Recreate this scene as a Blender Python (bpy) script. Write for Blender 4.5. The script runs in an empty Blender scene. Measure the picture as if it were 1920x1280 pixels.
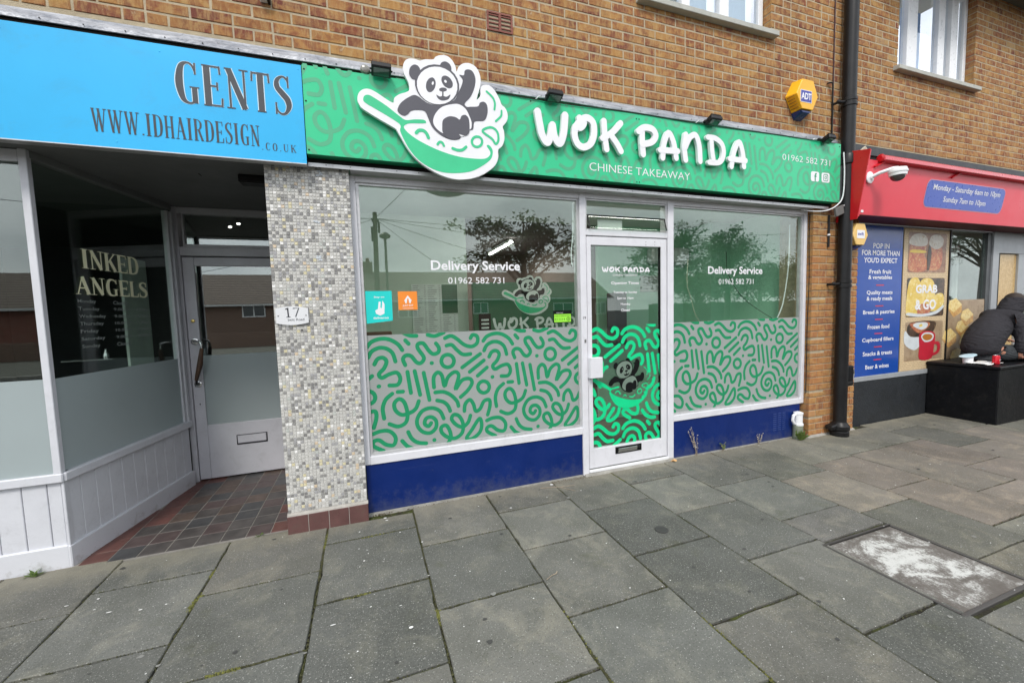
import bpy, bmesh, math, random
from mathutils import Vector, Matrix
from mathutils.geometry import tessellate_polygon
random.seed(7)
SC = bpy.context.scene
COL = SC.collection
rad = math.radians
# ------------------------------------------------------------------ camera
CAM = Vector((0.0, -3.2458, 1.5168))
yaw, pitch, roll = rad(19.573), rad(4.178), rad(-1.664)
fw = Vector((math.sin(yaw)*math.cos(pitch), math.cos(yaw)*math.cos(pitch), -math.sin(pitch)))
rt = Vector((math.cos(yaw), -math.sin(yaw), 0)); up = rt.cross(fw)
r2 = rt*math.cos(roll) + up*math.sin(roll); u2 = -rt*math.sin(roll) + up*math.cos(roll)
cd = bpy.data.cameras.new('camera'); cam = bpy.data.objects.new('camera', cd); COL.objects.link(cam)
m = Matrix((r2, u2, -fw)).transposed().to_4x4(); m.translation = CAM; cam.matrix_world = m
cd.sensor_width = 36; cd.lens = 765.75*36/1920; cd.clip_start = .05; cd.clip_end = 900
SC.camera = cam
# ------------------------------------------------------------------ sky, sun, exposure
SUN_EL, SUN_AZ = 48, 205          # degrees; the sun stands behind the camera, a little to its left, above thin cloud
W = bpy.data.worlds.new('World'); SC.world = W; W.use_nodes = True
nt = W.node_tree; N = nt.nodes; LK = nt.links; N.clear()
def wn(t, **k):
    n = N.new(t)
    for a, b in k.items(): setattr(n, a, b)
    return n
bg = wn('ShaderNodeBackground'); wo = wn('ShaderNodeOutputWorld'); bg.inputs[1].default_value = .10
sky = wn('ShaderNodeTexSky', sky_type='NISHITA', sun_disc=False, sun_elevation=rad(SUN_EL), sun_rotation=rad(SUN_AZ))
tc = wn('ShaderNodeTexCoord'); mp = wn('ShaderNodeMapping'); mp.inputs['Scale'].default_value = (1, 1, 2.6)
nz = wn('ShaderNodeTexNoise'); nz.inputs['Scale'].default_value = 2.2; nz.inputs['Detail'].default_value = 7; nz.inputs['Roughness'].default_value = .55
cr = wn('ShaderNodeValToRGB'); e = cr.color_ramp.elements
e[0].position = .32; e[0].color = (5.6, 6.0, 6.5, 1); e[1].position = .68; e[1].color = (12.2, 12.5, 12.8, 1)
mx = wn('ShaderNodeMix', data_type='RGBA'); mx.inputs[0].default_value = .88
LK.new(tc.outputs['Generated'], mp.inputs[0]); LK.new(mp.outputs[0], nz.inputs['Vector']); LK.new(nz.outputs[0], cr.inputs[0])
LK.new(sky.outputs[0], mx.inputs[6]); LK.new(cr.outputs[0], mx.inputs[7]); LK.new(mx.outputs[2], bg.inputs[0]); LK.new(bg.outputs[0], wo.inputs[0])
sl = bpy.data.lights.new('sun', 'SUN'); so = bpy.data.objects.new('sun', sl); COL.objects.link(so)
sl.energy = 1.3; sl.angle = rad(14); sl.color = (1, .95, .88)
az = rad(SUN_AZ)                   # clockwise from +Y
sd = Vector((math.sin(az)*math.cos(rad(SUN_EL)), math.cos(az)*math.cos(rad(SUN_EL)), math.sin(rad(SUN_EL))))
so.rotation_euler = (-sd).to_track_quat('-Z', 'Y').to_euler()
SC.view_settings.view_transform = 'Standard'; SC.view_settings.look = 'None'
SC.view_settings.exposure = 0.78; SC.view_settings.gamma = 1; SC.view_settings.use_curve_mapping = False
SC.cycles.max_bounces = 10; SC.cycles.transparent_max_bounces = 24; SC.cycles.use_denoising = True
SC.cycles.caustics_reflective = False; SC.cycles.caustics_refractive = False

# ------------------------------------------------------------------ materials
class NT:
    def __init__(s, name):
        s.m = bpy.data.materials.new(name); s.m.use_nodes = True; s.t = s.m.node_tree; s.t.nodes.clear()
        s.out = s.n('ShaderNodeOutputMaterial')
        g = s.n('ShaderNodeNewGeometry'); s.pos = g.outputs['Position']; s.geo = g
    def n(s, t, **k):
        n = s.t.nodes.new(t)
        for a, b in k.items(): setattr(n, a, b)
        return n
    def l(s, a, b): s.t.links.new(a, b)
    def noise(s, sc, det=4, ro=.5, stretch=None, dist=0):
        v = s.pos
        if stretch:
            mp = s.n('ShaderNodeMapping'); mp.inputs['Scale'].default_value = stretch; s.l(v, mp.inputs[0]); v = mp.outputs[0]
        z = s.n('ShaderNodeTexNoise'); z.inputs['Scale'].default_value = sc; z.inputs['Detail'].default_value = det
        z.inputs['Roughness'].default_value = ro; z.inputs['Distortion'].default_value = dist; s.l(v, z.inputs['Vector']); return z.outputs[0]
    def ramp(s, v, stops):
        r = s.n('ShaderNodeValToRGB'); e = r.color_ramp.elements
        while len(e) < len(stops): e.new(.5)
        for k, (p, c) in enumerate(stops):
            e[k].position = p; e[k].color = (c, c, c, 1) if isinstance(c, (int, float)) else (*c, 1)
        s.l(v, r.inputs[0]); return r.outputs[0]
    def mix(s, a, b, f, mode='MIX'):
        x = s.n('ShaderNodeMix', data_type='RGBA', blend_type=mode)
        for i, v in ((6, a), (7, b)):
            if isinstance(v, tuple): x.inputs[i].default_value = (*v, 1)
            elif isinstance(v, (int, float)): x.inputs[i].default_value = (v, v, v, 1)
            else: s.l(v, x.inputs[i])
        if isinstance(f, (int, float)): x.inputs[0].default_value = f
        else: s.l(f, x.inputs[0])
        return x.outputs[2]
    def math(s, op, a, b=0, clamp=False):
        x = s.n('ShaderNodeMath', operation=op, use_clamp=clamp)
        for i, v in ((0, a), (1, b)):
            if isinstance(v, (int, float)): x.inputs[i].default_value = v
            else: s.l(v, x.inputs[i])
        return x.outputs[0]
    def pr(s, col, rough=.6, metal=0, bump=None, bd=.003, spec=.5, coat=0):
        p = s.n('ShaderNodeBsdfPrincipled')
        if isinstance(col, tuple): p.inputs['Base Color'].default_value = (*col, 1)
        else: s.l(col, p.inputs['Base Color'])
        if isinstance(rough, (int, float)): p.inputs['Roughness'].default_value = rough
        else: s.l(rough, p.inputs['Roughness'])
        p.inputs['Metallic'].default_value = metal; p.inputs['Specular IOR Level'].default_value = spec
        p.inputs['Coat Weight'].default_value = coat; p.inputs['Coat Roughness'].default_value = .1
        if bump is not None:
            b = s.n('ShaderNodeBump'); b.inputs['Distance'].default_value = bd; b.inputs['Strength'].default_value = 1
            s.l(bump, b.inputs['Height']); s.l(b.outputs[0], p.inputs['Normal'])
        return p
    def done(s, sh): s.l(sh.outputs[0] if hasattr(sh, 'outputs') else sh, s.out.inputs[0]); return s.m
_mc = {}
def M(name, col=None, rough=.55, metal=0, var=.12, sc=6, bump=0, bs=80, dirt=0, spec=.5, coat=0):
    """painted / plain surface: a base colour with soft variation, wear and fine relief"""
    if name in _mc: return _mc[name]
    t = NT(name)
    c = t.mix(tuple(min(1, v*(1-var)) for v in col), tuple(min(1, v*(1+var)) for v in col), t.ramp(t.noise(sc, 5, .6), [(.3, 0), (.7, 1)]))
    if dirt:
        d = t.ramp(t.noise(sc*2.3, 8, .72, dist=.6), [(.52, 0), (.72, dirt)])
        c = t.mix(c, (.10, .09, .07), d)
    b = t.noise(bs, 3, .6) if bump else None
    ro = t.ramp(t.noise(sc*3, 4, .6), [(.2, max(.02, rough-.08)), (.8, min(1, rough+.08))])
    _mc[name] = t.done(t.pr(c, ro, metal, b, bump, spec, coat)); return _mc[name]
def glass(name, tint=(.93, .98, .95), f0=.08, rough=.0):
    """thin clear pane: transmission plus an angle dependent mirror reflection"""
    t = NT(name)
    dt = t.n('ShaderNodeVectorMath', operation='DOT_PRODUCT'); t.l(t.geo.outputs['Incoming'], dt.inputs[0]); t.l(t.geo.outputs['Normal'], dt.inputs[1])
    c = t.math('ABSOLUTE', dt.outputs['Value']); c = t.math('POWER', t.math('SUBTRACT', 1, c, True), 5)
    f = t.math('ADD', t.math('MULTIPLY', c, 1-f0), f0, True)
    gl = t.n('ShaderNodeBsdfGlossy'); gl.inputs['Roughness'].default_value = rough; gl.inputs['Color'].default_value = (.93, .97, .95, 1)
    tr = t.n('ShaderNodeBsdfTransparent'); tr.inputs[0].default_value = (*tint, 1)
    mx = t.n('ShaderNodeMixShader'); t.l(f, mx.inputs[0]); t.l(tr.outputs[0], mx.inputs[1]); t.l(gl.outputs[0], mx.inputs[2])
    return t.done(mx)
def film(name, col, trans=.45, clear=.06, rough=.3):
    """frosted or printed vinyl on the glass"""
    t = NT(name)
    cc = t.mix(tuple(v*.9 for v in col), col, t.noise(3, 4))
    df = t.n('ShaderNodeBsdfDiffuse'); t.l(cc, df.inputs[0])
    tl = t.n('ShaderNodeBsdfTranslucent'); t.l(cc, tl.inputs[0])
    tp = t.n('ShaderNodeBsdfTransparent'); gl = t.n('ShaderNodeBsdfGlossy'); gl.inputs['Roughness'].default_value = rough
    a = t.n('ShaderNodeMixShader'); a.inputs[0].default_value = trans; t.l(df.outputs[0], a.inputs[1]); t.l(tl.outputs[0], a.inputs[2])
    b = t.n('ShaderNodeMixShader'); b.inputs[0].default_value = clear; t.l(a.outputs[0], b.inputs[1]); t.l(tp.outputs[0], b.inputs[2])
    lw = t.n('ShaderNodeFresnel'); lw.inputs[0].default_value = 1.45
    dt = t.n('ShaderNodeMixShader'); dt.inputs[0].default_value = .07; t.l(b.outputs[0], dt.inputs[1]); t.l(gl.outputs[0], dt.inputs[2])
    return t.done(dt)
def emis(name, col, s):
    t = NT(name); e = t.n('ShaderNodeEmission'); e.inputs[0].default_value = (*col, 1); e.inputs[1].default_value = s; return t.done(e)

def brick_mat(name, warm=0.0):
    t = NT(name)
    at = t.n('ShaderNodeAttribute', attribute_name='tint')
    base = at.outputs['Color']
    big = t.ramp(t.noise(7.5, 3, .6, (1, 1, 1.6), .8), [(.40, 0), (.58, 1)])
    c = t.mix(t.mix(base, (.78, .66, .74), .8, 'MULTIPLY'), t.mix(base, (.50, .29, .105), .55), big)
    st = t.ramp(t.noise(30, 4, .7, (1.3, 1.3, .30), .5), [(.44, 0), (.62, 1)])         # vertical wire-cut streaks
    c = t.mix(c, t.mix(c, (.52, .36, .17), .60), st)
    c = t.mix(c, (.20, .078, .055), t.ramp(t.noise(15, 6, .7, (1, 1, .8), .4), [(.53, 0), (.66, .65)]))
    c = t.mix(c, (.56, .48, .34), t.ramp(t.noise(24, 7, .75, (1.2, 1.2, .5), .6), [(.61, 0), (.70, .75)]))
    c = t.mix(c, (.50, .42, .30), t.ramp(t.noise(90, 3, .6), [(.66, 0), (.74, .5)]))
    c = t.mix(c, (.92, .88, .82), 1, 'MULTIPLY')
    c = t.mix(c, t.mix(c, (.62, .60, .62), 1, 'MULTIPLY'), t.ramp(t.noise(1.3, 7, .7), [(.50, 0), (.75, .7)]))
    if warm: c = t.mix(c, (.50, .22, .08), t.ramp(t.noise(2.6, 3), [(.42, 0), (.6, warm)]))
    b = t.noise(190, 5, .7)
    return t.done(t.pr(c, .9, 0, b, .004, .25))
def slab_mat():
    t = NT('paving_slab_concrete')
    oi = t.n('ShaderNodeObjectInfo'); at = t.n('ShaderNodeAttribute', attribute_name='tint')
    base = t.mix(t.mix(at.outputs['Color'], .86, 1, 'MULTIPLY'), t.mix(at.outputs['Color'], 1.28, 1, 'MULTIPLY'), oi.outputs['Random'])
    c = t.mix(base, t.mix(base, (.66, .67, .64), 1, 'MULTIPLY'), t.ramp(t.noise(1.7, 9, .68, dist=.5), [(.36, 0), (.66, 1)]))
    c = t.mix(c, t.mix(base, (1.75, 1.66, 1.46), 1, 'MULTIPLY'), t.ramp(t.noise(4.2, 9, .76, dist=.5), [(.50, 0), (.74, .8)]))
    c = t.mix(c, (.19, .19, .175), t.ramp(t.noise(75, 5, .75), [(.50, 0), (.66, .5)]))
    c = t.mix(c, (.42, .42, .39), t.ramp(t.noise(140, 2, .5), [(.635, 0), (.70, .8)]))      # aggregate flecks
    c = t.mix(c, (.035, .035, .032), t.ramp(t.noise(120, 3, .6), [(.28, .75), (.42, 0)]))
    c = t.mix(c, (.075, .08, .035), t.ramp(t.noise(3.1, 9, .75), [(.58, 0), (.76, .6)]))    # algae film
    sy = t.n('ShaderNodeSeparateXYZ'); t.l(t.pos, sy.inputs[0])
    wl = t.math('MULTIPLY', t.ramp(t.math('ADD', t.math('ADD', sy.outputs[1], .42), t.math('MULTIPLY', t.math('SUBTRACT', t.noise(7, 6, .7), .5), .5)), [(.14, 0), (.36, 1)]), .55)
    c = t.mix(c, (.27, .25, .19), wl)                                                      # lime and mortar washed down beside the wall
    b = t.mix(t.noise(150, 4, .7), t.noise(14, 5), .35)
    return t.done(t.pr(c, .86, 0, b, .005, .3))
def soil_mat():
    t = NT('joint_soil_and_moss')
    c = t.mix((.035, .032, .024), (.07, .085, .02), t.ramp(t.noise(5, 6, .7), [(.45, 0), (.62, 1)]))
    c = t.mix(c, (.16, .15, .12), t.ramp(t.noise(40, 4), [(.6, 0), (.7, .6)]))
    return t.done(t.pr(c, .95, 0, t.noise(90, 5), .01, .2))
def lead_mat():
    t = NT('weathered_lead')
    c = t.mix((.20, .215, .25), (.50, .51, .54), t.ramp(t.noise(7, 8, .7, (.5, 1, 3), .5), [(.36, 0), (.66, 1)]))
    c = t.mix(c, (.10, .11, .13), t.ramp(t.noise(15, 6, .7), [(.60, 0), (.72, .7)]))
    return t.done(t.pr(c, .55, .35, t.noise(20, 5), .012, .5))
def manhole_mat():
    t = NT('cover_infill_with_white_paint_smears')
    base = t.mix((.10, .085, .075), (.17, .155, .14), t.noise(18, 6, .7))
    sm = t.mix(t.mix(t.noise(4.6, 3, .5, (.8, 1.5, 1), 1.6), t.noise(30, 9, .8, (1.6, .6, 1), .8), .40), t.noise(95, 7, .85), .34)
    px = t.n('ShaderNodeSeparateXYZ'); t.l(t.pos, px.inputs[0])
    ex = t.math('ABSOLUTE', t.math('SUBTRACT', px.outputs[0], 2.93)); ey = t.math('ABSOLUTE', t.math('ADD', px.outputs[1], 1.86))
    edge = t.math('MULTIPLY', t.math('MAXIMUM', ex, ey), .55)
    v = t.math('SUBTRACT', t.math('ADD', sm, .09), t.math('MULTIPLY', edge, .75))
    c = t.mix(base, (.36, .35, .33), t.ramp(v, [(.45, 0), (.53, .55)])); c = t.mix(c, (.64, .64, .62), t.ramp(v, [(.505, 0), (.565, .9)]))
    return t.done(t.pr(c, .8, 0, t.noise(120, 5, .7), .006, .3))
def roof_mat(name, a, b):
    t = NT(name)
    wv = t.n('ShaderNodeTexWave', wave_type='BANDS', bands_direction='Z'); wv.inputs['Scale'].default_value = 2.2; wv.inputs['Distortion'].default_value = .3
    t.l(t.pos, wv.inputs['Vector'])
    c = t.mix(a, b, t.noise(3, 6, .7)); c = t.mix(t.mix(c, .55, 1, 'MULTIPLY'), c, t.ramp(wv.outputs[0], [(.1, 0), (.35, 1)]))
    return t.done(t.pr(c, .85, 0, wv.outputs[0], .05, .3))
def wall_brick_far(name, a, b):
    t = NT(name)
    bt = t.n('ShaderNodeTexBrick'); bt.inputs['Scale'].default_value = 4.4; mp = t.n('ShaderNodeMapping'); mp.inputs['Rotation'].default_value = (rad(90), 0, 0)
    t.l(t.pos, mp.inputs[0]); t.l(mp.outputs[0], bt.inputs['Vector'])
    bt.inputs['Color1'].default_value = (*a, 1); bt.inputs['Color2'].default_value = (*b, 1); bt.inputs['Mortar'].default_value = (.25, .2, .16, 1)
    return t.done(t.pr(bt.outputs[0], .9))
def wood_mat(name, a, b, sc=9):
    t = NT(name)
    c = t.mix(a, b, t.ramp(t.noise(sc, 6, .65, (1, 1, .12), .8), [(.35, 0), (.65, 1)]))
    return t.done(t.pr(c, .6, 0, t.noise(60, 4), .002))
def print_mat(name, a, b, c3, sc=10):
    t = NT(name)
    c = t.mix(a, b, t.ramp(t.noise(sc, 4, .6, dist=.6), [(.4, 0), (.6, 1)])); c = t.mix(c, c3, t.ramp(t.noise(sc*2.7, 4, .6), [(.56, 0), (.66, .8)]))
    return t.done(t.pr(c, .3, 0, None, 0, .6))
def leaf_mat(name, a, b):
    t = NT(name)
    c = t.mix(a, b, t.ramp(t.noise(2.5, 3), [(.35, 0), (.65, 1)]))
    p = t.pr(c, .6, 0, None, 0, .3); tl = t.n('ShaderNodeBsdfTranslucent'); t.l(t.mix(c, 1.6, 1, 'MULTIPLY'), tl.inputs[0])
    x = t.n('ShaderNodeMixShader'); x.inputs[0].default_value = .3; t.l(p.outputs[0], x.inputs[1]); t.l(tl.outputs[0], x.inputs[2])
    return t.done(x)
def fabric_mat(name, col):
    t = NT(name)
    c = t.mix(tuple(v*.75 for v in col), tuple(v*1.2 for v in col), t.noise(5, 6, .7))
    c = t.mix(c, tuple(v*1.5 for v in col), t.ramp(t.noise(330, 2, .5), [(.55, 0), (.7, .5)]))
    fold = t.noise(4.2, 2, .45, (1, 1, 2.4), 2.6)
    return t.done(t.pr(c, .95, 0, t.mix(fold, t.noise(400, 2), .02), .028, .12))

mBRICK = brick_mat('stock_brick'); mBRICKW = brick_mat('pillar_brick_warm', .45)
mMORTAR = M('mortar', (.43, .36, .25), .95, var=.18, sc=14, bump=.004, bs=150)
mSLAB = slab_mat(); mSOIL = soil_mat(); mLEAD = lead_mat(); mCOVER = manhole_mat()
mGREEN = M('green_sign_face', (.030, .545, .26), .32, var=.05, sc=2, spec=.45)
mGREENP = M('green_sign_print', (.075, .40, .215), .34, var=.05, sc=3)
mGREEND = M('green_sign_return', (.02, .30, .14), .45, var=.08)
mWHITE = M('white_acrylic', (.82, .82, .85), .35, var=.03)
mPANDA = M('charcoal_vinyl', (.085, .083, .10), .4, var=.06)
mBLACKV = M('black_vinyl', (.004, .005, .005), .5, var=.1, spec=.2)
mLOGOG = M('logo_green_vinyl', (.04, .55, .26), .35, var=.05)
mBLUE = M('sky_blue_sign_face', (.032, .43, .80), .42, spec=.3, var=.07, sc=1.3, dirt=.14)
mINK = M('dark_grey_sign_vinyl', (.035, .04, .05), .5, var=.15)
mALU = M('anodised_white_aluminium', (.70, .70, .74), .38, .0, var=.05, sc=5, dirt=.14)
mALU2 = M('grey_aluminium_trim', (.56, .56, .57), .35, .35, var=.12, sc=9, dirt=.3)
def splashed(name, col):
    t = NT(name); c = t.mix(tuple(v*.8 for v in col), tuple(v*1.2 for v in col), t.noise(3, 5))
    s_ = t.n('ShaderNodeSeparateXYZ'); t.l(t.pos, s_.inputs[0])
    low = t.math('MULTIPLY', t.math('SUBTRACT', .22, s_.outputs[2], True), 1.5)
    c = t.mix(c, (.09, .10, .14), t.ramp(t.math('ADD', t.noise(13, 9, .78), low), [(.60, 0), (.98, .55)]))
    c = t.mix(c, (.40, .42, .46), t.ramp(t.noise(55, 4, .7), [(.735, 0), (.75, .8)]))
    c = t.mix(c, (.05, .07, .16), t.ramp(t.noise(9, 7, .7, (.15, 1, 3)), [(.62, 0), (.72, .35)]))
    return t.done(t.pr(c, t.ramp(t.noise(6, 5), [(.3, .32), (.7, .52)]), 0, t.noise(20, 4), .0015, .32))
mNAVY = splashed('navy_gloss_paint', (.002, .018, .13))
mBLACKP = M('black_gloss_paint', (.005, .0055, .007), .42, spec=.22, var=.3, sc=6, bump=.002, bs=30, dirt=.12)
mDARKP = M('dark_grey_render', (.016, .019, .023), .6, var=.3, sc=5, bump=.004, bs=60, dirt=.1)
mDARK = M('dark_void_board', (.010, .008, .007), .9, var=.4, sc=9)
mLILAC = M('pale_lilac_grey_paint', (.62, .63, .67), .48, var=.05, sc=5, bump=.0015, bs=40, dirt=.16)
def chipped(name, col):
    t = NT(name); c = t.mix(tuple(v*.95 for v in col), tuple(min(1, v*1.05) for v in col), t.noise(5, 5))
    s_ = t.n('ShaderNodeSeparateXYZ'); t.l(t.pos, s_.inputs[0])
    low = t.math('MULTIPLY', t.math('SUBTRACT', .16, s_.outputs[2], True), 2.2)
    c = t.mix(c, (.22, .20, .16), t.ramp(t.math('ADD', t.noise(9, 8, .72), t.math('MULTIPLY', low, .5)), [(.66, 0), (.86, .6)]))
    c = t.mix(c, (.06, .055, .05), t.ramp(t.noise(22, 6, .7, (1, 1, 1.4), .4), [(.70, 0), (.715, .95)]))
    return t.done(t.pr(c, .5, 0, t.noise(40, 4), .0015))
mLILACP = chipped('chipped_lilac_paint', (.62, .63, .67))
mLILAC2 = M('worn_door_paint', (.56, .56, .60), .45, var=.06, sc=4, bump=.001, bs=50, dirt=.14)
mSOFFIT = M('soffit_paint', (.16, .165, .165), .7, var=.1, sc=3)
mRED = M('red_sign_face', (.80, .055, .085), .33, var=.03, sc=2, spec=.6)
mRED2 = M('deep_red_metal', (.52, .004, .010), .32, var=.1, spec=.6)
mBLUEP = M('royal_blue_poster', (.012, .07, .36), .22, var=.04, spec=.7)
mPLAQ = M('blue_hours_plaque', (.075, .13, .50), .3, var=.04)
mYEL = M('yellow_alarm_plastic', (.86, .44, .015), .35, var=.05)
mYEL2 = M('faded_yellow_plastic', (.80, .52, .16), .4, var=.06)
mCREAM = M('cream_vinyl_lettering', (.85, .85, .58), .5, var=.05)
mGREYV = M('grey_vinyl_lettering', (.24, .27, .26), .5, var=.1)
mCREAMP = M('cream_plastic', (.62, .58, .46), .5, var=.06)
mSTEEL = M('steel', (.55, .55, .55), .22, .9, var=.1)
mBRASS = M('brass', (.6, .45, .15), .3, .9, var=.1)
mTAN = wood_mat('worn_wood_grip', (.13, .065, .035), (.018, .014, .012), 30)
mTILED = M('dark_quarry_tile', (.070, .062, .058), .42, var=.45, sc=7, bump=.001, bs=60, dirt=.3)
mTILER = M('red_quarry_tile', (.125, .052, .042), .45, var=.25, sc=7, bump=.001, bs=60, dirt=.35)
mTILEP = M('plum_skirting_tile', (.125, .062, .058), .32, var=.2, sc=7, bump=.001, bs=50, dirt=.3)
mGROUT = M('grout', (.36, .34, .31), .9, var=.15, sc=20)
mCONC = M('pale_concrete', (.33, .32, .29), .9, var=.2, sc=9, bump=.006, bs=70, dirt=.3)
mPIPE = M('black_cast_pipe', (.009, .009, .010), .40, spec=.35, var=.3, sc=7, dirt=.08)
mPVC = M('upvc_white', (.80, .81, .83), .3, var=.02)
mSILL = M('painted_sill', (.42, .42, .38), .6, var=.1, sc=7, dirt=.25)
mTERRA = M('terracotta_air_brick', (.22, .075, .055), .8, var=.2, sc=12, bump=.003)
mMINT = M('mint_green_wall', (.38, .68, .50), .8, var=.05, sc=2)
mPALEW = M('pale_green_grey_wall', (.62, .70, .60), .8, var=.05, sc=2)
mDKGRN = M('dark_green_panel', (.02, .13, .06), .5, var=.15, sc=3)
mBROWN = M('dark_brown_wall', (.10, .07, .06), .8, var=.15)
mCEIL = M('ceiling_white', (.70, .70, .68), .9, var=.04)
mPAPER = M('white_paper', (.78, .78, .76), .7, var=.05)
mPRINT = M('grey_print', (.30, .30, .30), .7, var=.1)
mTEAL = M('turquoise_sticker', (.01, .62, .58), .4, var=.03)
mORANGE = M('orange_sticker', (.86, .26, .03), .4, var=.04)
mLIME = M('lime_sticker', (.32, .78, .06), .4, var=.05)
mASPH = M('asphalt', (.05, .05, .052), .9, var=.25, sc=12, bump=.01, bs=70)
mMOSS = M('moss', (.065, .066, .028), .95, var=.45, sc=25, bump=.01, bs=120)
mBARK = M('bark', (.08, .06, .045), .95, var=.35, sc=12, bump=.02, bs=40)
mLEAF = leaf_mat('leaf_mid', (.035, .075, .02), (.09, .13, .03)); mLEAF2 = leaf_mat('leaf_dark', (.02, .045, .02), (.05, .08, .03))
mWEED = leaf_mat('weed_leaf', (.07, .13, .03), (.16, .22, .06)); mDRY = M('dry_stalk', (.33, .27, .20), .8, var=.3, sc=30)
mGL = glass('window_glass', f0=.105); mGLS = glass('silvery_door_glass', (.85, .88, .86), .20); mGLD = glass('door_glass', (.80, .86, .82), .10); mGLU = glass('upper_window_glass', (.95, .97, 1), .10)
mFROST = film('frosted_window_film', (.53, .57, .555), .35, .05, .25); mFROSTL = film('frosted_film_grey', (.56, .64, .65), .35, .04, .22)
mDOOD = M('green_window_vinyl', (.014, .265, .115), .6, var=.06, spec=.2); mDOODB = M('bright_green_door_vinyl', (.006, .62, .25), .55, var=.06, spec=.25)
mSKIN = M('skin', (.52, .25, .17), .5, var=.1, sc=20); mHOOD = fabric_mat('charcoal_hoodie_cloth', (.036, .035, .040)); mTROU = fabric_mat('grey_trouser_cloth', (.05, .055, .06))
mHAIR = M('dark_hair', (.03, .02, .015), .7, var=.3); mSHOE = M('dark_shoe_leather', (.02, .018, .016), .4)
mCANR = M('red_can_print', (.62, .01, .025), .25, .3, var=.05)

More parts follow.
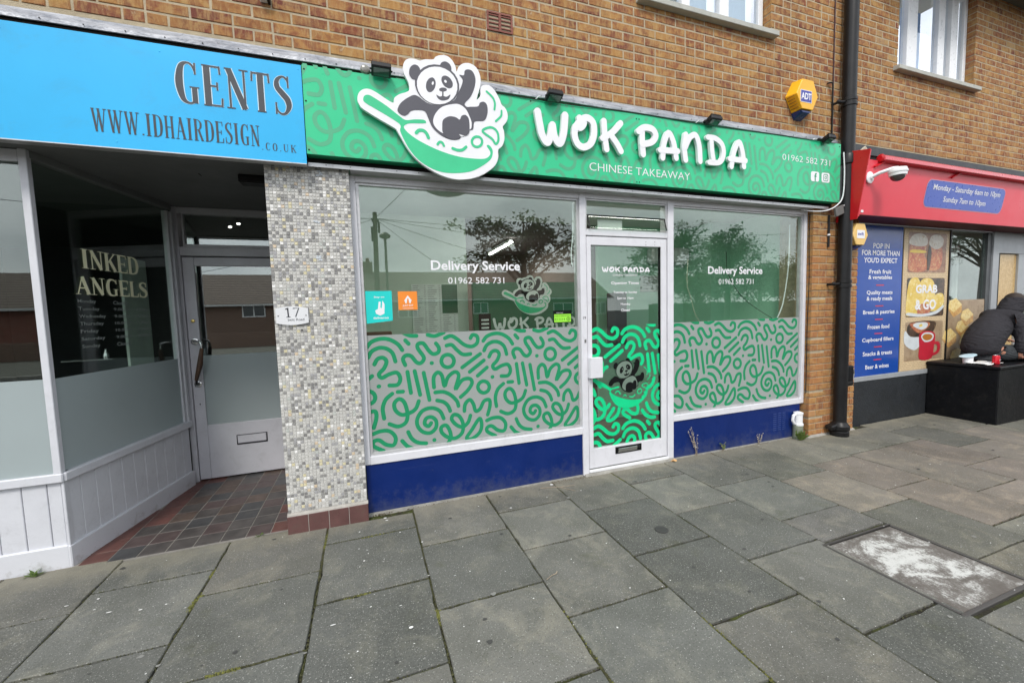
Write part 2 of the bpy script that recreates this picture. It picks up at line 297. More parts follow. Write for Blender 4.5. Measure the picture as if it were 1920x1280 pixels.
# ------------------------------------------------------------------ mesh helpers
class MB:
    def __init__(s): s.v = []; s.f = []; s.mi = []; s.t = []; s.cur = 0; s.tint = None
    def face(s, idx): s.f.append(idx); s.mi.append(s.cur); s.t.append(s.tint)
    def hexa(s, P):
        b = len(s.v); s.v += [tuple(p) for p in P]
        for q in ((0, 3, 2, 1), (4, 5, 6, 7), (0, 1, 5, 4), (1, 2, 6, 5), (2, 3, 7, 6), (3, 0, 4, 7)): s.face([b+i for i in q])
        return s
    def box(s, x0, x1, y0, y1, z0, z1):
        s.hexa([(x0, y0, z0), (x1, y0, z0), (x1, y1, z0), (x0, y1, z0), (x0, y0, z1), (x1, y0, z1), (x1, y1, z1), (x0, y1, z1)]); return s
    def obox(s, c, ax, ay, az):
        """box with centre c and half-axis vectors"""
        c, ax, ay, az = map(Vector, (c, ax, ay, az))
        s.hexa([c-ax-ay-az, c+ax-ay-az, c+ax+ay-az, c-ax+ay-az, c-ax-ay+az, c+ax-ay+az, c+ax+ay+az, c-ax+ay+az]); return s
    def brick(s, x0, x1, yf, yb, z0, z1, ch=.004, j=.0015):
        """brick facing -y: chamfered, slightly uneven front"""
        r = lambda a=j: random.uniform(-a, a)
        f = [(x0+ch+r(), yf+r(.0012), z0+ch+r()), (x1-ch+r(), yf+r(.0012), z0+ch+r()), (x1-ch+r(), yf+r(.0012), z1-ch+r()), (x0+ch+r(), yf+r(.0012), z1-ch+r())]
        g = [(x0+r(), yf+ch, z0+r()), (x1+r(), yf+ch, z0+r()), (x1+r(), yf+ch, z1+r()), (x0+r(), yf+ch, z1+r())]
        h = [(x0, yb, z0), (x1, yb, z0), (x1, yb, z1), (x0, yb, z1)]
        b = len(s.v); s.v += f+g+h
        s.face([b, b+1, b+2, b+3])
        for k in range(4):
            n = (k+1) % 4
            s.face([b+4+k, b+4+n, b+n, b+k]); s.face([b+8+k, b+8+n, b+4+n, b+4+k])
        return s
    def prism(s, poly, y0, y1, fn=None):
        """polygon [(x,z)] extruded from y0 (front) to y1 (back)"""
        if sum(poly[i][0]*poly[(i+1) % len(poly)][1]-poly[(i+1) % len(poly)][0]*poly[i][1] for i in range(len(poly))) < 0: poly = poly[::-1]
        n = len(poly); b = len(s.v); fn = fn or (lambda x, y, z: (x, y, z))
        s.v += [fn(x, y0, z) for x, z in poly] + [fn(x, y1, z) for x, z in poly]
        for t in tessellate_polygon([[Vector((x, z, 0)) for x, z in poly]]):
            a, c, d = t; P = [poly[i] for i in t]
            cr = (P[1][0]-P[0][0])*(P[2][1]-P[0][1])-(P[2][0]-P[0][0])*(P[1][1]-P[0][1])
            if cr < 0: a, d = d, a
            s.face([b+a, b+c, b+d]); s.face([b+n+d, b+n+c, b+n+a])
        for k in range(n):
            q = (k+1) % n; s.face([b+k, b+n+k, b+n+q, b+q])
        return s
    def ribbon(s, pts, w, y0, y1=None, caps=True, rise=0.0, fn=None, smooth=True):
        """round-ended stroke on the (x,z) plane at y0, thick back to y1; pts may carry their own width"""
        fn = fn or (lambda x, y, z: (x, y, z))
        P = [(p[0], p[1], p[2] if len(p) > 2 else w) for p in pts]
        if smooth: P = catmull(P)
        Q = []
        for k, p in enumerate(P):
            a = P[max(0, k-1)]; c = P[min(len(P)-1, k+1)]; d = Vector((c[0]-a[0], c[1]-a[1]))
            if d.length < 1e-9: d = Vector((1, 0))
            d.normalize(); Q.append((p[0], p[1], -d.y*p[2]/2, d.x*p[2]/2))
        b = len(s.v); n = len(Q)
        for k, (x, z, nx, nz) in enumerate(Q):
            yy = y0-rise*k
            s.v += [fn(x+nx, yy, z+nz), fn(x-nx, yy, z-nz)]
            if y1 is not None: s.v += [fn(x+nx, y1, z+nz), fn(x-nx, y1, z-nz)]
        st = 2 if y1 is None else 4
        for k in range(n-1):
            i = b+st*k; j = i+st
            s.face([i, i+1, j+1, j])
            if y1 is not None: s.face([i, j, j+2, i+2]); s.face([i+1, i+3, j+3, j+1])
        if caps:
            for k, sg in ((0, -1), (n-1, 1)):
                x, z, nx, nz = Q[k]; yy = y0-rise*k; c = len(s.v); tx, tz = nz*sg, -nx*sg
                for q in range(9):
                    an = math.pi*q/8; u, v = math.cos(an), math.sin(an)
                    s.v.append(fn(x+nx*u+tx*v, yy, z+nz*u+tz*v))
                    if y1 is not None: s.v.append(fn(x+nx*u+tx*v, y1, z+nz*u+tz*v))
                e = 1 if y1 is None else 2
                ring = [c+e*q for q in range(9)]; s.face(ring if sg < 0 else ring[::-1])
                if y1 is not None:
                    for q in range(8): s.face([c+2*q, c+2*q+1, c+2*q+3, c+2*q+2] if sg < 0 else [c+2*q, c+2*q+2, c+2*q+3, c+2*q+1])
        return s
    def tube(s, pts, r, seg=8, cap=True, radii=None):
        P = [Vector(p) for p in pts]; b = len(s.v)
        prev = None
        for k, p in enumerate(P):
            d = (P[min(k+1, len(P)-1)]-P[max(k-1, 0)]).normalized()
            if prev is None:
                u = d.orthogonal().normalized()
            else:
                u = (prev-d*prev.dot(d))
                u = u.normalized() if u.length > 1e-6 else d.orthogonal().normalized()
            prev = u; v = d.cross(u); rr = radii[k] if radii else r
            for q in range(seg):
                a = 2*math.pi*q/seg; s.v.append(tuple(p+(u*math.cos(a)+v*math.sin(a))*rr))
        for k in range(len(P)-1):
            for q in range(seg):
                n = (q+1) % seg; s.face([b+k*seg+q, b+k*seg+n, b+(k+1)*seg+n, b+(k+1)*seg+q])
        if cap:
            s.face([b+q for q in range(seg)][::-1]); s.face([b+(len(P)-1)*seg+q for q in range(seg)])
        return s
    def lathe(s, c, prof, seg=16, axis=(0, 0, 1)):
        ax = Vector(axis).normalized(); u = ax.orthogonal().normalized(); v = ax.cross(u); b = len(s.v); c = Vector(c)
        for r, h in prof:
            for q in range(seg):
                a = 2*math.pi*q/seg; s.v.append(tuple(c+ax*h+(u*math.cos(a)+v*math.sin(a))*r))
        for k in range(len(prof)-1):
            for q in range(seg):
                n = (q+1) % seg; s.face([b+k*seg+q, b+k*seg+n, b+(k+1)*seg+n, b+(k+1)*seg+q])
        s.face([b+q for q in range(seg)][::-1]); s.face([b+(len(prof)-1)*seg+q for q in range(seg)]); return s
    def ball(s, c, rx, ry=None, rz=None, seg=12, rings=8):
        ry = ry or rx; rz = rz or rx; b = len(s.v)
        for i in range(1, rings):
            th = math.pi*i/rings
            for q in range(seg):
                a = 2*math.pi*q/seg; s.v.append((c[0]+rx*math.sin(th)*math.cos(a), c[1]+ry*math.sin(th)*math.sin(a), c[2]+rz*math.cos(th)))
        t = len(s.v); s.v += [(c[0], c[1], c[2]+rz), (c[0], c[1], c[2]-rz)]
        for i in range(rings-2):
            for q in range(seg):
                n = (q+1) % seg; s.face([b+i*seg+q, b+(i+1)*seg+q, b+(i+1)*seg+n, b+i*seg+n])
        for q in range(seg):
            n = (q+1) % seg; s.face([t, b+q, b+n]); s.face([t+1, b+(rings-2)*seg+n, b+(rings-2)*seg+q])
        return s
    def quad(s, a, b_, c, d): b = len(s.v); s.v += [tuple(a), tuple(b_), tuple(c), tuple(d)]; s.face([b, b+1, b+2, b+3]); return s
    def mesh(s, name, mats):
        me = bpy.data.meshes.new(name); me.from_pydata(s.v, [], s.f)
        for m_ in (mats if isinstance(mats, (list, tuple)) else [mats]): me.materials.append(m_)
        me.polygons.foreach_set('material_index', s.mi)
        if any(x is not None for x in s.t):
            ca = me.color_attributes.new('tint', 'FLOAT_COLOR', 'CORNER'); buf = []
            for p, tn in zip(s.f, s.t): buf += list((*(tn or (.3, .3, .3)), 1))*len(p)
            ca.data.foreach_set('color', buf)
        me.update(); return me
    def build(s, name, mats, parent=None, loc=None, smooth=False, bevel=0, clip=None, kind=None):
        me = s.mesh(name, mats)
        if clip or bevel:
            bm = bmesh.new(); bm.from_mesh(me)
            if clip:
                x0, x1, z0, z1 = clip
                for co, no in (((x0, 0, 0), (-1, 0, 0)), ((x1, 0, 0), (1, 0, 0)), ((0, 0, z0), (0, 0, -1)), ((0, 0, z1), (0, 0, 1))):
                    bmesh.ops.bisect_plane(bm, geom=bm.verts[:]+bm.edges[:]+bm.faces[:], plane_co=co, plane_no=no, clear_outer=True)
            if bevel:
                bmesh.ops.remove_doubles(bm, verts=bm.verts, dist=1e-5)
                ed = [e_ for e_ in bm.edges if len(e_.link_faces) == 2 and e_.calc_face_angle(0) > .6]
                bmesh.ops.bevel(bm, geom=ed, offset=bevel, segments=1, affect='EDGES', clamp_overlap=True)
            bm.to_mesh(me); bm.free()
        o = bpy.data.objects.new(name, me); COL.objects.link(o)
        if smooth:
            me.polygons.foreach_set('use_smooth', [True]*len(me.polygons))
            try: me.set_sharp_from_angle(angle=rad(40))
            except Exception: pass
        if loc: o.location = loc
        if parent: o.parent = parent
        if kind: o['kind'] = kind
        return o
def catmull(P, k=6):
    if len(P) < 3: return [tuple(a+(b-a)*t/4 for a, b in zip(P[0], P[1])) for t in range(5)]
    out = []; n = len(P); closed = (abs(P[0][0]-P[-1][0])+abs(P[0][1]-P[-1][1])) < 1e-6
    for i in range(n-1):
        p1, p2 = P[i], P[i+1]
        p0 = P[i-1] if i > 0 else (P[-2] if closed else p1); p3 = P[i+2] if i+2 < n else (P[1] if closed else p2)
        for j in range(k):
            t = j/k
            out.append(tuple(.5*(2*b+(c-a)*t+(2*a-5*b+4*c-d)*t*t+(3*b-a-3*c+d)*t**3) for a, b, c, d in zip(p0, p1, p2, p3)))
    out.append(P[-1]); return out
def smooth_poly(P): return catmull(list(P)+[P[0]], 4)[:-1]
def tag(o, label, cat, group=None):
    o['label'] = label; o['category'] = cat
    if group: o['group'] = group
    return o
def thing(name, label, cat, loc=(0, 0, 0), group=None):
    o = bpy.data.objects.new(name, None); COL.objects.link(o); o.location = loc; o.empty_display_size = .1
    return tag(o, label, cat, group)
class At:
    """parts given in world coordinates under a thing whose Empty sits at its base"""
    def __init__(s, name, label, cat, loc=(0, 0, 0), group=None): s.o = thing(name, label, cat, loc, group); s.loc = Vector(loc)
    def add(s, mb, name, mats, parent=None, **k):
        mb.v = [(x-s.loc.x, y-s.loc.y, z-s.loc.z) for x, y, z in mb.v]
        c = k.get('clip')
        if c: k['clip'] = (c[0]-s.loc.x, c[1]-s.loc.x, c[2]-s.loc.z, c[3]-s.loc.z)
        return mb.build(name, mats, parent or s.o, **k)
def B(x0, x1, y0, y1, z0, z1): return MB().box(x0, x1, y0, y1, z0, z1)
_fonts = {}
def text_mb(body, x0, x1, z0, z1, y, fn=None, off=0.0, depth=.0006, italic=0):
    """lettering fitted to the box x0..x1, z0..z1 on the plane y"""
    key = (body, off)
    if key not in _fonts:
        cu = bpy.data.curves.new('t', 'FONT'); cu.body = body; cu.offset = off; cu.resolution_u = 3; cu.align_x = 'CENTER'
        ob = bpy.data.objects.new('t', cu); me = ob.to_mesh()
        vs = [v.co.copy() for v in me.vertices]; fs = [list(p.vertices) for p in me.polygons]; ob.to_mesh_clear()
        bpy.data.objects.remove(ob); bpy.data.curves.remove(cu); _fonts[key] = (vs, fs)
    vs, fs = _fonts[key]; mb = MB()
    ax = min(v.x for v in vs); bx_ = max(v.x for v in vs); az_ = min(v.y for v in vs); bz = max(v.y for v in vs)
    for v in vs:
        x = x0+(v.x-ax)/(bx_-ax)*(x1-x0); z = z0+(v.y-az_)/(bz-az_)*(z1-z0)
        mb.v.append(fn(x, y, z) if fn else (x, y, z))
    for f_ in fs: mb.face(f_)
    return mb
DOODLE=[[(-0.002, 1.283), (0.032, 1.32), (0.097, 1.34), (0.162, 1.331), (0.221, 1.293), (0.253, 1.245)], [(0.002, 1.203), (0.028, 1.247), (0.083, 1.272), (0.137, 1.263), (0.179, 1.226), (0.198, 1.161)], [(0.044, 1.149), (0.068, 1.187), (0.106, 1.196), (0.132, 1.166), (0.113, 1.115), (0.073, 1.072), (0.093, 1.042), (0.149, 1.066), (0.205, 1.073), (0.228, 1.025), (0.206, 0.98), (0.145, 0.979)], [(0.279, 1.319), (0.303, 1.291)], [(0.265, 1.381), (0.314, 1.355), (0.365, 1.35)], [(0.452, 1.354), (0.505, 1.342), (0.565, 1.361)], [(0.27, 1.127), (0.255, 1.175), (0.279, 1.202), (0.318, 1.194), (0.356, 1.144), (0.39, 1.136), (0.415, 1.176), (0.372, 1.25), (0.374, 1.285), (0.415, 1.288), (0.453, 1.233), (0.487, 1.201), (0.529, 1.211), (0.536, 1.246), (0.514, 1.283)], [(0.587, 1.321), (0.636, 1.337), (0.684, 1.31), (0.744, 1.259), (0.806, 1.243), (0.851, 1.271), (0.853, 1.321), (0.816, 1.337), (0.796, 1.311)], [(0.597, 1.261), (0.64, 1.264), (0.681, 1.22), (0.729, 1.182), (0.791, 1.182)], [(0.473, 1.129), (0.476, 1.129)], [(0.653, 1.134), (0.637, 1.098), (0.6, 1.086), (0.564, 1.103), (0.551, 1.141), (0.567, 1.176), (0.604, 1.188), (0.639, 1.171), (0.653, 1.134)], [(0.718, 1.076), (0.873, 1.177)], [(0.779, 1.035), (0.903, 1.122)], [(0.845, 0.998), (0.927, 1.061)], [(0.284, 1.073), (0.303, 0.906)], [(0.339, 1.075), (0.373, 0.884)], [(0.408, 1.057), (0.444, 0.836)], [(0.484, 0.933), (0.485, 1.015), (0.519, 1.051), (0.551, 1.022), (0.568, 0.936), (0.599, 1.006), (0.655, 1.044), (0.687, 1.011), (0.656, 0.903), (0.714, 0.972), (0.777, 0.979), (0.795, 0.94), (0.755, 0.882), (0.696, 0.835)], [(0.492, 0.892), (0.558, 0.89), (0.617, 0.858), (0.664, 0.804), (0.675, 0.763)], [(0.504, 0.826), (0.554, 0.809), (0.589, 0.774), (0.606, 0.729)], [(0.942, 0.896), (0.927, 0.863), (0.891, 0.851), (0.857, 0.87), (0.844, 0.905), (0.86, 0.937), (0.895, 0.949), (0.929, 0.931), (0.942, 0.896)], [(0.971, 0.978), (0.974, 0.978)], [(0.162, 0.913), (0.112, 0.871), (0.087, 0.804), (0.094, 0.727)], [(0.204, 0.923), (0.243, 0.922)], [(0.36, 0.835), (0.334, 0.777), (0.281, 0.747), (0.223, 0.742), (0.18, 0.782), (0.175, 0.836), (0.212, 0.867), (0.25, 0.834), (0.269, 0.749), (0.255, 0.679), (0.196, 0.652), (0.131, 0.679)], [(0.551, 0.674), (0.521, 0.739), (0.457, 0.77), (0.385, 0.754), (0.342, 0.692), (0.345, 0.632), (0.384, 0.584), (0.442, 0.571), (0.486, 0.608), (0.488, 0.663), (0.454, 0.697), (0.412, 0.69), (0.398, 0.649), (0.427, 0.626), (0.449, 0.649)], [(0.772, 0.673), (0.751, 0.619), (0.706, 0.587), (0.656, 0.606), (0.615, 0.66), (0.635, 0.695), (0.678, 0.678), (0.707, 0.612), (0.697, 0.538), (0.64, 0.501), (0.579, 0.516), (0.532, 0.559), (0.528, 0.603), (0.565, 0.617), (0.593, 0.576), (0.603, 0.513), (0.577, 0.466)], [(0.848, 0.639), (0.865, 0.58), (0.843, 0.519), (0.777, 0.477), (0.733, 0.489), (0.78, 0.552), (0.848, 0.639)], [(0.723, 0.716), (0.732, 0.772), (0.771, 0.805), (0.801, 0.764), (0.818, 0.706), (0.857, 0.721), (0.891, 0.78), (0.937, 0.788), (0.942, 0.737), (0.92, 0.663)], [(0.006, 0.615), (0.062, 0.631), (0.128, 0.623), (0.17, 0.57), (0.156, 0.512), (0.101, 0.52), (0.047, 0.563), (0.009, 0.556), (0.007, 0.521), (0.076, 0.476)], [(0.268, 0.599), (0.294, 0.542), (0.339, 0.505), (0.403, 0.49)], [(0.219, 0.534), (0.257, 0.486), (0.296, 0.463)], [(0.468, 0.508), (0.47, 0.508)]]
LOGO={'board': [(0.023, 2.962), (0.034, 3.005), (0.064, 3.033), (0.101, 3.04), (0.146, 3.025), (0.249, 2.972), (0.263, 3.004), (0.299, 3.035), (0.343, 3.054), (0.367, 3.075), (0.364, 3.122), (0.336, 3.178), (0.332, 3.228), (0.353, 3.27), (0.389, 3.286), (0.424, 3.286), (0.451, 3.282), (0.487, 3.297), (0.542, 3.306), (0.561, 3.327), (0.598, 3.344), (0.644, 3.346), (0.68, 3.321), (0.702, 3.281), (0.708, 3.25), (0.723, 3.284), (0.756, 3.313), (0.804, 3.324), (0.847, 3.309), (0.875, 3.273), (0.886, 3.22), (0.875, 3.155), (0.851, 3.078), (0.876, 3.102), (0.883, 3.119), (0.882, 3.146), (0.891, 3.175), (0.916, 3.19), (0.956, 3.19), (0.995, 3.158), (1.029, 3.103), (1.043, 3.068), (1.073, 3.044), (1.09, 2.999), (1.08, 2.95), (1.048, 2.909), (1.057, 2.872), (1.057, 2.815), (1.038, 2.766), (1.006, 2.734), (1.004, 2.677), (0.977, 2.618), (0.914, 2.565), (0.833, 2.521), (0.744, 2.497), (0.657, 2.493), (0.563, 2.513), (0.473, 2.555), (0.402, 2.602), (0.343, 2.667), (0.294, 2.749), (0.27, 2.79), (0.254, 2.805), (0.154, 2.853), (0.057, 2.904), (0.034, 2.93)], 'wok': [(0.06, 2.967), (0.07, 2.992), (0.095, 3.001), (0.127, 2.989), (0.209, 2.945), (0.292, 2.888), (0.335, 2.867), (0.397, 2.879), (0.46, 2.883), (0.468, 2.862), (0.369, 2.849), (0.333, 2.836), (0.319, 2.813), (0.357, 2.774), (0.435, 2.73), (0.57, 2.681), (0.711, 2.654), (0.848, 2.653), (0.908, 2.663), (0.939, 2.69), (0.94, 2.718), (0.916, 2.753), (0.936, 2.76), (0.96, 2.73), (0.959, 2.692), (0.938, 2.652), (0.876, 2.604), (0.795, 2.56), (0.697, 2.538), (0.583, 2.533), (0.491, 2.557), (0.411, 2.603), (0.352, 2.668), (0.311, 2.742), (0.292, 2.792), (0.29, 2.835), (0.173, 2.898), (0.076, 2.944)], 'body': [(0.413, 3.043), (0.359, 3.022), (0.305, 2.976), (0.281, 2.929), (0.293, 2.905), (0.323, 2.894), (0.35, 2.908), (0.373, 2.933), (0.418, 2.945), (0.467, 2.943), (0.488, 2.904), (0.513, 2.845), (0.548, 2.809), (0.593, 2.783), (0.649, 2.769), (0.696, 2.774), (0.721, 2.792), (0.757, 2.847), (0.791, 2.851), (0.816, 2.863), (0.824, 2.91), (0.847, 2.923), (0.897, 2.931), (0.92, 2.958), (0.932, 3.006), (0.926, 3.052), (0.902, 3.067), (0.874, 3.056), (0.859, 3.029), (0.802, 3.018), (0.773, 3.014), (0.759, 3.036), (0.805, 3.09), (0.836, 3.158), (0.846, 3.223), (0.826, 3.269), (0.794, 3.278), (0.768, 3.265), (0.76, 3.232), (0.726, 3.229), (0.749, 3.203), (0.742, 3.162), (0.714, 3.104), (0.679, 3.045), (0.584, 3.0), (0.492, 3.001)], 'belly': [(0.523, 2.882), (0.544, 2.938), (0.592, 2.988), (0.659, 3.015), (0.716, 3.023), (0.763, 2.998), (0.79, 2.951), (0.805, 2.907), (0.801, 2.866), (0.784, 2.85), (0.755, 2.808), (0.669, 2.791), (0.587, 2.807), (0.54, 2.839)], 'feet': [(0.587, 2.854), (0.596, 2.9), (0.641, 2.929), (0.688, 2.929), (0.716, 2.916), (0.732, 2.944), (0.761, 2.954), (0.784, 2.932), (0.789, 2.878), (0.783, 2.831), (0.755, 2.808), (0.708, 2.812), (0.721, 2.794), (0.677, 2.772), (0.621, 2.777), (0.59, 2.809)], 'mouth': [(0.554, 3.066), (0.577, 3.057), (0.6, 3.064), (0.628, 3.063), (0.655, 3.081), (0.641, 3.049), (0.599, 3.032), (0.567, 3.04)], 'ear1': [(0.449, 3.204), (0.447, 3.191), (0.443, 3.178), (0.436, 3.167), (0.427, 3.157), (0.418, 3.151), (0.407, 3.148), (0.397, 3.148), (0.388, 3.151), (0.381, 3.158), (0.375, 3.167), (0.371, 3.179), (0.371, 3.192), (0.373, 3.205), (0.377, 3.218), (0.384, 3.229), (0.392, 3.238), (0.402, 3.245), (0.412, 3.248), (0.422, 3.248), (0.431, 3.245), (0.439, 3.238), (0.445, 3.229), (0.448, 3.217)], 'ear2': [(0.663, 3.286), (0.668, 3.276), (0.67, 3.264), (0.669, 3.253), (0.666, 3.242), (0.66, 3.233), (0.651, 3.225), (0.641, 3.22), (0.631, 3.218), (0.62, 3.219), (0.61, 3.222), (0.601, 3.229), (0.594, 3.237), (0.589, 3.247), (0.587, 3.258), (0.588, 3.27), (0.592, 3.28), (0.598, 3.29), (0.606, 3.297), (0.616, 3.302), (0.626, 3.305), (0.637, 3.304), (0.647, 3.3), (0.656, 3.294)], 'head': [(0.709, 3.092), (0.687, 3.059), (0.657, 3.032), (0.62, 3.012), (0.579, 3.0), (0.538, 2.998), (0.498, 3.006), (0.464, 3.022), (0.436, 3.046), (0.417, 3.076), (0.408, 3.109), (0.409, 3.145), (0.421, 3.179), (0.442, 3.211), (0.471, 3.238), (0.507, 3.259), (0.546, 3.271), (0.587, 3.274), (0.627, 3.268), (0.663, 3.253), (0.692, 3.229), (0.712, 3.199), (0.722, 3.165), (0.721, 3.128)], 'face': [(0.696, 3.09), (0.675, 3.059), (0.647, 3.033), (0.613, 3.014), (0.575, 3.003), (0.538, 3.001), (0.502, 3.007), (0.471, 3.022), (0.446, 3.044), (0.429, 3.072), (0.421, 3.103), (0.422, 3.137), (0.433, 3.169), (0.453, 3.2), (0.48, 3.225), (0.513, 3.245), (0.549, 3.256), (0.587, 3.26), (0.623, 3.254), (0.656, 3.24), (0.682, 3.218), (0.7, 3.19), (0.709, 3.158), (0.707, 3.124)], 'eye1': [(0.55, 3.126), (0.546, 3.113), (0.539, 3.1), (0.531, 3.09), (0.523, 3.082), (0.513, 3.077), (0.504, 3.076), (0.496, 3.078), (0.49, 3.084), (0.485, 3.093), (0.483, 3.104), (0.483, 3.116), (0.485, 3.13), (0.489, 3.143), (0.496, 3.155), (0.504, 3.166), (0.513, 3.173), (0.522, 3.178), (0.531, 3.18), (0.539, 3.177), (0.545, 3.172), (0.55, 3.163), (0.553, 3.152), (0.553, 3.14)], 'eye2': [(0.662, 3.189), (0.669, 3.179), (0.674, 3.169), (0.676, 3.158), (0.675, 3.147), (0.672, 3.138), (0.666, 3.131), (0.657, 3.126), (0.648, 3.123), (0.637, 3.124), (0.626, 3.127), (0.616, 3.133), (0.608, 3.141), (0.601, 3.151), (0.596, 3.162), (0.594, 3.173), (0.595, 3.183), (0.598, 3.192), (0.604, 3.199), (0.612, 3.204), (0.622, 3.207), (0.633, 3.206), (0.643, 3.203), (0.653, 3.197)], 'pup1': [(0.539, 3.14), (0.538, 3.137), (0.537, 3.134), (0.535, 3.132), (0.533, 3.13), (0.531, 3.128), (0.529, 3.128), (0.527, 3.128), (0.526, 3.13), (0.525, 3.132), (0.524, 3.134), (0.524, 3.137), (0.525, 3.141), (0.526, 3.144), (0.527, 3.147), (0.529, 3.149), (0.531, 3.151), (0.533, 3.153), (0.534, 3.153), (0.536, 3.153), (0.538, 3.151), (0.539, 3.149), (0.539, 3.147), (0.539, 3.144)], 'pup2': [(0.63, 3.172), (0.631, 3.17), (0.632, 3.167), (0.632, 3.164), (0.631, 3.162), (0.63, 3.16), (0.628, 3.158), (0.626, 3.157), (0.624, 3.157), (0.621, 3.157), (0.619, 3.158), (0.617, 3.16), (0.615, 3.162), (0.614, 3.164), (0.614, 3.167), (0.614, 3.169), (0.615, 3.172), (0.616, 3.174), (0.618, 3.175), (0.62, 3.176), (0.622, 3.177), (0.624, 3.176), (0.627, 3.175), (0.629, 3.174)], 'nose': [(0.631, 3.112), (0.63, 3.108), (0.627, 3.104), (0.622, 3.101), (0.616, 3.098), (0.609, 3.095), (0.602, 3.094), (0.595, 3.093), (0.588, 3.094), (0.583, 3.095), (0.578, 3.097), (0.576, 3.1), (0.575, 3.104), (0.576, 3.108), (0.579, 3.112), (0.584, 3.115), (0.589, 3.118), (0.596, 3.121), (0.603, 3.122), (0.611, 3.123), (0.617, 3.122), (0.623, 3.121), (0.627, 3.119), (0.63, 3.116)], 'ring': [(0.882, 2.779), (0.88, 2.77), (0.876, 2.76), (0.869, 2.752), (0.861, 2.745), (0.851, 2.74), (0.841, 2.738), (0.831, 2.738), (0.821, 2.741), (0.813, 2.746), (0.807, 2.753), (0.804, 2.761), (0.803, 2.771), (0.804, 2.781), (0.809, 2.79), (0.815, 2.798), (0.823, 2.805), (0.833, 2.81), (0.843, 2.812), (0.854, 2.812), (0.863, 2.81), (0.871, 2.805), (0.877, 2.798), (0.881, 2.789)], 'ring2': [(0.86, 2.777), (0.859, 2.773), (0.857, 2.768), (0.854, 2.765), (0.85, 2.762), (0.846, 2.759), (0.841, 2.758), (0.837, 2.759), (0.833, 2.76), (0.829, 2.762), (0.826, 2.765), (0.825, 2.769), (0.824, 2.773), (0.825, 2.778), (0.827, 2.782), (0.83, 2.786), (0.834, 2.789), (0.838, 2.791), (0.843, 2.792), (0.847, 2.792), (0.851, 2.791), (0.855, 2.788), (0.858, 2.785), (0.859, 2.781)]}
LOGO_ST=[(0.023, [(0.402, 2.788), (0.421, 2.807), (0.452, 2.809), (0.474, 2.791), (0.486, 2.764)]), (0.0173, [(0.549, 2.726), (0.564, 2.743), (0.582, 2.741), (0.594, 2.72)]), (0.0211, [(0.658, 2.708), (0.694, 2.7), (0.73, 2.706), (0.758, 2.729)]), (0.0173, [(0.889, 2.853), (0.92, 2.882), (0.966, 2.89), (1.003, 2.861), (1.009, 2.805), (0.987, 2.775), (0.958, 2.809), (0.889, 2.853)]), (0.0154, [(0.929, 3.144), (0.973, 3.109), (0.99, 3.07), (0.985, 3.023)]), (0.0154, [(1.041, 3.021), (1.035, 2.982), (0.993, 2.94)]), (0.0096, [(0.602, 3.101), (0.6, 3.062)])]
WOKP=[(0.0588, [[(1.338, 3.057), (1.352, 2.976), (1.373, 2.885), (1.414, 2.833), (1.441, 2.879), (1.463, 2.97)], [(1.463, 2.97), (1.48, 2.883), (1.523, 2.836), (1.559, 2.919), (1.575, 3.058)]]), (0.0559, [[(1.705, 3.054), (1.745, 3.024), (1.712, 2.981), (1.672, 2.988), (1.658, 2.917), (1.685, 2.851), (1.742, 2.831), (1.809, 2.871), (1.838, 2.951), (1.828, 3.035), (1.771, 3.065), (1.713, 3.034), (1.668, 2.974)]]), (0.0529, [[(1.932, 3.059), (1.939, 2.949), (1.955, 2.836)], [(2.092, 3.06), (2.013, 2.979), (1.918, 2.921)], [(1.996, 2.955), (2.055, 2.89), (2.093, 2.833)]]), (0.0559, [[(2.31, 3.047), (2.309, 2.946), (2.319, 2.832)], [(2.273, 3.019), (2.333, 3.055), (2.416, 3.05), (2.45, 2.999), (2.407, 2.942), (2.309, 2.914)]]), (0.0529, [[(2.525, 2.822), (2.538, 2.941), (2.586, 3.04), (2.641, 2.967), (2.672, 2.833)], [(2.497, 2.886), (2.687, 2.893)]]), (0.0529, [[(2.778, 3.047), (2.762, 2.934), (2.777, 2.827)], [(2.77, 2.935), (2.822, 3.026), (2.886, 3.053), (2.928, 2.967), (2.941, 2.83)]]), (0.05, [[(3.03, 3.053), (3.121, 3.051), (3.2, 3.004), (3.218, 2.917), (3.172, 2.844), (3.049, 2.832)], [(3.072, 3.014), (3.082, 2.92), (3.095, 2.865)]]), (0.0529, [[(3.317, 2.818), (3.349, 2.962), (3.407, 3.05), (3.455, 2.957), (3.473, 2.83)], [(3.295, 2.886), (3.49, 2.886)]])]

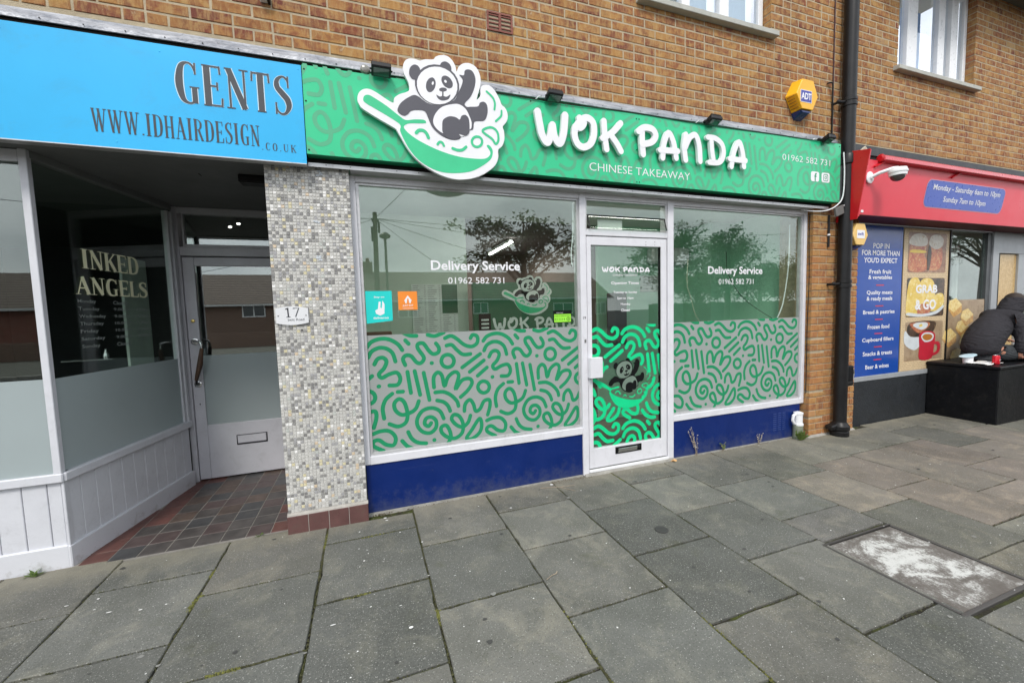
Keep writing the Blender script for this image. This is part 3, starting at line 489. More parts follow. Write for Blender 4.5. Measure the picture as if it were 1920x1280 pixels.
# ================================================================== SETTING
# bricks: one thing per wall; nearest ones are parts, the rest one joined part
TINTS = [(.34, .15, .075), (.30, .115, .066), (.39, .20, .08), (.24, .09, .065), (.42, .25, .10), (.35, .15, .08), (.20, .08, .062), (.37, .175, .075), (.30, .13, .075), (.48, .35, .20), (.37, .19, .09), (.27, .10, .065)]
TW = [5, 5, 4, 4, 3, 5, 3, 5, 5, 2, 4, 4]
def in_frame(p):
    d = Vector(p)-CAM; z = d.dot(fw)
    if z <= .1: return 0
    x = 765.75*d.dot(r2)/z; y = 765.75*d.dot(u2)/z
    return 0 if abs(x) > 985 or abs(y) > 665 else 1/(z*z)
def lay_bricks(root, cells, yf, yb, mat, limit):
    """cells: (x0,x1,z0,z1) list of brick fronts facing -y"""
    sc = sorted(((in_frame(((a+b)/2, yf, (c+d)/2))*(b-a), (a, b, c, d)) for a, b, c, d in cells), reverse=True)
    near = [c for s_, c in sc[:limit] if s_ > 0]; rest = [c for s_, c in sc if s_ > 0][len(near):] + [c for s_, c in sc if s_ == 0]
    protos = {}
    for a, b, c, d in near:
        key = (round(b-a, 3), random.randrange(14))
        if key not in protos:
            mb = MB(); mb.tint = random.choices(TINTS, TW)[0]; w = key[0]
            mb.brick(0, w, 0, yb-yf, 0, d-c); protos[key] = mb.mesh('brick', mat)
        o = bpy.data.objects.new('brick', protos[key]); COL.objects.link(o)
        o.location = (a-root.location.x, yf-root.location.y+random.uniform(-.0015, .0015), c-root.location.z); o.parent = root
    mb = MB()
    for a, b, c, d in rest:
        mb.tint = random.choices(TINTS, TW)[0]
        o_ = random.uniform(-.0015, .0015); mb.brick(a, b, yf+o_, yb, c, d)
    if rest:
        mb.v = [(x-root.location.x, y-root.location.y, z-root.location.z) for x, y, z in mb.v]
        mb.build('brickwork', mat, root, kind='stuff')
def bond(x0, x1, k0, k1, off=.0, holes=()):
    out = []; P = .225; J = .0055
    for k in range(k0, k1):
        z0, z1 = k*.075+J, (k+1)*.075-J; s_ = off+(P/2 if k % 2 else 0)
        segs = [(x0, x1)]
        for hx0, hx1, hz0, hz1 in holes:
            if z1 > hz0+.01 and z0 < hz1-.01:
                ns = []
                for a, b in segs:
                    if hx1 <= a or hx0 >= b: ns.append((a, b))
                    else:
                        if hx0 > a: ns.append((a, hx0))
                        if hx1 < b: ns.append((hx1, b))
                segs = ns
        for a, b in segs:
            n = math.floor((a-s_)/P); x = s_+n*P
            while x < b:
                u, v = max(x, a), min(x+P, b)
                jl = J if u > a+1e-6 else 0; jr = J if v < b-1e-6 else 0
                if v-u > .03:
                    if v-u > .2 and random.random() < .10 and x > a and x+P < b:
                        out += [(u+J, u+P/2-J, z0, z1), (u+P/2+J, v-J, z0, z1)]
                    else: out.append((u+jl, v-jr, z0, z1))
                x += P
    return out
YW = -.09
up_w = At('brick_wall', 'brown stock brick upper wall running above all the shop signs', 'wall', (3, YW, 3.2))
W1 = (2.44, 3.974, 4.195, 5.42); W2 = (6.0, 7.575, 4.2, 5.42)
VENT = (.988, 1.205, 3.675, 3.825)
cells = bond(-3.2, 11.5, 44, 73, .088, (W1, W2, VENT))
lay_bricks(up_w.o, cells, YW, YW+.10, mBRICK, 300)
mo = MB()
def mort(x0, x1, z0, z1): mo.box(x0, x1, YW+.0035, YW+.16, z0, z1)
mort(-3.2, W1[0]-.004, 3.2, 5.5); mort(W1[0]-.004, W1[1]+.004, 3.2, W1[2]-.004); mort(W1[1]+.004, W2[0]-.004, 3.2, 5.5); mort(W2[0]-.004, W2[1]+.004, 3.2, W2[2]-.004); mort(W2[1]+.004, 11.5, 3.2, 5.5)
up_w.add(mo, 'mortar', mMORTAR)
# air brick
v = At('air_vent', 'red brown terracotta louvred air brick set high in the brick wall', 'air vent', (1.1, YW, 3.68))
mb = MB(); x0, x1, z0, z1 = .992, 1.201, 3.68, 3.82
for a, b in ((x0, x0+.014), (x1-.014, x1), ((x0+x1)/2-.009, (x0+x1)/2+.009)): mb.box(a, b, YW-.008, YW+.03, z0, z1)
for a, b in ((z0, z0+.012), (z1-.012, z1)): mb.box(x0+.014, x1-.014, YW-.0075, YW+.03, a, b)
v.add(mb, 'frame', mTERRA)
for c in range(2):
    for k in range(4):
        a = (x0+.014, (x0+x1)/2+.009)[c]; b = ((x0+x1)/2-.009, x1-.014)[c]; z = z0+.027+k*.029
        v.add(MB().hexa([(a, YW-.004, z), (b, YW-.004, z), (b, YW+.022, z+.012), (a, YW+.022, z+.012), (a, YW-.004, z+.008), (b, YW-.004, z+.008), (b, YW+.022, z+.02), (a, YW+.022, z+.02)]), 'louvre', mTERRA)
v.add(B(x0+.012, x1-.012, YW+.031, YW+.036, z0+.01, z1-.01), 'backing', mDARK)
# eave
ev = At('roof_eave', 'dark overhanging eave at the top right corner of the brick wall', 'eave', (8, -.3, 5.42))
ev.add(B(5.5, 12, -.5, .1, 5.425, 5.47), 'soffit', M('eave_board', (.10, .11, .09), .8)); ev.add(B(5.5, 12, -.56, -.5, 5.38, 5.56), 'gutter', mPIPE, bevel=.01)

# upper windows
def upper_window(x0, x1, z0, z1, bars, label, curtain):
    w = At('upper_window', label, 'window', ((x0+x1)/2, 0, z0), 'white framed upstairs windows')
    yf = -.004
    f = MB().box(x0, x0+.06, yf, yf+.06, z0, z1).box(x1-.06, x1, yf, yf+.06, z0, z1).box(x0+.06, x1-.06, yf+.001, yf+.059, z0, z0+.07).box(x0+.06, x1-.06, yf+.001, yf+.059, z1-.07, z1)
    w.add(f, 'frame', mPVC, bevel=.004)
    xs = [x0+.06]
    for a, b in bars:
        w.add(B(a, b, yf-.012, yf+.058, z0+.07, z1-.07), 'mullion', mPVC, bevel=.004); xs += [a, b]
    xs.append(x1-.06)
    for a, b in zip(xs[::2], xs[1::2]):
        w.add(B(a, b, yf+.03, yf+.034, z0+.07, z1-.07), 'pane', mGLU)
    sl = MB().hexa([(x0-.09, -.155, z0-.035), (x1+.045, -.155, z0-.035), (x1+.045, -.004, z0-.035), (x0-.09, -.004, z0-.035), (x0-.09, -.155, z0+.012), (x1+.045, -.155, z0+.012), (x1+.045, -.004, z0+.03), (x0-.09, -.004, z0+.03)])
    w.add(sl, 'sill', mSILL, bevel=.004)
    w.add(B(x0, x1, .9, .95, z0-.3, z1+.2), 'room_wall', M('dim_room_wall', (.10, .10, .105), .9)); w.add(B(x0, x1, .1, .9, z1+.1, z1+.12), 'room_ceiling', mCEIL)
    for cc in curtain:
        x, xe, za, zb, mt = cc; n = max(1, int((xe-x)/.075))
        for k in range(n):
            a = x+(xe-x)*k/n; b = x+(xe-x)*(k+1)/n-.004
            w.add(MB().hexa([(a, .16, za), (b, .145, za), (b, .149, za), (a, .164, za), (a, .16, zb), (b, .145, zb), (b, .149, zb), (a, .164, zb)]), 'blind_slat', mt)
    return w
mBLIND = M('pale_blue_blind', (.46, .58, .66), .8, var=.06); mBLIND2 = M('pale_blue_board', (.36, .52, .80), .7, var=.06)
upper_window(2.45, 3.966, 4.20, 5.42, [(2.93, 3.02), (3.385, 3.50)], 'white framed upstairs window with pale blue vertical blinds, above the green sign', [(2.52, 2.92, 4.25, 5.4, mBLIND), (3.02, 3.38, 4.25, 5.4, mBLIND), (3.52, 3.90, 4.25, 5.4, mBLIND)])
upper_window(6.01, 7.568, 4.21, 5.42, [(6.31, 6.50), (6.93, 7.06), (7.20, 7.34)], 'white framed upstairs window with a pale blue board behind the glass, above the red sign', [(6.05, 6.28, 4.25, 5.1, mBLIND2), (6.50, 6.88, 4.25, 5.16, mBLIND2)])

# ground ------------------------------------------------------------
g = B(-40, 60, -5.6, 1.5, -.3, -.016).build('pavement_bed', mSOIL); g['kind'] = 'structure'
g = B(-300, 300, -300, -5.6, -.4, -.12).build('ground', mASPH); g['kind'] = 'structure'
g = B(-300, 300, 1.5, 200, -.4, -.05).build('ground', mCONC); g['kind'] = 'structure'
pv = bpy.data.objects.new('pavement', None); COL.objects.link(pv); pv['kind'] = 'structure'
XL = [-6.3, -5.7, -5.1, -4.5, -3.95, -3.35, -2.75, -2.13, -1.545, -.95, -.335, .268, .868, 1.475, 2.072, 2.67, 3.285, 3.87, 4.46, 5.055, 5.655, 6.26, 6.87, 7.48, 8.09, 8.7, 9.3, 9.9, 10.5, 11.1]
FIRST = {-2.13: [-.52, -1.12], -1.545: [-.36, -.967], -.95: [-.625, -1.246], -.335: [-.335, -.944, -1.557], .268: [-.61, -1.223, -1.82], .868: [-.38, -.902, -1.515], 1.475: [-.61, -1.216, -1.811], 2.072: [-.34, -.904, -1.505, -2.11], 2.67: [-.663, -1.26, -1.555], 3.285: [-.79, -1.395, -1.995], 3.87: [-.648, -1.24, -1.83], 4.46: [-.62, -1.523], 5.055: [-.61, -1.205], 5.655: [-.30, -.905]}
STINT = [(.140, .141, .128), (.130, .132, .121), (.153, .150, .134), (.124, .127, .117), (.146, .145, .131)]
PINK = [(.200, .172, .146), (.185, .165, .14)]
pink = {(3.285, 1), (3.87, 1), (4.46, 1), (5.055, 1), (5.055, 2), (4.46, 2), (5.655, 2), (6.26, 1), (3.87, 2)}
EDGE = {}
nslab = 0
def slab(x0, x1, y0, y1, tint):
    J = .0046; mb = MB(); mb.tint = tint
    t = [random.uniform(-.0022, .0022) for _ in range(4)]; h = random.uniform(-.0012, .0012)
    Q = random.uniform(.0055, .0095); cs = [(x0+J, y0+Q), (x1-J, y0+Q), (x1-J, y1-Q), (x0+J, y1-Q)]
    j2 = lambda: random.uniform(-.0025, .0025)
    cs = [(x+j2(), y+j2()) for x, y in cs]; cx, cy = (x0+x1)/2, (y0+y1)/2; b = []; hh = []
    for q in range(4):
        p_, n_ = cs[q], cs[(q+1) % 4]; t0, t1 = t[q], t[(q+1) % 4]; S_ = 9
        nx, ny = -(n_[1]-p_[1]), (n_[0]-p_[0]); ln = math.hypot(nx, ny); nx /= ln; ny /= ln; wob = random.uniform(0, 6)
        for s_ in range(S_):
            f = s_/S_; dd = .0012*math.sin(wob+f*9)+random.choice([0, 0, 0, .001, .002])+(random.uniform(.003, .008) if random.random() < .07 else 0)
            b.append((p_[0]+(n_[0]-p_[0])*f+nx*dd, p_[1]+(n_[1]-p_[1])*f+ny*dd)); hh.append(t0+(t1-t0)*f+h)
    n = len(b)
    sh = lambda x, y, c_: (x+c_*(1 if x < cx else -1)*min(1, abs(x-cx)/.02), y+c_*(1 if y < cy else -1)*min(1, abs(y-cy)/.02))
    lo = [(x, y, -.04) for x, y in b]; mi = [(x, y, hh[k]-.005) for k, (x, y) in enumerate(b)]
    tp = [(*sh(x, y, .0035), hh[k]) for k, (x, y) in enumerate(b)]
    mb.v = [(x-cx, y-cy, z) for x, y, z in lo+mi+tp]
    for k in range(n):
        q = (k+1) % n; mb.face([k, q, n+q, n+k]); mb.face([n+k, n+q, 2*n+q, 2*n+k])
    mb.face(list(range(2*n, 3*n)))
    o = mb.build('paving_slab', mSLAB, pv, loc=(cx, cy, 0)); return o
def near_edge(x0):      # how far the column runs back
    if x0 < -1.9: return .02
    if x0 < -.7: return -.035
    if x0 < -.06: return -.10
    if x0 < 4.4: return -.026
    if x0 < 5.4: return -.095
    return -.012
for i, x0 in enumerate(XL[:-1]):
    x1 = XL[i+1]; ys = [near_edge(x0)]+list(FIRST.get(x0, []))
    if x0 not in FIRST: ys.append(random.choice([-.3, -.6, -.45]))
    while ys[-1] > -3.4: ys.append(ys[-1]-.605)
    for k in range(len(ys)-1):
        ya, yb = ys[k+1], ys[k]
        if x0 == 2.67 and k == 3: continue                                    # the access cover
        tint = random.choice(PINK if (x0, k) in pink else STINT)
        if x0 > 3.2 and (x0, k) not in pink: tint = tuple(v*w for v, w in zip(tint, (1.12, 1.08, 1.0)))
        if x0 == 2.67 and k == 2: ya = -1.545; tint = (.16, .155, .145)
        if x0 == 2.67 and k == 4: yb = -2.235
        slab(x0, x1, ya, yb, tint)
for k in range(30):   # edging slabs further out
    slab(-6+k*.62, -5.38+k*.62, -5.5, -4.05, random.choice(STINT))
k_ = B(-40, 60, -5.72, -5.6, -.4, -.01).build('kerb', mCONC, bevel=.01); k_['kind'] = 'structure'

# access cover with smeared white paint
mc = At('access_cover', 'square metal rimmed pavement cover smeared with white paint', 'access cover', (2.95, -1.88, 0))
x0, x1, y0, y1 = 2.625, 3.285, -2.22, -1.56
fr = MB().box(x0, x1, y0, y0+.018, -.03, .001).box(x0, x1, y1-.018, y1, -.03, .001).box(x0, x0+.018, y0+.018, y1-.018, -.03, .001).box(x1-.018, x1, y0+.018, y1-.018, -.03, .001)
mc.add(fr, 'rim', M('worn_steel_rim', (.10, .095, .09), .55, .5, dirt=.5), bevel=.002)
mc.add(B(x0+.024, x1-.024, y0+.024, y1-.024, -.03, -.003), 'lid', mCOVER, bevel=.003)
# small round plug in a slab
pl = At('pavement_plug', 'small round dark plug set in a grey paving slab', 'cover', (2.04, -1.02, 0)); pl.add(MB().lathe((1.83, -1.04, .0), [(.045, -.01), (.045, .0045), (.04, .0065)], 20), 'disc', M('plug_bitumen', (.045, .045, .043), .7, bump=.004))

# moss and litter
def moss(name, mat, spots, n, sp, sz, kind='stuff', zz=-.006):
    mb = MB()
    for (ax, ay, bx, by, wt) in spots:
        L = math.hypot(bx-ax, by-ay)
        for _ in range(int(n*L*wt)):
            t = random.random(); x = ax+(bx-ax)*t+random.gauss(0, sp); y = ay+(by-ay)*t+random.gauss(0, sp); r = random.uniform(.4, 1)*sz
            h = random.uniform(.3, 1)*sz*1.1; b = len(mb.v); a0 = random.random()*6
            for q in range(5): mb.v.append((x+r*math.cos(a0+q*1.257), y+r*math.sin(a0+q*1.257), zz))
            mb.v.append((x, y, zz+h+r*.4))
            for q in range(5): mb.face([b+q, b+(q+1) % 5, b+5])
    o = mb.build(name, mat, kind=kind); o['label'] = 'green moss growing in the joints between paving slabs'; return o
JL = []
for i, x0 in enumerate(XL[6:22]):
    JL.append((x0, near_edge(x0)-.02, x0, -2.6, random.choice([.25, .6, 1.0]) if x0 < 2.1 else .12))
for x0, ys in FIRST.items():
    x1 = XL[XL.index(x0)+1]
    for y in ys: JL.append((x0, y, x1, y, random.choice([.25, .5, .9]) if x0 < 1.4 else .1))
JL += [(-.945, -.60, -.955, -.72, 5), (-.70, -1.245, -.40, -1.245, 2.5), (.868, -1.7, .868, -2.2, 3), (1.475, -1.85, 1.475, -2.25, 6), (-.335, -.15, -.335, -.7, 2.2), (2.07, -.08, 2.07, -.3, 5), (1.45, -.1, 1.47, -.3, 2)]
moss('joint_moss', mMOSS, JL, 330, .0035, .0048)
moss('joint_moss_clump', M('bright_moss', (.16, .165, .04), .95, var=.4, sc=40, bump=.01, bs=150), [(-.94, -.60, -.965, -.74, 6), (-.93, -.35, -.95, -.45, 3), (-.72, -1.24, -.60, -1.25, 4), (-.335, -.20, -.335, -.38, 3), (.10, -.60, .2, -.61, 0.1), (.268, -1.22, .268, -1.32, 3), (.868, -1.45, .868, -2.1, .5), (1.475, -1.75, 1.475, -2.2, 2.2), (2.06, -.06, 2.07, -.25, 1.6), (-.2, -.95, -.05, -.95, 1.2), (-.1, -.345, .1, -.34, .8)], 200, .007, .007)
moss('edge_soil_crumbs', M('soil_crumbs', (.10, .08, .05), .95, var=.4, sc=30), [(-.04, -.035, 1.8, -.035, .5), (1.2, -.045, 1.85, -.05, 3.4), (2.82, -.04, 4.6, -.04, 2.4), (-.58, -.1, -.06, -.1, .6), (1.5, -.08, 1.9, -.06, 4), (.9, -.05, 1.85, -.06, 2), (2.8, -.06, 3.4, -.05, 3), (3.7, -.05, 4.45, -.05, 3)], 330, .016, .0065)
mb = MB()
random.seed(11)
for _ in range(330):
    x = random.uniform(-2, 5.5); y = random.uniform(-2.3, -.05); r = random.choice([.0015, .002, .003, .005]) * (1.4 if x < .6 else 1)
    a = random.random()*6; b = len(mb.v); e = random.uniform(.4, 1)
    for q in range(5): mb.v.append((x+r*math.cos(a+q*1.257), y+r*e*math.sin(a+q*1.257), .0035+random.uniform(0, .0015)))
    mb.face([b, b+1, b+2, b+3, b+4])
for x, y, r, e in [(.13, -1.3, .011, .7), (-.23, -1.14, .014, .25), (.98, -.35, .010, .6), (-1.35, -.6, .013, .3), (-1.2, -.64, .009, .5), (.06, -.13, .012, .6), (.07, -.17, .011, .5), (1.45, -.09, .016, .8), (-1.6, -.45, .01, .3)]:
    b = len(mb.v); a = random.random()
    for q in range(8): mb.v.append((x+r*math.cos(a+q*.785), y+r*e*math.sin(a+q*.785), .006))
    mb.face(list(range(b, b+8)))
o = mb.build('litter_flecks', mPAPER, kind='stuff'); o['label'] = 'tiny white scraps scattered over the paving slabs'
mb = MB()
for _ in range(90):      # trodden gum and old spots
    x = random.uniform(-2, 6.5); y = random.uniform(-2.6, -.1); r = random.uniform(.006, .016); b = len(mb.v); ph = random.random()*6; e = random.uniform(.6, 1)
    for q in range(10): rr = r*(1+.18*math.sin(q*2.1+ph)); mb.v.append((x+rr*math.cos(q*.628), y+rr*e*math.sin(q*.628), .0036))
    mb.cur = random.choice([0, 0, 1]); mb.face(list(range(b, b+10)))
o = mb.build('trodden_gum_spots', [M('dark_gum', (.055, .055, .052), .8, var=.2), M('pale_gum', (.21, .21, .195), .8, var=.2)], kind='stuff'); o['label'] = 'flat dark and pale gum spots trodden into the paving slabs'
# dry leaf by the door
lf = At('dead_leaf', 'curled tan dead leaf lying by the right foot of the shop door', 'leaf', (2.78, -.07, 0))
mb = MB(); n = 12
for k in range(n): a = 2*math.pi*k/n; rr = .028+.012*math.cos(3*a); mb.v.append((2.78+rr*math.cos(a), -.075+rr*.8*math.sin(a), .012+.01*math.sin(2*a)))
mb.v.append((2.78, -.075, .006))
for k in range(n): mb.face([k, (k+1) % n, n])
lf.add(mb, 'blade', M('dead_leaf_tan', (.55, .33, .14), .7, var=.2, sc=30)); lf.add(MB().tube([(2.80, -.075, .006), (2.84, -.09, .004), (2.86, -.085, .008)], .0012, 5), 'stalk', mDRY)

# ================================================================== FASCIA AND CENTRAL SHOP
def ledge(name, label, x0, x1, za, zb, mat, yb, yf, loc):
    t = At(name, label, 'flashing', loc)
    segs = 24; mb = MB()
    for k in range(segs):     # gently buckled sheet dressed over the sign
        xa = x0+(x1-x0)*k/segs; xb = x0+(x1-x0)*(k+1)/segs
        f = lambda x: .004*math.sin(x*7.3)+.003*math.sin(x*17)
        slope = lambda x: .006*(x+.31)
        P = []
        for x in (xa, xb):
            s_ = slope(x)
            P.append([(x, yb, zb+s_), (x, yf+.012+f(x), za+.03+s_+f(x)*.6), (x, yf+f(x), za+.022+s_), (x, yf+f(x)*.7, za+s_)])
        b = len(mb.v); mb.v += P[0]+P[1]
        for q in range(3): mb.face([b+q, b+q+1, b+4+q+1, b+4+q][::-1])
        mb.v += [(x_, y_+.004, z_-.003) for x_, y_, z_ in P[0]+P[1]]
        for q in range(3): mb.face([b+8+q, b+8+q+1, b+12+q+1, b+12+q])
        mb.face([b+3, b+7, b+15, b+11])
    t.add(mb, 'lead_sheet', mat, smooth=True)
    for k in range(int((x1-x0)/.19)):
        x = x0+.1+k*.19; z = za+.014+.006*(x+.31)
        t.add(MB().ball((x, yf-.001, z), .004, .003, .004, 6, 4), 'nail', mPIPE)
    return t
ledge('lead_flashing', 'weathered grey lead flashing nailed along the top of the blue and green signs', -4, 4.95, 3.212, 3.285, mLEAD, -.088, -.125, (0, -.1, 3.2))
bb = At('sign_backing_board', 'dark timber board behind the blue and green signs', 'board', (0, -.09, 2.5)); bb.add(B(-4, 4.9, -.105, -.089, 2.565, 3.207), 'board', mDARK)
# beam over the shopfronts
lt = B(-4, 4.62, -.08, .10, 2.60, 3.20).build('lintel', mDARK); lt['kind'] = 'structure'
tr = At('sign_drip_trim', 'bright aluminium drip strip under the green sign', 'trim', (2, -.12, 2.53))
mb = MB().box(-.312, 4.82, -.133, -.128, 2.531, 2.556).box(-.312, 4.82, -.128, -.089, 2.552, 2.556).box(-.05, 4.62, -.128, -.028, 2.531, 2.535)
tr.add(mb, 'strip', mALU2)
for k in range(33): tr.add(MB().ball((-.2+k*.155, -.1335, 2.547), .0035, .002, .0035, 6, 4), 'screw', mPIPE)

# the green sign
gs = At('shop_sign', 'long bright green shop sign with raised white WOK PANDA letters', 'shop sign', (2.3, -.14, 2.59))
def gz(x): return 3.155+.010*(x+.31)
x0, x1 = -.308, 4.905
for a, b in ((x0, 2.2985), (2.2997, x1)):
    mb = MB().hexa([(a, -.186, 2.594), (b, -.186, 2.594), (b, -.183, 2.594), (a, -.183, 2.594), (a, -.186, gz(a)), (b, -.186, gz(b)), (b, -.183, gz(b)), (a, -.183, gz(a))])
    gs.add(mb, 'face_panel', mGREEN)
    mb = MB().box(a, b, -.183, -.107, 2.594, 2.598)
    mb.hexa([(a, -.183, gz(a)-.004), (b, -.183, gz(b)-.004), (b, -.107, gz(b)-.004), (a, -.107, gz(a)-.004), (a, -.183, gz(a)), (b, -.183, gz(b)), (b, -.107, gz(b)), (a, -.107, gz(a))])
    e = b-.004 if b > 4 else a; mb.box(e, e+.004, -.183, -.107, 2.598, gz(a)-.004)
    gs.add(mb, 'sign_return', mGREEND)
mb = MB()
SPX, SPZ = DOODLE[25][-1]
for n in range(-1, 7):
    for q in (-1, 0, 1):
        for k, st in enumerate(DOODLE):
            P = [(.019+n*.919+(x-SPX)*.97, 2.659+q*.88+(z-SPZ)*.97) for x, z in st]
            if max(p[0] for p in P) < x0 or min(p[0] for p in P) > x1 or max(p[1] for p in P) < 2.58 or min(p[1] for p in P) > 3.22: continue
            mb.ribbon(P, .0275, -.1864-.00002*(k % 7), rise=.000004)
gs.add(mb, 'printed_pattern', mGREENP, clip=(x0+.001, x1-.001, 2.596, 3.165), kind='stuff')
for wd, strokes in WOKP:
    mb = MB()
    for q, s_ in enumerate(strokes): mb.ribbon(s_, wd*.97, -.232-.0014*q, -.206, rise=.00001)
    gs.add(mb, 'letter', mWHITE)
    for s_ in strokes:
        x, z = s_[len(s_)//2][:2]; gs.add(MB().tube([(x, -.207, z), (x, -.186, z)], .006, 6), 'letter_standoff', mGREEND)
gs.add(text_mb('CHINESE TAKEAWAY', 1.815, 2.865, 2.668, 2.733, -.188, off=-.008), 'lettering', mWHITE)
gs.add(text_mb('01962 582 731', 4.035, 4.74, 2.962, 3.022, -.188, off=-.008), 'lettering', mWHITE)
for a, b in ((4.452, 4.575), (4.614, 4.738)):
    mb = MB(); r_ = .022; cxs = [(b-r_, 2.886-r_, 0), (a+r_, 2.886-r_, 90), (a+r_, 2.786+r_, 180), (b-r_, 2.786+r_, 270)]
    mb.prism([(cx+r_*math.cos(rad(an+t)), cz+r_*math.sin(rad(an+t))) for cx, cz, an in cxs for t in (0, 30, 60, 90)], -.1885, -.1868); gs.add(mb, 'icon_tile', mWHITE)
mb = MB().ribbon([(4.537, 2.862), (4.522, 2.864), (4.516, 2.850), (4.516, 2.788)], .015, -.1895, caps=False); mb.box(4.502, 4.535, -.1897, -.1894, 2.832, 2.845); gs.add(mb, 'icon_mark', mGREEND)
mb = MB(); sq = lambda c, r, n=24: [(c[0]+r*max(-1, min(1, 1.25*math.cos(2*math.pi*k/n))), c[1]+r*max(-1, min(1, 1.25*math.sin(2*math.pi*k/n)))) for k in range(n+1)]
mb.ribbon(sq((4.676, 2.836), .033), .007, -.1895, smooth=False, caps=False); mb.ribbon([(4.676+.014*math.cos(k*.4), 2.836+.014*math.sin(k*.4)) for k in range(17)], .007, -.1895, smooth=False, caps=False); mb.ball((4.697, -.1895, 2.858), .004, .001, .004, 8, 4); gs.add(mb, 'icon_mark', mGREEND)
for x, z in [(-.295, 3.13), (-.295, 2.93), (-.295, 2.62), (2.285, 3.14), (2.312, 3.14), (2.285, 2.88), (2.312, 2.88), (2.285, 2.61), (2.312, 2.61), (1.3, 3.15), (3.6, 3.16), (4.885, 3.18), (4.885, 2.61)]:
    gs.add(MB().ball((x, -.187, z), .006, .003, .006, 8, 5), 'screw', mPIPE)

# round panda-in-a-wok emblem board
def logo(add, fn, y, scale, mats, board=None, st=1.0, dl=.0012):
    """fn maps (x, y, z) of the sign plane to the target; y steps forward by dl per layer"""
    g_, d_, w_ = mats
    F = lambda pol, l, m_, n, dd=None: add(MB().prism(smooth_poly(LOGO[pol]), y-l*dl, y-l*dl+(dd or dl*.9), fn), n, m_)
    F('wok', 1, g_, 'wok_shape')
    mb = MB()
    for k, (w, s_) in enumerate(LOGO_ST[:-1]): mb.ribbon(s_, w*st, y-1.5*dl-.00003*k, rise=.000002, fn=fn)
    mb.ribbon(LOGO['ring']+[LOGO['ring'][0]], .018*st, y-1.6*dl, smooth=False, fn=fn, caps=False)
    add(mb, 'noodle_marks', g_, kind='stuff')
    mb = MB()
    for k, p in enumerate(('body', 'ear1', 'ear2', 'head')): mb.prism(LOGO[p] if p != 'body' else smooth_poly(LOGO[p]), y-(2+.25*k)*dl, y-(2+.25*k)*dl+dl*.2, fn)
    add(mb, 'dark_figure', d_, kind='stuff')
    if w_ is not None:
        mb = MB().prism(LOGO['face'], y-3.2*dl, y-3.0*dl, fn); mb.prism(smooth_poly(LOGO['belly']), y-3.2*dl, y-3.0*dl, fn); add(mb, 'pale_patch', w_, kind='stuff')
    mb = MB()
    for p in ('eye1', 'eye2', 'nose'): mb.prism(LOGO[p], y-3.8*dl, y-3.5*dl, fn)
    mb.prism(smooth_poly(LOGO['mouth']), y-3.8*dl, y-3.5*dl, fn); mb.ribbon(LOGO_ST[-1][1], LOGO_ST[-1][0], y-3.9*dl, fn=fn); mb.prism(smooth_poly(LOGO['feet']), y-3.8*dl, y-3.5*dl, fn)
    add(mb, 'dark_features', d_, kind='stuff')
    if w_ is not None:
        mb = MB()
        for p in ('pup1', 'pup2'): mb.prism(LOGO[p], y-4.3*dl, y-4.1*dl, fn)
        add(mb, 'eye_glint', w_, kind='stuff')
em = At('emblem_board', 'white cut-out board on the green sign with a charcoal panda lying in a green wok', 'emblem', (.55, -.23, 2.5))
em.add(MB().prism(smooth_poly(LOGO['board']), -.232, -.206), 'board', mWHITE)
for x, z in ((.2, 2.95), (.7, 2.7), (.9, 2.9), (.5, 2.65)): em.add(MB().tube([(x, -.207, z), (x, -.187, z)], .012, 8), 'standoff', mPIPE)
logo(em.add, None, -.232, 1, (mLOGOG, mPANDA, mWHITE))

# shop windows -------------------------------------------------------
def frame_bars(t, bars, mat=mALU, bevel=.003, name='frame_bar'):
    for b in bars: t.add(B(*b), name, mat, bevel=bevel)
def film_with_doodles(t, x0, x1, z0, z1, dx, y, mf, md, w=.031, hole=None):
    if mf: t.add(B(x0, x1, y-.0004, y+.0002, z0, z1), 'frosted_film', mf)
    mb = MB()
    for n in range(-1, 4):
        for q in (-1, 0, 1):
            for k, st in enumerate(DOODLE):
                P = [(x+dx+n*.905, z+q*.90) for x, z in st]
                if max(p[0] for p in P) < x0 or min(p[0] for p in P) > x1 or max(p[1] for p in P) < z0 or min(p[1] for p in P) > z1: continue
                if hole:
                    run = []
                    for p in catmull(P)+[None]:
                        if p is not None and ((p[0]-hole[0])/hole[2])**2+((p[1]-hole[1])/hole[3])**2 > 1: run.append(p)
                        else:
                            if len(run) > 2: mb.ribbon(run, w, y-.0008-.00003*(k % 7), rise=.000004, smooth=False)
                            run = []
                else: mb.ribbon(P, w, y-.0008-.00003*(k % 7), rise=.000004)
    t.add(mb, 'vinyl_pattern', md, clip=(x0, x1, z0, z1), kind='stuff')
# left big window
lw_ = At('shopfront_window', 'large left shop window with green doodle film below and a Delivery Service line', 'window', (.87, 0, .39), 'shop windows of the takeaway')
frame_bars(lw_, [(-.066, -.022, -.03, .05, .39, 2.527), (-.022, 1.80, -.029, .05, 2.482, 2.527), (-.022, 1.80, -.034, .05, .39, .452)])
frame_bars(lw_, [(-.022, .0, -.012, .03, .452, 2.482), (1.782, 1.80, -.012, .05, .452, 2.482), (0, 1.782, -.014, .03, .452, .475), (0, 1.782, -.012, .03, 2.466, 2.482)], mALU2, .001, 'glazing_bead')
lw_.add(B(-.005, 1.787, .004, .010, .47, 2.47), 'pane', mGL)
film_with_doodles(lw_, 0, 1.782, .475, 1.368, 0, .0025, mFROST, mDOOD)
lw_.add(text_mb('Delivery Service', .50, 1.245, 1.835, 1.935, .002, off=.022), 'lettering', mWHITE)
lw_.add(text_mb('01962 582 731', .632, 1.102, 1.752, 1.802, .002, off=.0), 'lettering', mWHITE)
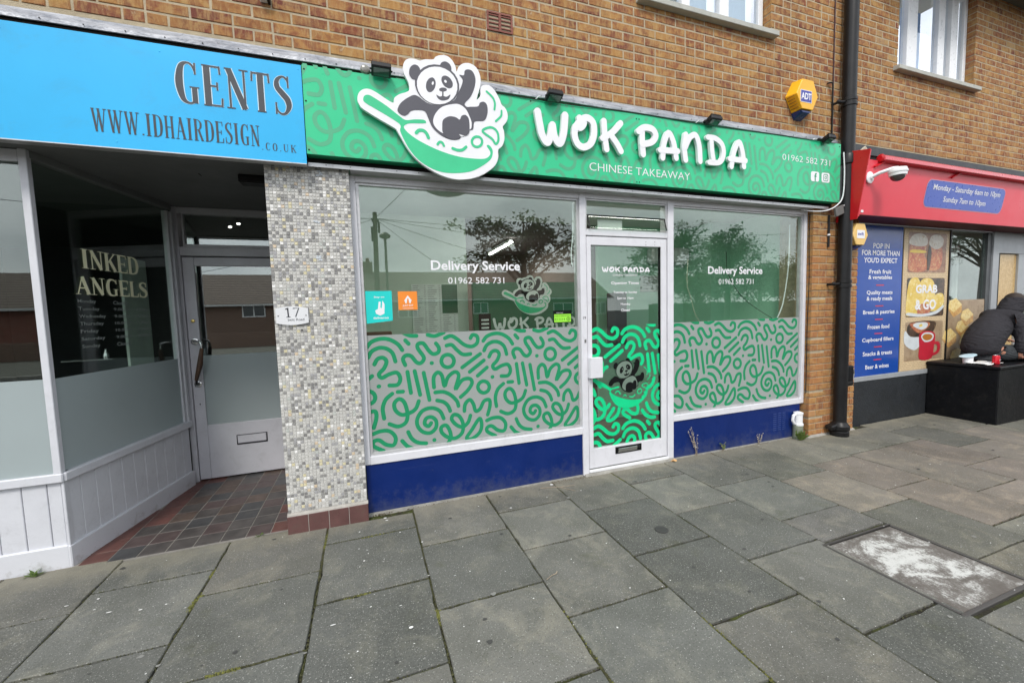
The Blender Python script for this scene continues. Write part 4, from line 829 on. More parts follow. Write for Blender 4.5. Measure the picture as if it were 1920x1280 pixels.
def sticker(name, label, x0, x1, z0, z1, mat, items, skew=0):
    s_ = At(name, label, 'sticker', ((x0+x1)/2, 0, z0)); s_.add(MB().prism([(x0, z0-skew), (x1, z0), (x1, z1), (x0, z1)], .0012, .0024), 'backing', mat)
    for it in items: s_.add(it[0], it[1], it[2])
    return s_
mb = MB().prism([(.075, 1.53), (.105, 1.515), (.135, 1.53), (.140, 1.60), (.125, 1.63), (.118, 1.57), (.108, 1.575), (.112, 1.62), (.098, 1.62), (.09, 1.565), (.07, 1.555)], .0004, .0009)
sticker('window_sticker', 'turquoise square sticker with a white leaping animal mark, lower left of the big window', .005, .195, 1.475, 1.70, mTEAL, [(text_mb('Stay on', .065, .14, 1.645, 1.662, .0008, off=.02), 'lettering', mWHITE), (mb, 'mark', mWHITE), (text_mb('deliveroo', .055, .165, 1.49, 1.508, .0008, off=.02), 'lettering', mWHITE)], .018)
mb = MB().prism([(.283, 1.622), (.313, 1.665), (.343, 1.622), (.335, 1.622), (.335, 1.605), (.322, 1.605), (.318, 1.64), (.308, 1.64), (.304, 1.605), (.291, 1.605), (.291, 1.622)], .0004, .0009)
sticker('window_sticker', 'small orange square sticker with a white house shape, right of the turquoise one', .24, .384, 1.553, 1.695, mORANGE, [(mb, 'mark', mWHITE), (text_mb('JUST EAT', .272, .352, 1.578, 1.594, .0008, off=.02), 'lettering', mWHITE), (B(.27, .352, .0004, .0009, 1.564, 1.5665), 'rule', mWHITE)])
sticker('hygiene_rating_sticker', 'lime and black food rating sticker at the right edge of the big window', 1.545, 1.722, 1.405, 1.515, mBLACKV, [(B(1.552, 1.716, .0004, .0011, 1.412, 1.482), 'lime_panel', mLIME), (text_mb('FOOD HYGIENE RATING', 1.558, 1.705, 1.462, 1.472, -.0002), 'lettering', mBLACKV), (text_mb('0 1 2 3 4', 1.56, 1.655, 1.428, 1.446, -.0002), 'lettering', mBLACKV), (MB().lathe((1.690, .0003, 1.438), [(.017, 0), (.017, .0006)], 20, (0, -1, 0)), 'score_disc', mBLACKV), (MB().lathe((1.690, -.0005, 1.438), [(.013, 0), (.013, .0004)], 20, (0, -1, 0)), 'score_disc', mLIME), (text_mb('5', 1.685, 1.695, 1.430, 1.446, -.0012, off=.02), 'lettering', mBLACKV), (text_mb('FOOD HYGIENE', 1.575, 1.64, 1.489, 1.497, .0008), 'lettering', mWHITE)])
# right big window
rw_ = At('shopfront_window', 'smaller right shop window with green doodle film, between door and brick pier', 'window', (3.7, 0, .42), 'shop windows of the takeaway')
frame_bars(rw_, [(4.602, 4.648, -.03, .05, .385, 2.527), (2.815, 4.602, -.029, .05, 2.482, 2.527), (2.815, 4.602, -.034, .05, .385, .445)])
frame_bars(rw_, [(4.584, 4.602, -.012, .03, .445, 2.482), (2.815, 2.828, -.012, .05, .445, 2.482), (2.828, 4.584, -.014, .03, .445, .464), (2.828, 4.584, -.012, .03, 2.466, 2.482)], mALU2, .001, 'glazing_bead')
rw_.add(B(2.823, 4.588, .004, .010, .46, 2.47), 'pane', mGL)
film_with_doodles(rw_, 2.828, 4.584, .464, 1.362, 2.786-.905, .0025, mFROST, mDOOD)
rw_.add(text_mb('Delivery Service', 3.276, 4.02, 1.815, 1.915, .002, off=.022), 'lettering', mWHITE)
rw_.add(text_mb('01962 582 731', 3.416, 3.894, 1.735, 1.788, .002, off=.0), 'lettering', mWHITE)
# door with fanlight
dr = At('shop_door', 'white metal glazed shop door with green doodles, panda decal and opening times', 'door', (2.3, 0, .02))
frame_bars(dr, [(1.80, 1.86, -.036, .06, .004, 2.527), (2.745, 2.815, -.036, .06, .02, 2.527), (1.86, 2.745, -.033, .06, 2.487, 2.527), (1.86, 2.745, -.033, .06, 2.168, 2.215)], name='door_frame')
lf_ = dr.add(MB().box(1.868, 1.912, -.028, .022, .055, 2.160).box(2.672, 2.737, -.028, .022, .055, 2.160).box(1.912, 2.672, -.0275, .0215, 2.085, 2.160).box(1.912, 2.672, -.0275, .0215, .055, .236), 'leaf', mALU, bevel=.0025)
dr.add(MB().box(1.905, 1.915, -.018, .012, .236, 2.085).box(2.668, 2.678, -.018, .012, .236, 2.085), 'gasket', mBLACKV)
dr.add(B(1.912, 2.672, -.004, .002, .232, 2.09), 'pane', mGLD)
dr.add(B(1.862, 2.745, -.045, -.02, .022, .045), 'threshold_strip', mPVC, bevel=.003)
film_with_doodles(dr, 1.916, 2.668, .238, 1.36, 1.930-.590, -.0045, None, mDOODB, .036, (2.27, .815, .265, .235))
fx = lambda x, y, z: (1.955+(x-.06)*.61, y, .573+(z-2.533)*.62)
logo(dr.add, fx, -.0075, .53, (mDOODB, mBLACKV, M('painted_glass_grey', (.17, .235, .19), .4)), dl=.0004, st=.9)  # face patches: grey reflection of the bare door glass, painted in
for wd, strokes in WOKP:
    mb = MB()
    for q, s_ in enumerate(strokes): mb.ribbon([(2.02+(x-1.245)*.238, 1.845+(z-2.755)*.155) for x, z in s_], wd*.24, -.0047-.00005*q, rise=.000002)
    dr.add(mb, 'letter', mWHITE)
dr.add(text_mb('CHINESE TAKEAWAY', 2.15, 2.42, 1.814, 1.832, -.0047), 'lettering', mWHITE)
for s_, a, b, z in (('Opening Times', 2.132, 2.435, 1.745), ('Tuesday to Sunday', 2.155, 2.415, 1.665), ('5pm to 10pm', 2.195, 2.375, 1.610), ('Monday', 2.232, 2.34, 1.555), ('Closed', 2.238, 2.332, 1.502)):
    dr.add(text_mb(s_, a, b, z-.014, z+(.020 if a < 2.14 else .012), -.0047, off=.02), 'lettering', mWHITE)
bx = dr.add(MB().box(1.858, 1.985, -.085, -.036, .90, 1.086), 'lock_guard_box', mALU, bevel=.004)
dr.add(MB().box(2.142, 2.436, -.032, -.028, .155, .222), 'letterbox_plate', mBLACKV, bevel=.002); dr.add(MB().obox((2.275, -.036, .187), (.105, 0, 0), (0, .003, .002), (0, -.004, .018)), 'letterbox_flap', mSTEEL); dr.add(MB().ball((2.40, -.034, .195), .018, .006, .014, 10, 6), 'letterbox_spring', mPIPE)
dr.add(text_mb('19', 1.818, 1.846, 1.43, 1.455, -.0368, off=.01), 'lettering', mBLACKV)
dr.add(MB().box(1.828, 1.846, -.039, -.036, 1.22, 1.25), 'keyhole_plate', mSTEEL)
for x, z in ((2.50, 2.13), (2.50, 2.10), (2.60, 2.13), (2.60, 2.10)): dr.add(MB().ball((x, -.028, z), .0035, .002, .0035, 6, 4), 'screw', mPIPE)
fl = At('fanlight_window', 'narrow two pane louvre window tilted open above the takeaway door', 'window', (2.3, 0, 2.22))
fl.add(MB().box(1.862, 1.876, -.025, .05, 2.217, 2.485).box(2.728, 2.743, -.025, .05, 2.217, 2.485).box(1.876, 2.728, -.02, .05, 2.474, 2.485).box(1.876, 2.728, -.02, .05, 2.217, 2.228), 'frame', mALU2, bevel=.001)
for zc, t_ in ((2.412, 12), (2.287, 30)):
    c_, s_ = math.cos(rad(t_)), math.sin(rad(t_)); fl.add(MB().obox((2.302, -.012 if t_ < 20 else -.03, zc), (.424, 0, 0), (0, .003*c_, .003*s_), (0, .063*s_, .063*c_)), 'louvre_pane', mGL)
for x in (1.884, 2.718):
    fl.add(MB().tube([(x, -.02, 2.35), (x+(.006 if x < 2 else -.006), -.055, 2.235)], .006, 6), 'stay_arm', mPIPE)
fl.add(MB().box(1.878, 2.726, -.005, .002, 2.346, 2.356), 'pivot_rail', mBLACKV)
fl.add(B(2.02, 2.28, .03, .032, 2.228, 2.325), 'taped_notice', mPAPER)
# stall risers
def riser(x0, x1, z1, label):
    t = At('stall_riser', label, 'stall riser', ((x0+x1)/2, -.01, 0), 'navy painted panels under the shop windows')
    t.add(B(x0, x1, -.022, .06, .012, z1), 'painted_board', mNAVY, bevel=.002); t.add(B(x0, x1, -.03, .05, -.05, .012), 'mortar_fillet', mCONC); return t
riser(-.055, 1.799, .389, 'glossy navy panel under the large left shop window')
rr_ = riser(2.816, 4.60, .384, 'glossy navy panel under the right shop window, with a small grille')
mb = MB()
for c in range(3):
    for k in range(9): mb.box(4.185+c*.07, 4.235+c*.07, -.0255, -.0215, .115+k*.023, .122+k*.023)
rr_.add(mb, 'vent_grille_slots', M('navy_grille', (.03, .06, .22), .4), kind='stuff')
st = At('door_step', 'low pale concrete step under the takeaway door', 'step', (2.3, -.03, 0)); st.add(MB().hexa([(1.80, -.075, -.04), (2.82, -.065, -.04), (2.82, .06, -.04), (1.80, .06, -.04), (1.81, -.055, .018), (2.815, -.05, .026), (2.815, .06, .026), (1.81, .06, .018)]), 'slab', mCONC, bevel=.004)

# ================================================================== MOSAIC PILLAR
mp_ = At('mosaic_pillar', 'pillar faced with tiny grey, white and yellow mosaic tiles beside the blue sign', 'pillar', (-.32, -.05, 0))
PX0, PX1 = -.585, -.060
mp_.add(B(PX0+.002, PX1-.001, -.084, 1.30, -.03, 2.60), 'core', M('pale_mosaic_grout', (.66, .65, .61), .9, var=.06))
mp_.add(MB().box(PX1-.001, PX1, -.0885, -.03, .145, 2.53), 'side_edge', M('pillar_side_paint', (.36, .37, .36), .7, dirt=.2))
mos = [M('mosaic_%d' % k, c, .3, var=.12, sc=60, spec=.6) for k, c in enumerate([(.55, .54, .51), (.50, .495, .47), (.275, .27, .26), (.22, .215, .21), (.80, .79, .77), (.64, .58, .38), (.62, .50, .36), (.58, .57, .54), (.36, .355, .36), (.48, .50, .47)])]
mb = MB(); nx, p_ = 24, (PX1-PX0)/24; z = .147; row = 0; random.seed(5)
while z < 2.545:
    for c in range(nx):
        lowf = .5+.5*math.sin(c*.7+row*.23)
        mb.cur = random.choices(range(10), [30, 22, 13, 9, 5, 4.5, 2.5, 16, 8*(1+lowf), 1.5])[0]
        j = .0013; x = PX0+c*p_; d = random.uniform(-.0005, .0006); b = len(mb.v); yy = -.0875+d
        a0, a1, c0, c1 = x+j, x+p_-j, z+j, z+.0222-j; k = .0012
        mb.v += [(a0+k, yy, c0+k), (a1-k, yy, c0+k), (a1-k, yy, c1-k), (a0+k, yy, c1-k), (a0, yy+.0015, c0), (a1, yy+.0015, c0), (a1, yy+.0015, c1), (a0, yy+.0015, c1)]
        mb.face([b, b+1, b+2, b+3])
        for q in range(4): n = (q+1) % 4; mb.face([b+4+q, b+4+n, b+n, b+q])
    z += .0222; row += 1
mp_.add(mb, 'mosaic_tiles', mos, kind='stuff')
mp_.add(MB().hexa([(PX0-.004, -.104, .128), (PX1+.006, -.104, .128), (PX1+.006, -.08, .128), (PX0-.004, -.08, .128), (PX0-.004, -.1, .136), (PX1+.006, -.1, .136), (PX1+.006, -.08, .148), (PX0-.004, -.08, .148)]), 'mortar_ledge', mGROUT)
mp_.add(B(PX0-.003, PX1+.003, -.1055, -.07, -.02, .129), 'skirting_grout', mGROUT)
mp_.add(B(PX0-.002, PX0+.001, -.07, 1.30, -.02, 2.55), 'return_face', M('dark_return_paint', (.035, .04, .042), .5))
for k in range(4):
    a = PX0-.006+k*.1345; mp_.add(B(a+.002, a+.1325, -.108, -.07, -.02, .128), 'skirting_tile', mTILEP, bevel=.002)
for x, z in ((-.29, 2.17), (-.285, 1.93), (-.25, 2.50)):
    m2 = MB()
    for _ in range(9): m2.ball((x+random.gauss(0, .009), -.089, z+random.gauss(0, .009)), .007, .002, .006, 6, 4)
    mp_.add(m2, 'filler_blob', M('pale_filler', (.50, .54, .58), .6), kind='stuff')
for x, z in ((-.42, 1.43), (-.12, .95), (-.2, 1.5)): mp_.add(MB().lathe((x, -.088, z), [(.005, 0), (.005, .0014)], 8, (0, -1, 0)), 'drill_hole', mDARK)
np_ = At('house_number_plate', 'white curved plaque with a black 17 screwed to the mosaic pillar', 'number plate', (-.47, -.09, 1.47))
P = []
for k in range(13): t = k/12; P.append((-.573+.2*t, 1.582+.014*math.sin(math.pi*t)))
for k in range(13): t = 1-k/12; P.append((-.573+.2*t, 1.482-.014*math.sin(math.pi*t)))
np_.add(MB().prism(P, -.101, -.0905), 'plate', M('white_enamel', (.72, .73, .75), .25, var=.04), bevel=.001)
np_.add(MB().ribbon([(-.512, 1.576), (-.498, 1.586), (-.496, 1.525)], .009, -.1018, smooth=False, caps=False).ribbon([(-.509, 1.524), (-.483, 1.524)], .004, -.1018, caps=False), 'digit', mINK)
np_.add(MB().ribbon([(-.466, 1.582), (-.430, 1.584), (-.452, 1.524)], .007, -.1019, smooth=False, caps=False), 'digit', mINK)
np_.add(text_mb('bett Road', -.500, -.40, 1.497, 1.514, -.1018), 'lettering', mINK)
for x in (-.558, -.388): np_.add(MB().ball((x, -.102, 1.534), .005, .004, .005, 8, 5), 'screw', mSTEEL)

# ================================================================== LEFT SHOP
# serif letters drawn as thick and thin strokes
SER = {
 'I': (.34, [([(.17, 0), (.17, 1)], .17)], [(.02, .32, 0), (.02, .32, 1)]),
 'N': (.66, [([(.13, 0), (.13, 1)], .055), ([(.12, .98), (.54, .02)], .15), ([(.55, 0), (.55, 1)], .055)], [(.02, .26, 0), (.0, .2, 1), (.42, .68, 1)]),
 'K': (.62, [([(.15, 0), (.15, 1)], .16), ([(.54, .98), (.2, .46)], .05), ([(.30, .60), (.56, .02)], .15)], [(.02, .30, 0), (.02, .30, 1), (.44, .66, 1), (.44, .68, 0)]),
 'E': (.56, [([(.15, 0), (.15, 1)], .16), ([(.15, .975), (.50, .975)], .05), ([(.15, .5), (.42, .5)], .05), ([(.15, .025), (.52, .025)], .05), ([(.50, 1), (.51, .80)], .045), ([(.42, .60), (.42, .40)], .045), ([(.53, 0), (.545, .22)], .05)], [(.02, .2, 0), (.02, .2, 1)]),
 'D': (.64, [([(.15, 0), (.15, 1)], .16), ([(.15, .975, .05), (.33, .97, .06), (.50, .84, .12), (.56, .5, .17), (.50, .16, .12), (.33, .03, .06), (.15, .025, .05)], 0)], [(.02, .2, 0), (.02, .2, 1)]),
 'A': (.64, [([(.08, 0), (.31, 1)], .055), ([(.31, 1), (.55, 0)], .155), ([(.16, .36), (.46, .36)], .05)], [(-.02, .20, 0), (.42, .68, 0)]),
 'G': (.66, [([(.56, .78, .03), (.50, .93, .06), (.36, .985, .06), (.20, .88, .13), (.13, .5, .18), (.20, .12, .13), (.36, .015, .06), (.50, .05, .06), (.57, .14, .05)], 0), ([(.53, .02), (.53, .42)], .13), ([(.57, .72), (.57, 1)], .045)], [(.40, .66, .42)]),
 'L': (.52, [([(.15, 0), (.15, 1)], .16), ([(.15, .025), (.48, .025)], .05), ([(.49, 0), (.505, .24)], .05)], [(.02, .2, 0), (.02, .30, 1)]),
 'S': (.54, [([(.46, .74, .03), (.44, .90, .06), (.30, .98, .06), (.14, .88, .11), (.13, .70, .15), (.28, .54, .17), (.42, .40, .17), (.46, .22, .14), (.36, .05, .08), (.22, .015, .06), (.10, .10, .05), (.07, .26, .03)], 0), ([(.46, .70), (.46, 1)], .045), ([(.07, 0), (.07, .30)], .045)], []),
 'T': (.58, [([(.29, 0), (.29, 1)], .16), ([(.05, .97), (.53, .97)], .055), ([(.05, 1), (.035, .76)], .05), ([(.53, 1), (.545, .76)], .05)], [(.16, .42, 0)]),
 'W': (.90, [([(.08, 1), (.26, 0)], .13), ([(.26, 0), (.44, .95)], .05), ([(.42, 1), (.60, 0)], .13), ([(.60, 0), (.80, 1)], .05)], [(-.01, .2, 1), (.33, .52, 1), (.70, .92, 1)]),
 'H': (.66, [([(.14, 0), (.14, 1)], .14), ([(.52, 0), (.52, 1)], .14), ([(.14, .5), (.52, .5)], .05)], [(.02, .26, 0), (.02, .26, 1), (.40, .64, 0), (.40, .64, 1)]),
 'R': (.64, [([(.15, 0), (.15, 1)], .16), ([(.15, .975, .05), (.34, .96, .06), (.48, .86, .12), (.50, .74, .14), (.46, .60, .11), (.34, .52, .05), (.15, .50, .05)], 0), ([(.34, .52), (.56, .02)], .14)], [(.02, .30, 0), (.02, .2, 1), (.48, .66, 0)]),
 'C': (.58, [([(.50, .78, .03), (.45, .93, .06), (.33, .985, .06), (.18, .88, .12), (.12, .5, .16), (.18, .12, .12), (.33, .015, .06), (.45, .06, .05), (.52, .2, .03)], 0)], []),
 'O': (.62, [([(.31, .985, .06), (.15, .85, .13), (.11, .5, .16), (.15, .15, .13), (.31, .015, .06), (.47, .15, .13), (.51, .5, .16), (.47, .85, .13), (.31, .985, .06)], 0)], []),
 'U': (.64, [([(.14, 1, .14), (.14, .3, .14), (.22, .08, .11), (.34, .02, .06), (.48, .12, .05), (.52, .3, .05), (.52, 1, .05)], 0)], [(.02, .26, 1), (.42, .62, 1)]),
 '.': (.20, [([(.05, .05), (.16, .05)], .11)], []), ' ': (.3, [], [])}
def serif_glyph(ch, x, z, h, sx, y, fn, fat=1.0):
    wd, st, sf = SER[ch]; mb = MB()
    for k, (pts, w) in enumerate(st):
        P_ = [(x+p[0]*sx, z+p[1]*h, (p[2] if len(p) > 2 else w)*sx*fat) for p in pts]
        mb.ribbon(P_, 0, y-.00012*k, caps=False, fn=fn, smooth=len(P_) > 2, rise=.000001)
    for k, (a, b, zz) in enumerate(sf):
        t = .032*h; zc = z+zz*h+(t/2 if zz == 0 else -t/2)
        mb.ribbon([(x+a*sx, zc, t), (x+b*sx, zc, t)], 0, y-.00008-.00012*(k+len(st)), caps=False, fn=fn)
    return mb, wd*sx
def serif_line(t, body, x0, x1, z0, z1, y, mat, fn=None, fat=1.0, gap=.06, slope=0, outline=None):
    tot = sum(SER[c][0]+gap for c in body)-gap; sx = (x1-x0)/tot; x = x0
    for c in body:
        zz = z0+slope*(x-x0)
        if c != ' ':
            if outline:
                m_, w_ = serif_glyph(c, x, zz, z1-z0, sx, y+.0006, fn, fat+.32); t.add(m_, 'letter_outline', outline)
            m_, w_ = serif_glyph(c, x, zz, z1-z0, sx, y, fn, fat); t.add(m_, 'letter', mat)
        x += (SER[c][0]+gap)*sx
bs = At('shop_sign', 'sky blue shop sign lettered GENTS above a web address', 'shop sign', (-1.5, -.15, 2.53))
bs.add(MB().hexa([(-4.2, -.192, 2.527), (-.312, -.192, 2.527), (-.312, -.186, 2.527), (-4.2, -.186, 2.527), (-4.2, -.192, 3.128), (-.312, -.192, 3.146), (-.312, -.186, 3.146), (-4.2, -.186, 3.128)]), 'face_panel', mBLUE)
bs.add(B(-4.2, -.316, -.186, -.106, 2.530, 2.536), 'bottom_return', mALU2); bs.add(MB().box(-4.2, -.314, -.1945, -.186, 2.521, 2.5265), 'drip_edge', mALU2)
mWOUT = M('pale_outline_vinyl', (.55, .72, .82), .4)
serif_line(bs, 'GENTS', -1.0, -.38, 2.822, 3.062, -.1935, mINK, fat=1.12, gap=.08, outline=mWOUT)
serif_line(bs, 'WWW.IDHAIRDESIGN', -1.405, -.575, 2.608, 2.735, -.1935, mINK, fat=1.0, gap=.10)
serif_line(bs, '.CO.UK', -.567, -.372, 2.590, 2.636, -.1935, mINK, fat=.8, gap=.22)
for x, z in [(-.33, 3.12), (-.33, 2.55), (-1.06, 3.10), (-1.3, 2.56), (-1.75, 3.10)]: bs.add(MB().ball((x, -.192, z), .005, .002, .005, 8, 4), 'screw', mBLUE)

A0 = Vector((-1.82, .03)); DU = Vector((.26, 1.28)).normalized(); NU = Vector((DU.y, -DU.x))     # angled side of the bay
def sidef(u, y, z): q = A0+DU*u-NU*y; return (q.x, q.y, z)      # y<0 steps out towards the entrance
def sbox(u0, u1, d0, d1, z0, z1): return MB().hexa([sidef(u0, d0, z0), sidef(u1, d0, z0), sidef(u1, d1, z0), sidef(u0, d1, z0), sidef(u0, d0, z1), sidef(u1, d0, z1), sidef(u1, d1, z1), sidef(u0, d1, z1)])
by = At('bay_window', 'pale grey timber bay window with frosted lower glass, left of the entrance', 'bay window', (-1.9, .2, 0))
# corner post and frames
by.add(B(-1.856, -1.818, .012, .052, .60, 2.545), 'corner_post', mLILAC, bevel=.003)
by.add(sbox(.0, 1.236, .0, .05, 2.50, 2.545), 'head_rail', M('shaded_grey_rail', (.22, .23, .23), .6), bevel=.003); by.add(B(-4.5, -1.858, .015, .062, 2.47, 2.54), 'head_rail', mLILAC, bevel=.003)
by.add(sbox(-.006, 1.245, -.018, .07, .545, .602), 'sill', mLILAC, bevel=.006); by.add(B(-4.5, -1.812, .006, .09, .545, .602), 'sill', mLILAC, bevel=.006)
by.add(sbox(1.215, 1.245, -.006, .05, .602, 2.485), 'end_post', mLILAC, bevel=.003); by.add(sbox(1.180, 1.200, .004, .05, .602, 2.485), 'end_bead', mLILAC, bevel=.002)
by.add(sbox(.02, 1.19, .022, .028, .602, 2.486), 'pane', mGL); by.add(B(-4.4, -1.856, .03, .036, .602, 2.47), 'pane', mGL)
by.add(sbox(.02, 1.19, .0185, .0195, .603, 1.185), 'frosted_film', mFROSTL); by.add(B(-4.4, -1.857, .0265, .0275, .603, 1.188), 'frosted_film', mFROSTL)
x = -1.835
for k in range(16):
    w_ = .118 if k else .07
    by.add(B(x-w_+.002, x-.002, .032, .06, .12, .545), 'board', mLILAC, bevel=.003); x -= w_
by.add(B(-1.833, -1.818, .024, .07, .12, .545), 'corner_board', mLILAC, bevel=.003)
u = .012
while u < 1.225:
    by.add(sbox(u+.0015, min(u+.112, 1.235)-.0015, .012, .04, .12, .545), 'board', mLILAC, bevel=.003); u += .112
by.add(sbox(0, 1.236, .03, .08, .0, .60), 'carcass', mDARK); by.add(B(-4.4, -1.84, .055, .10, -.02, .60), 'carcass', mDARK)
by.add(sbox(-.012, 1.236, -.008, .04, -.01, .135), 'plinth', mLILACP, bevel=.005); by.add(B(-4.4, -1.826, .018, .07, -.01, .140), 'plinth', mLILACP, bevel=.005)
serif_line(by, 'INKED', .305, .812, 1.892, 2.022, .0175, mCREAM, fn=sidef, fat=1.0, gap=.02)
serif_line(by, 'ANGELS', .245, .885, 1.716, 1.834, .0175, mCREAM, fn=sidef, fat=1.0, gap=.02)
for k, (dname, hrs) in enumerate([('Monday', 'Closed'), ('Tuesday', '9.00am  - 4.30pm'), ('Wednesday', '9.00am  - 4.30pm'), ('Thursday', '10.00am - 5.30pm'), ('Friday', '10.00am - 5.00pm'), ('Saturday', '9.00am  - 4.00pm'), ('Sunday', 'Closed')]):
    z = 1.652-k*.0505
    by.add(text_mb(dname, .248, .248+.0235*len(dname), z, z+.030, .0178, fn=sidef, off=.012), 'lettering', mGREYV)
    by.add(text_mb(hrs, .535, .535+(.0225*len(hrs) if len(hrs) > 7 else .13), z, z+.027, .0178, fn=sidef, off=.012), 'lettering', mGREYV)
# soffit and back wall round the entrance
sf = At('entrance_soffit', 'dark grey painted soffit over the recessed left entrance', 'soffit', (-1.2, .6, 2.54)); sf.add(B(-4.4, -.584, -.186, 1.36, 2.545, 2.56), 'board', mSOFFIT)
sf.add(MB().tube([(-1.05, .25, 2.544), (-1.05, .3, 2.544)], .003, 5), 'crack_strip', mDARK)
si = At('ceiling_heater', 'black box fitting under the entrance soffit beside the mosaic pillar', 'fitting', (-.66, .3, 2.50)); si.add(MB().box(-.80, -.588, .19, .30, 2.49, 2.545), 'casing', mBLACKP, bevel=.006); si.add(B(-.79, -.60, .185, .19, 2.497, 2.53), 'grille', mPIPE)
YD = 1.312
ld = At('entrance_door', 'pale grey part glazed door with a worn pull handle, in the left recess', 'door', (-1.15, YD, 0))
ld.add(MB().box(-1.60, -1.555, YD-.02, YD+.07, 0, 2.545).box(-.60, -.56, YD-.02, YD+.07, 0, 2.545).box(-1.555, -.60, YD-.018, YD+.07, 2.487, 2.545).box(-1.555, -.60, YD-.018, YD+.07, 2.11, 2.19), 'door_frame', mLILAC2, bevel=.004)
ld.add(MB().box(-1.552, -1.463, YD, YD+.045, .012, 2.10).box(-.70, -.61, YD, YD+.045, .012, 2.10).box(-1.463, -.70, YD+.001, YD+.044, 2.02, 2.10).box(-1.463, -.70, YD+.001, YD+.044, .012, .53), 'leaf', mLILAC2, bevel=.004)
ld.add(B(-1.463, -.70, YD+.016, YD+.022, .53, 2.02), 'pane', mGLS); ld.add(B(-1.462, -.701, YD+.0125, YD+.0135, .532, 1.19), 'frosted_film', mFROSTL)
ld.add(MB().box(-1.53, -1.515, YD-.012, YD+.03, 2.19, 2.487).box(-1.515, -.60, YD-.012, YD+.03, 2.19, 2.215), 'fanlight_bead', mLILAC2, bevel=.002)
ld.add(B(-1.53, -.60, YD+.016, YD+.022, 2.19, 2.487), 'fanlight_pane', mGLS)
ld.add(MB().box(-1.235, -.975, YD-.003, YD+.001, .31, .32).box(-1.235, -.975, YD-.003, YD+.001, .40, .405).box(-1.235, -1.228, YD-.003, YD+.001, .32, .40).box(-.982, -.975, YD-.003, YD+.001, .32, .40), 'letterbox_outline', mPIPE); ld.add(B(-1.225, -.985, YD-.006, YD+.001, .325, .395), 'letterbox_flap', mLILAC2, bevel=.002)
ld.add(MB().lathe((-1.505, YD-.001, 1.515), [(.016, 0), (.014, .012), (.006, .014)], 16, (0, -1, 0)), 'latch_lock', mBRASS)
ld.add(MB().lathe((-1.505, YD, 1.325), [(.03, 0), (.03, .006), (.02, .009)], 18, (0, -1, 0)).lathe((-1.505, YD, .925), [(.03, 0), (.03, .006), (.02, .009)], 18, (0, -1, 0)), 'handle_rose', mSTEEL)
ld.add(MB().tube(catmull([(-1.505, YD, 1.325), (-1.50, YD-.045, 1.328), (-1.46, YD-.07, 1.328), (-1.432, YD-.085, 1.31), (-1.428, YD-.09, 1.255)], 4), .0095, 8), 'handle_bracket', mSTEEL, smooth=True)
ld.add(MB().tube([(-1.428, YD-.09, 1.265), (-1.450, YD-.095, 1.12), (-1.492, YD-.08, .975)], .0135, 10, radii=[.014, .023, .015]), 'handle_grip', mTAN, smooth=True)
ld.add(MB().tube([(-1.492, YD-.08, .985), (-1.502, YD-.05, .935), (-1.505, YD, .925)], .0095, 8), 'handle_bracket', mPIPE, smooth=True)
ld.add(MB().ball((-1.505, YD-.001, .735), .005, .002, .009, 8, 5), 'keyhole', mDARK)
# quarry tiled entrance floor
ef = bpy.data.objects.new('entrance_floor', None); COL.objects.link(ef); ef['kind'] = 'structure'
B(-1.9, -.56, -.02, 1.36, -.05, -.0025).build('tile_bed', M('pale_floor_grout', (.26, .245, .22), .9, var=.15, sc=20), ef)
TP = .1535; random.seed(3)
mTV = [mTILED, mTILED, M('brown_quarry_tile', (.085, .060, .048), .42, var=.4, sc=9, bump=.001, bs=60, dirt=.35), M('slate_quarry_tile', (.055, .055, .056), .40, var=.3, sc=8, bump=.001, bs=60, dirt=.3), M('plum_quarry_tile', (.078, .055, .052), .42, var=.3, sc=8, bump=.001, bs=60, dirt=.3)]
for i in range(10):
    for j in range(9):
        xa = -.585-(i+1)*TP+.02; ya = -.015+j*TP; xc = xa+TP/2; yc = ya+TP/2
        edge = A0.x+DU.x/DU.y*(yc-A0.y)
        if xa+TP < edge+.01: continue
        red = xc-edge < .17 or (j == 0 and i < 1) or (i == 0 and j < 4 and random.random() < .5)
        mb = MB(); a = TP/2-.003; h = random.uniform(-.001, .001)
        poly = [(-a, -a), (a, -a), (a, a), (-a, a)]
        e0 = A0.x+DU.x/DU.y*(ya+.003-A0.y)-xc; e1 = A0.x+DU.x/DU.y*(ya+TP-.003-A0.y)-xc
        poly = [(max(-a, e0), -a), (a, -a), (a, a), (max(-a, e1), a)]
        if e0 > a-.01 or e1 > a-.01: continue
        mb.v = [(x, y, -.02) for x, y in poly]+[(x, y, h) for x, y in poly]
        for q in range(4): n = (q+1) % 4; mb.face([q, n, 4+n, 4+q])
        mb.face([4, 5, 6, 7]); mb.build('floor_tile', mTILER if red else random.choice(mTV), ef, loc=(xc, yc, 0), bevel=.001)
# dim room behind the bay and left door
rm = At('tattoo_shop_room', 'dim dark room with a white panel seen through the bay window', 'room', (-2.6, 2, 0))
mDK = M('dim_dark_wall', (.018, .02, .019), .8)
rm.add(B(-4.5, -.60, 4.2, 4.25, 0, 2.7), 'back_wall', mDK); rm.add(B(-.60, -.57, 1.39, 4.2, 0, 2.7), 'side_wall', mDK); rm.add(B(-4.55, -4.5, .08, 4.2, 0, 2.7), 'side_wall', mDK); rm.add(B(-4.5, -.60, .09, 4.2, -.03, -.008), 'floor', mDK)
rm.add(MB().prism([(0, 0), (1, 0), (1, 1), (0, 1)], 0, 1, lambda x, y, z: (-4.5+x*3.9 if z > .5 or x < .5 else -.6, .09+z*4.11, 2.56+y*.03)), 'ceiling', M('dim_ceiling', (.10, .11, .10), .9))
rm.add(sbox(.93, 1.20, .22, .24, .9, 2.05), 'white_panel', M('dull_white_panel', (.40, .45, .40), .7))
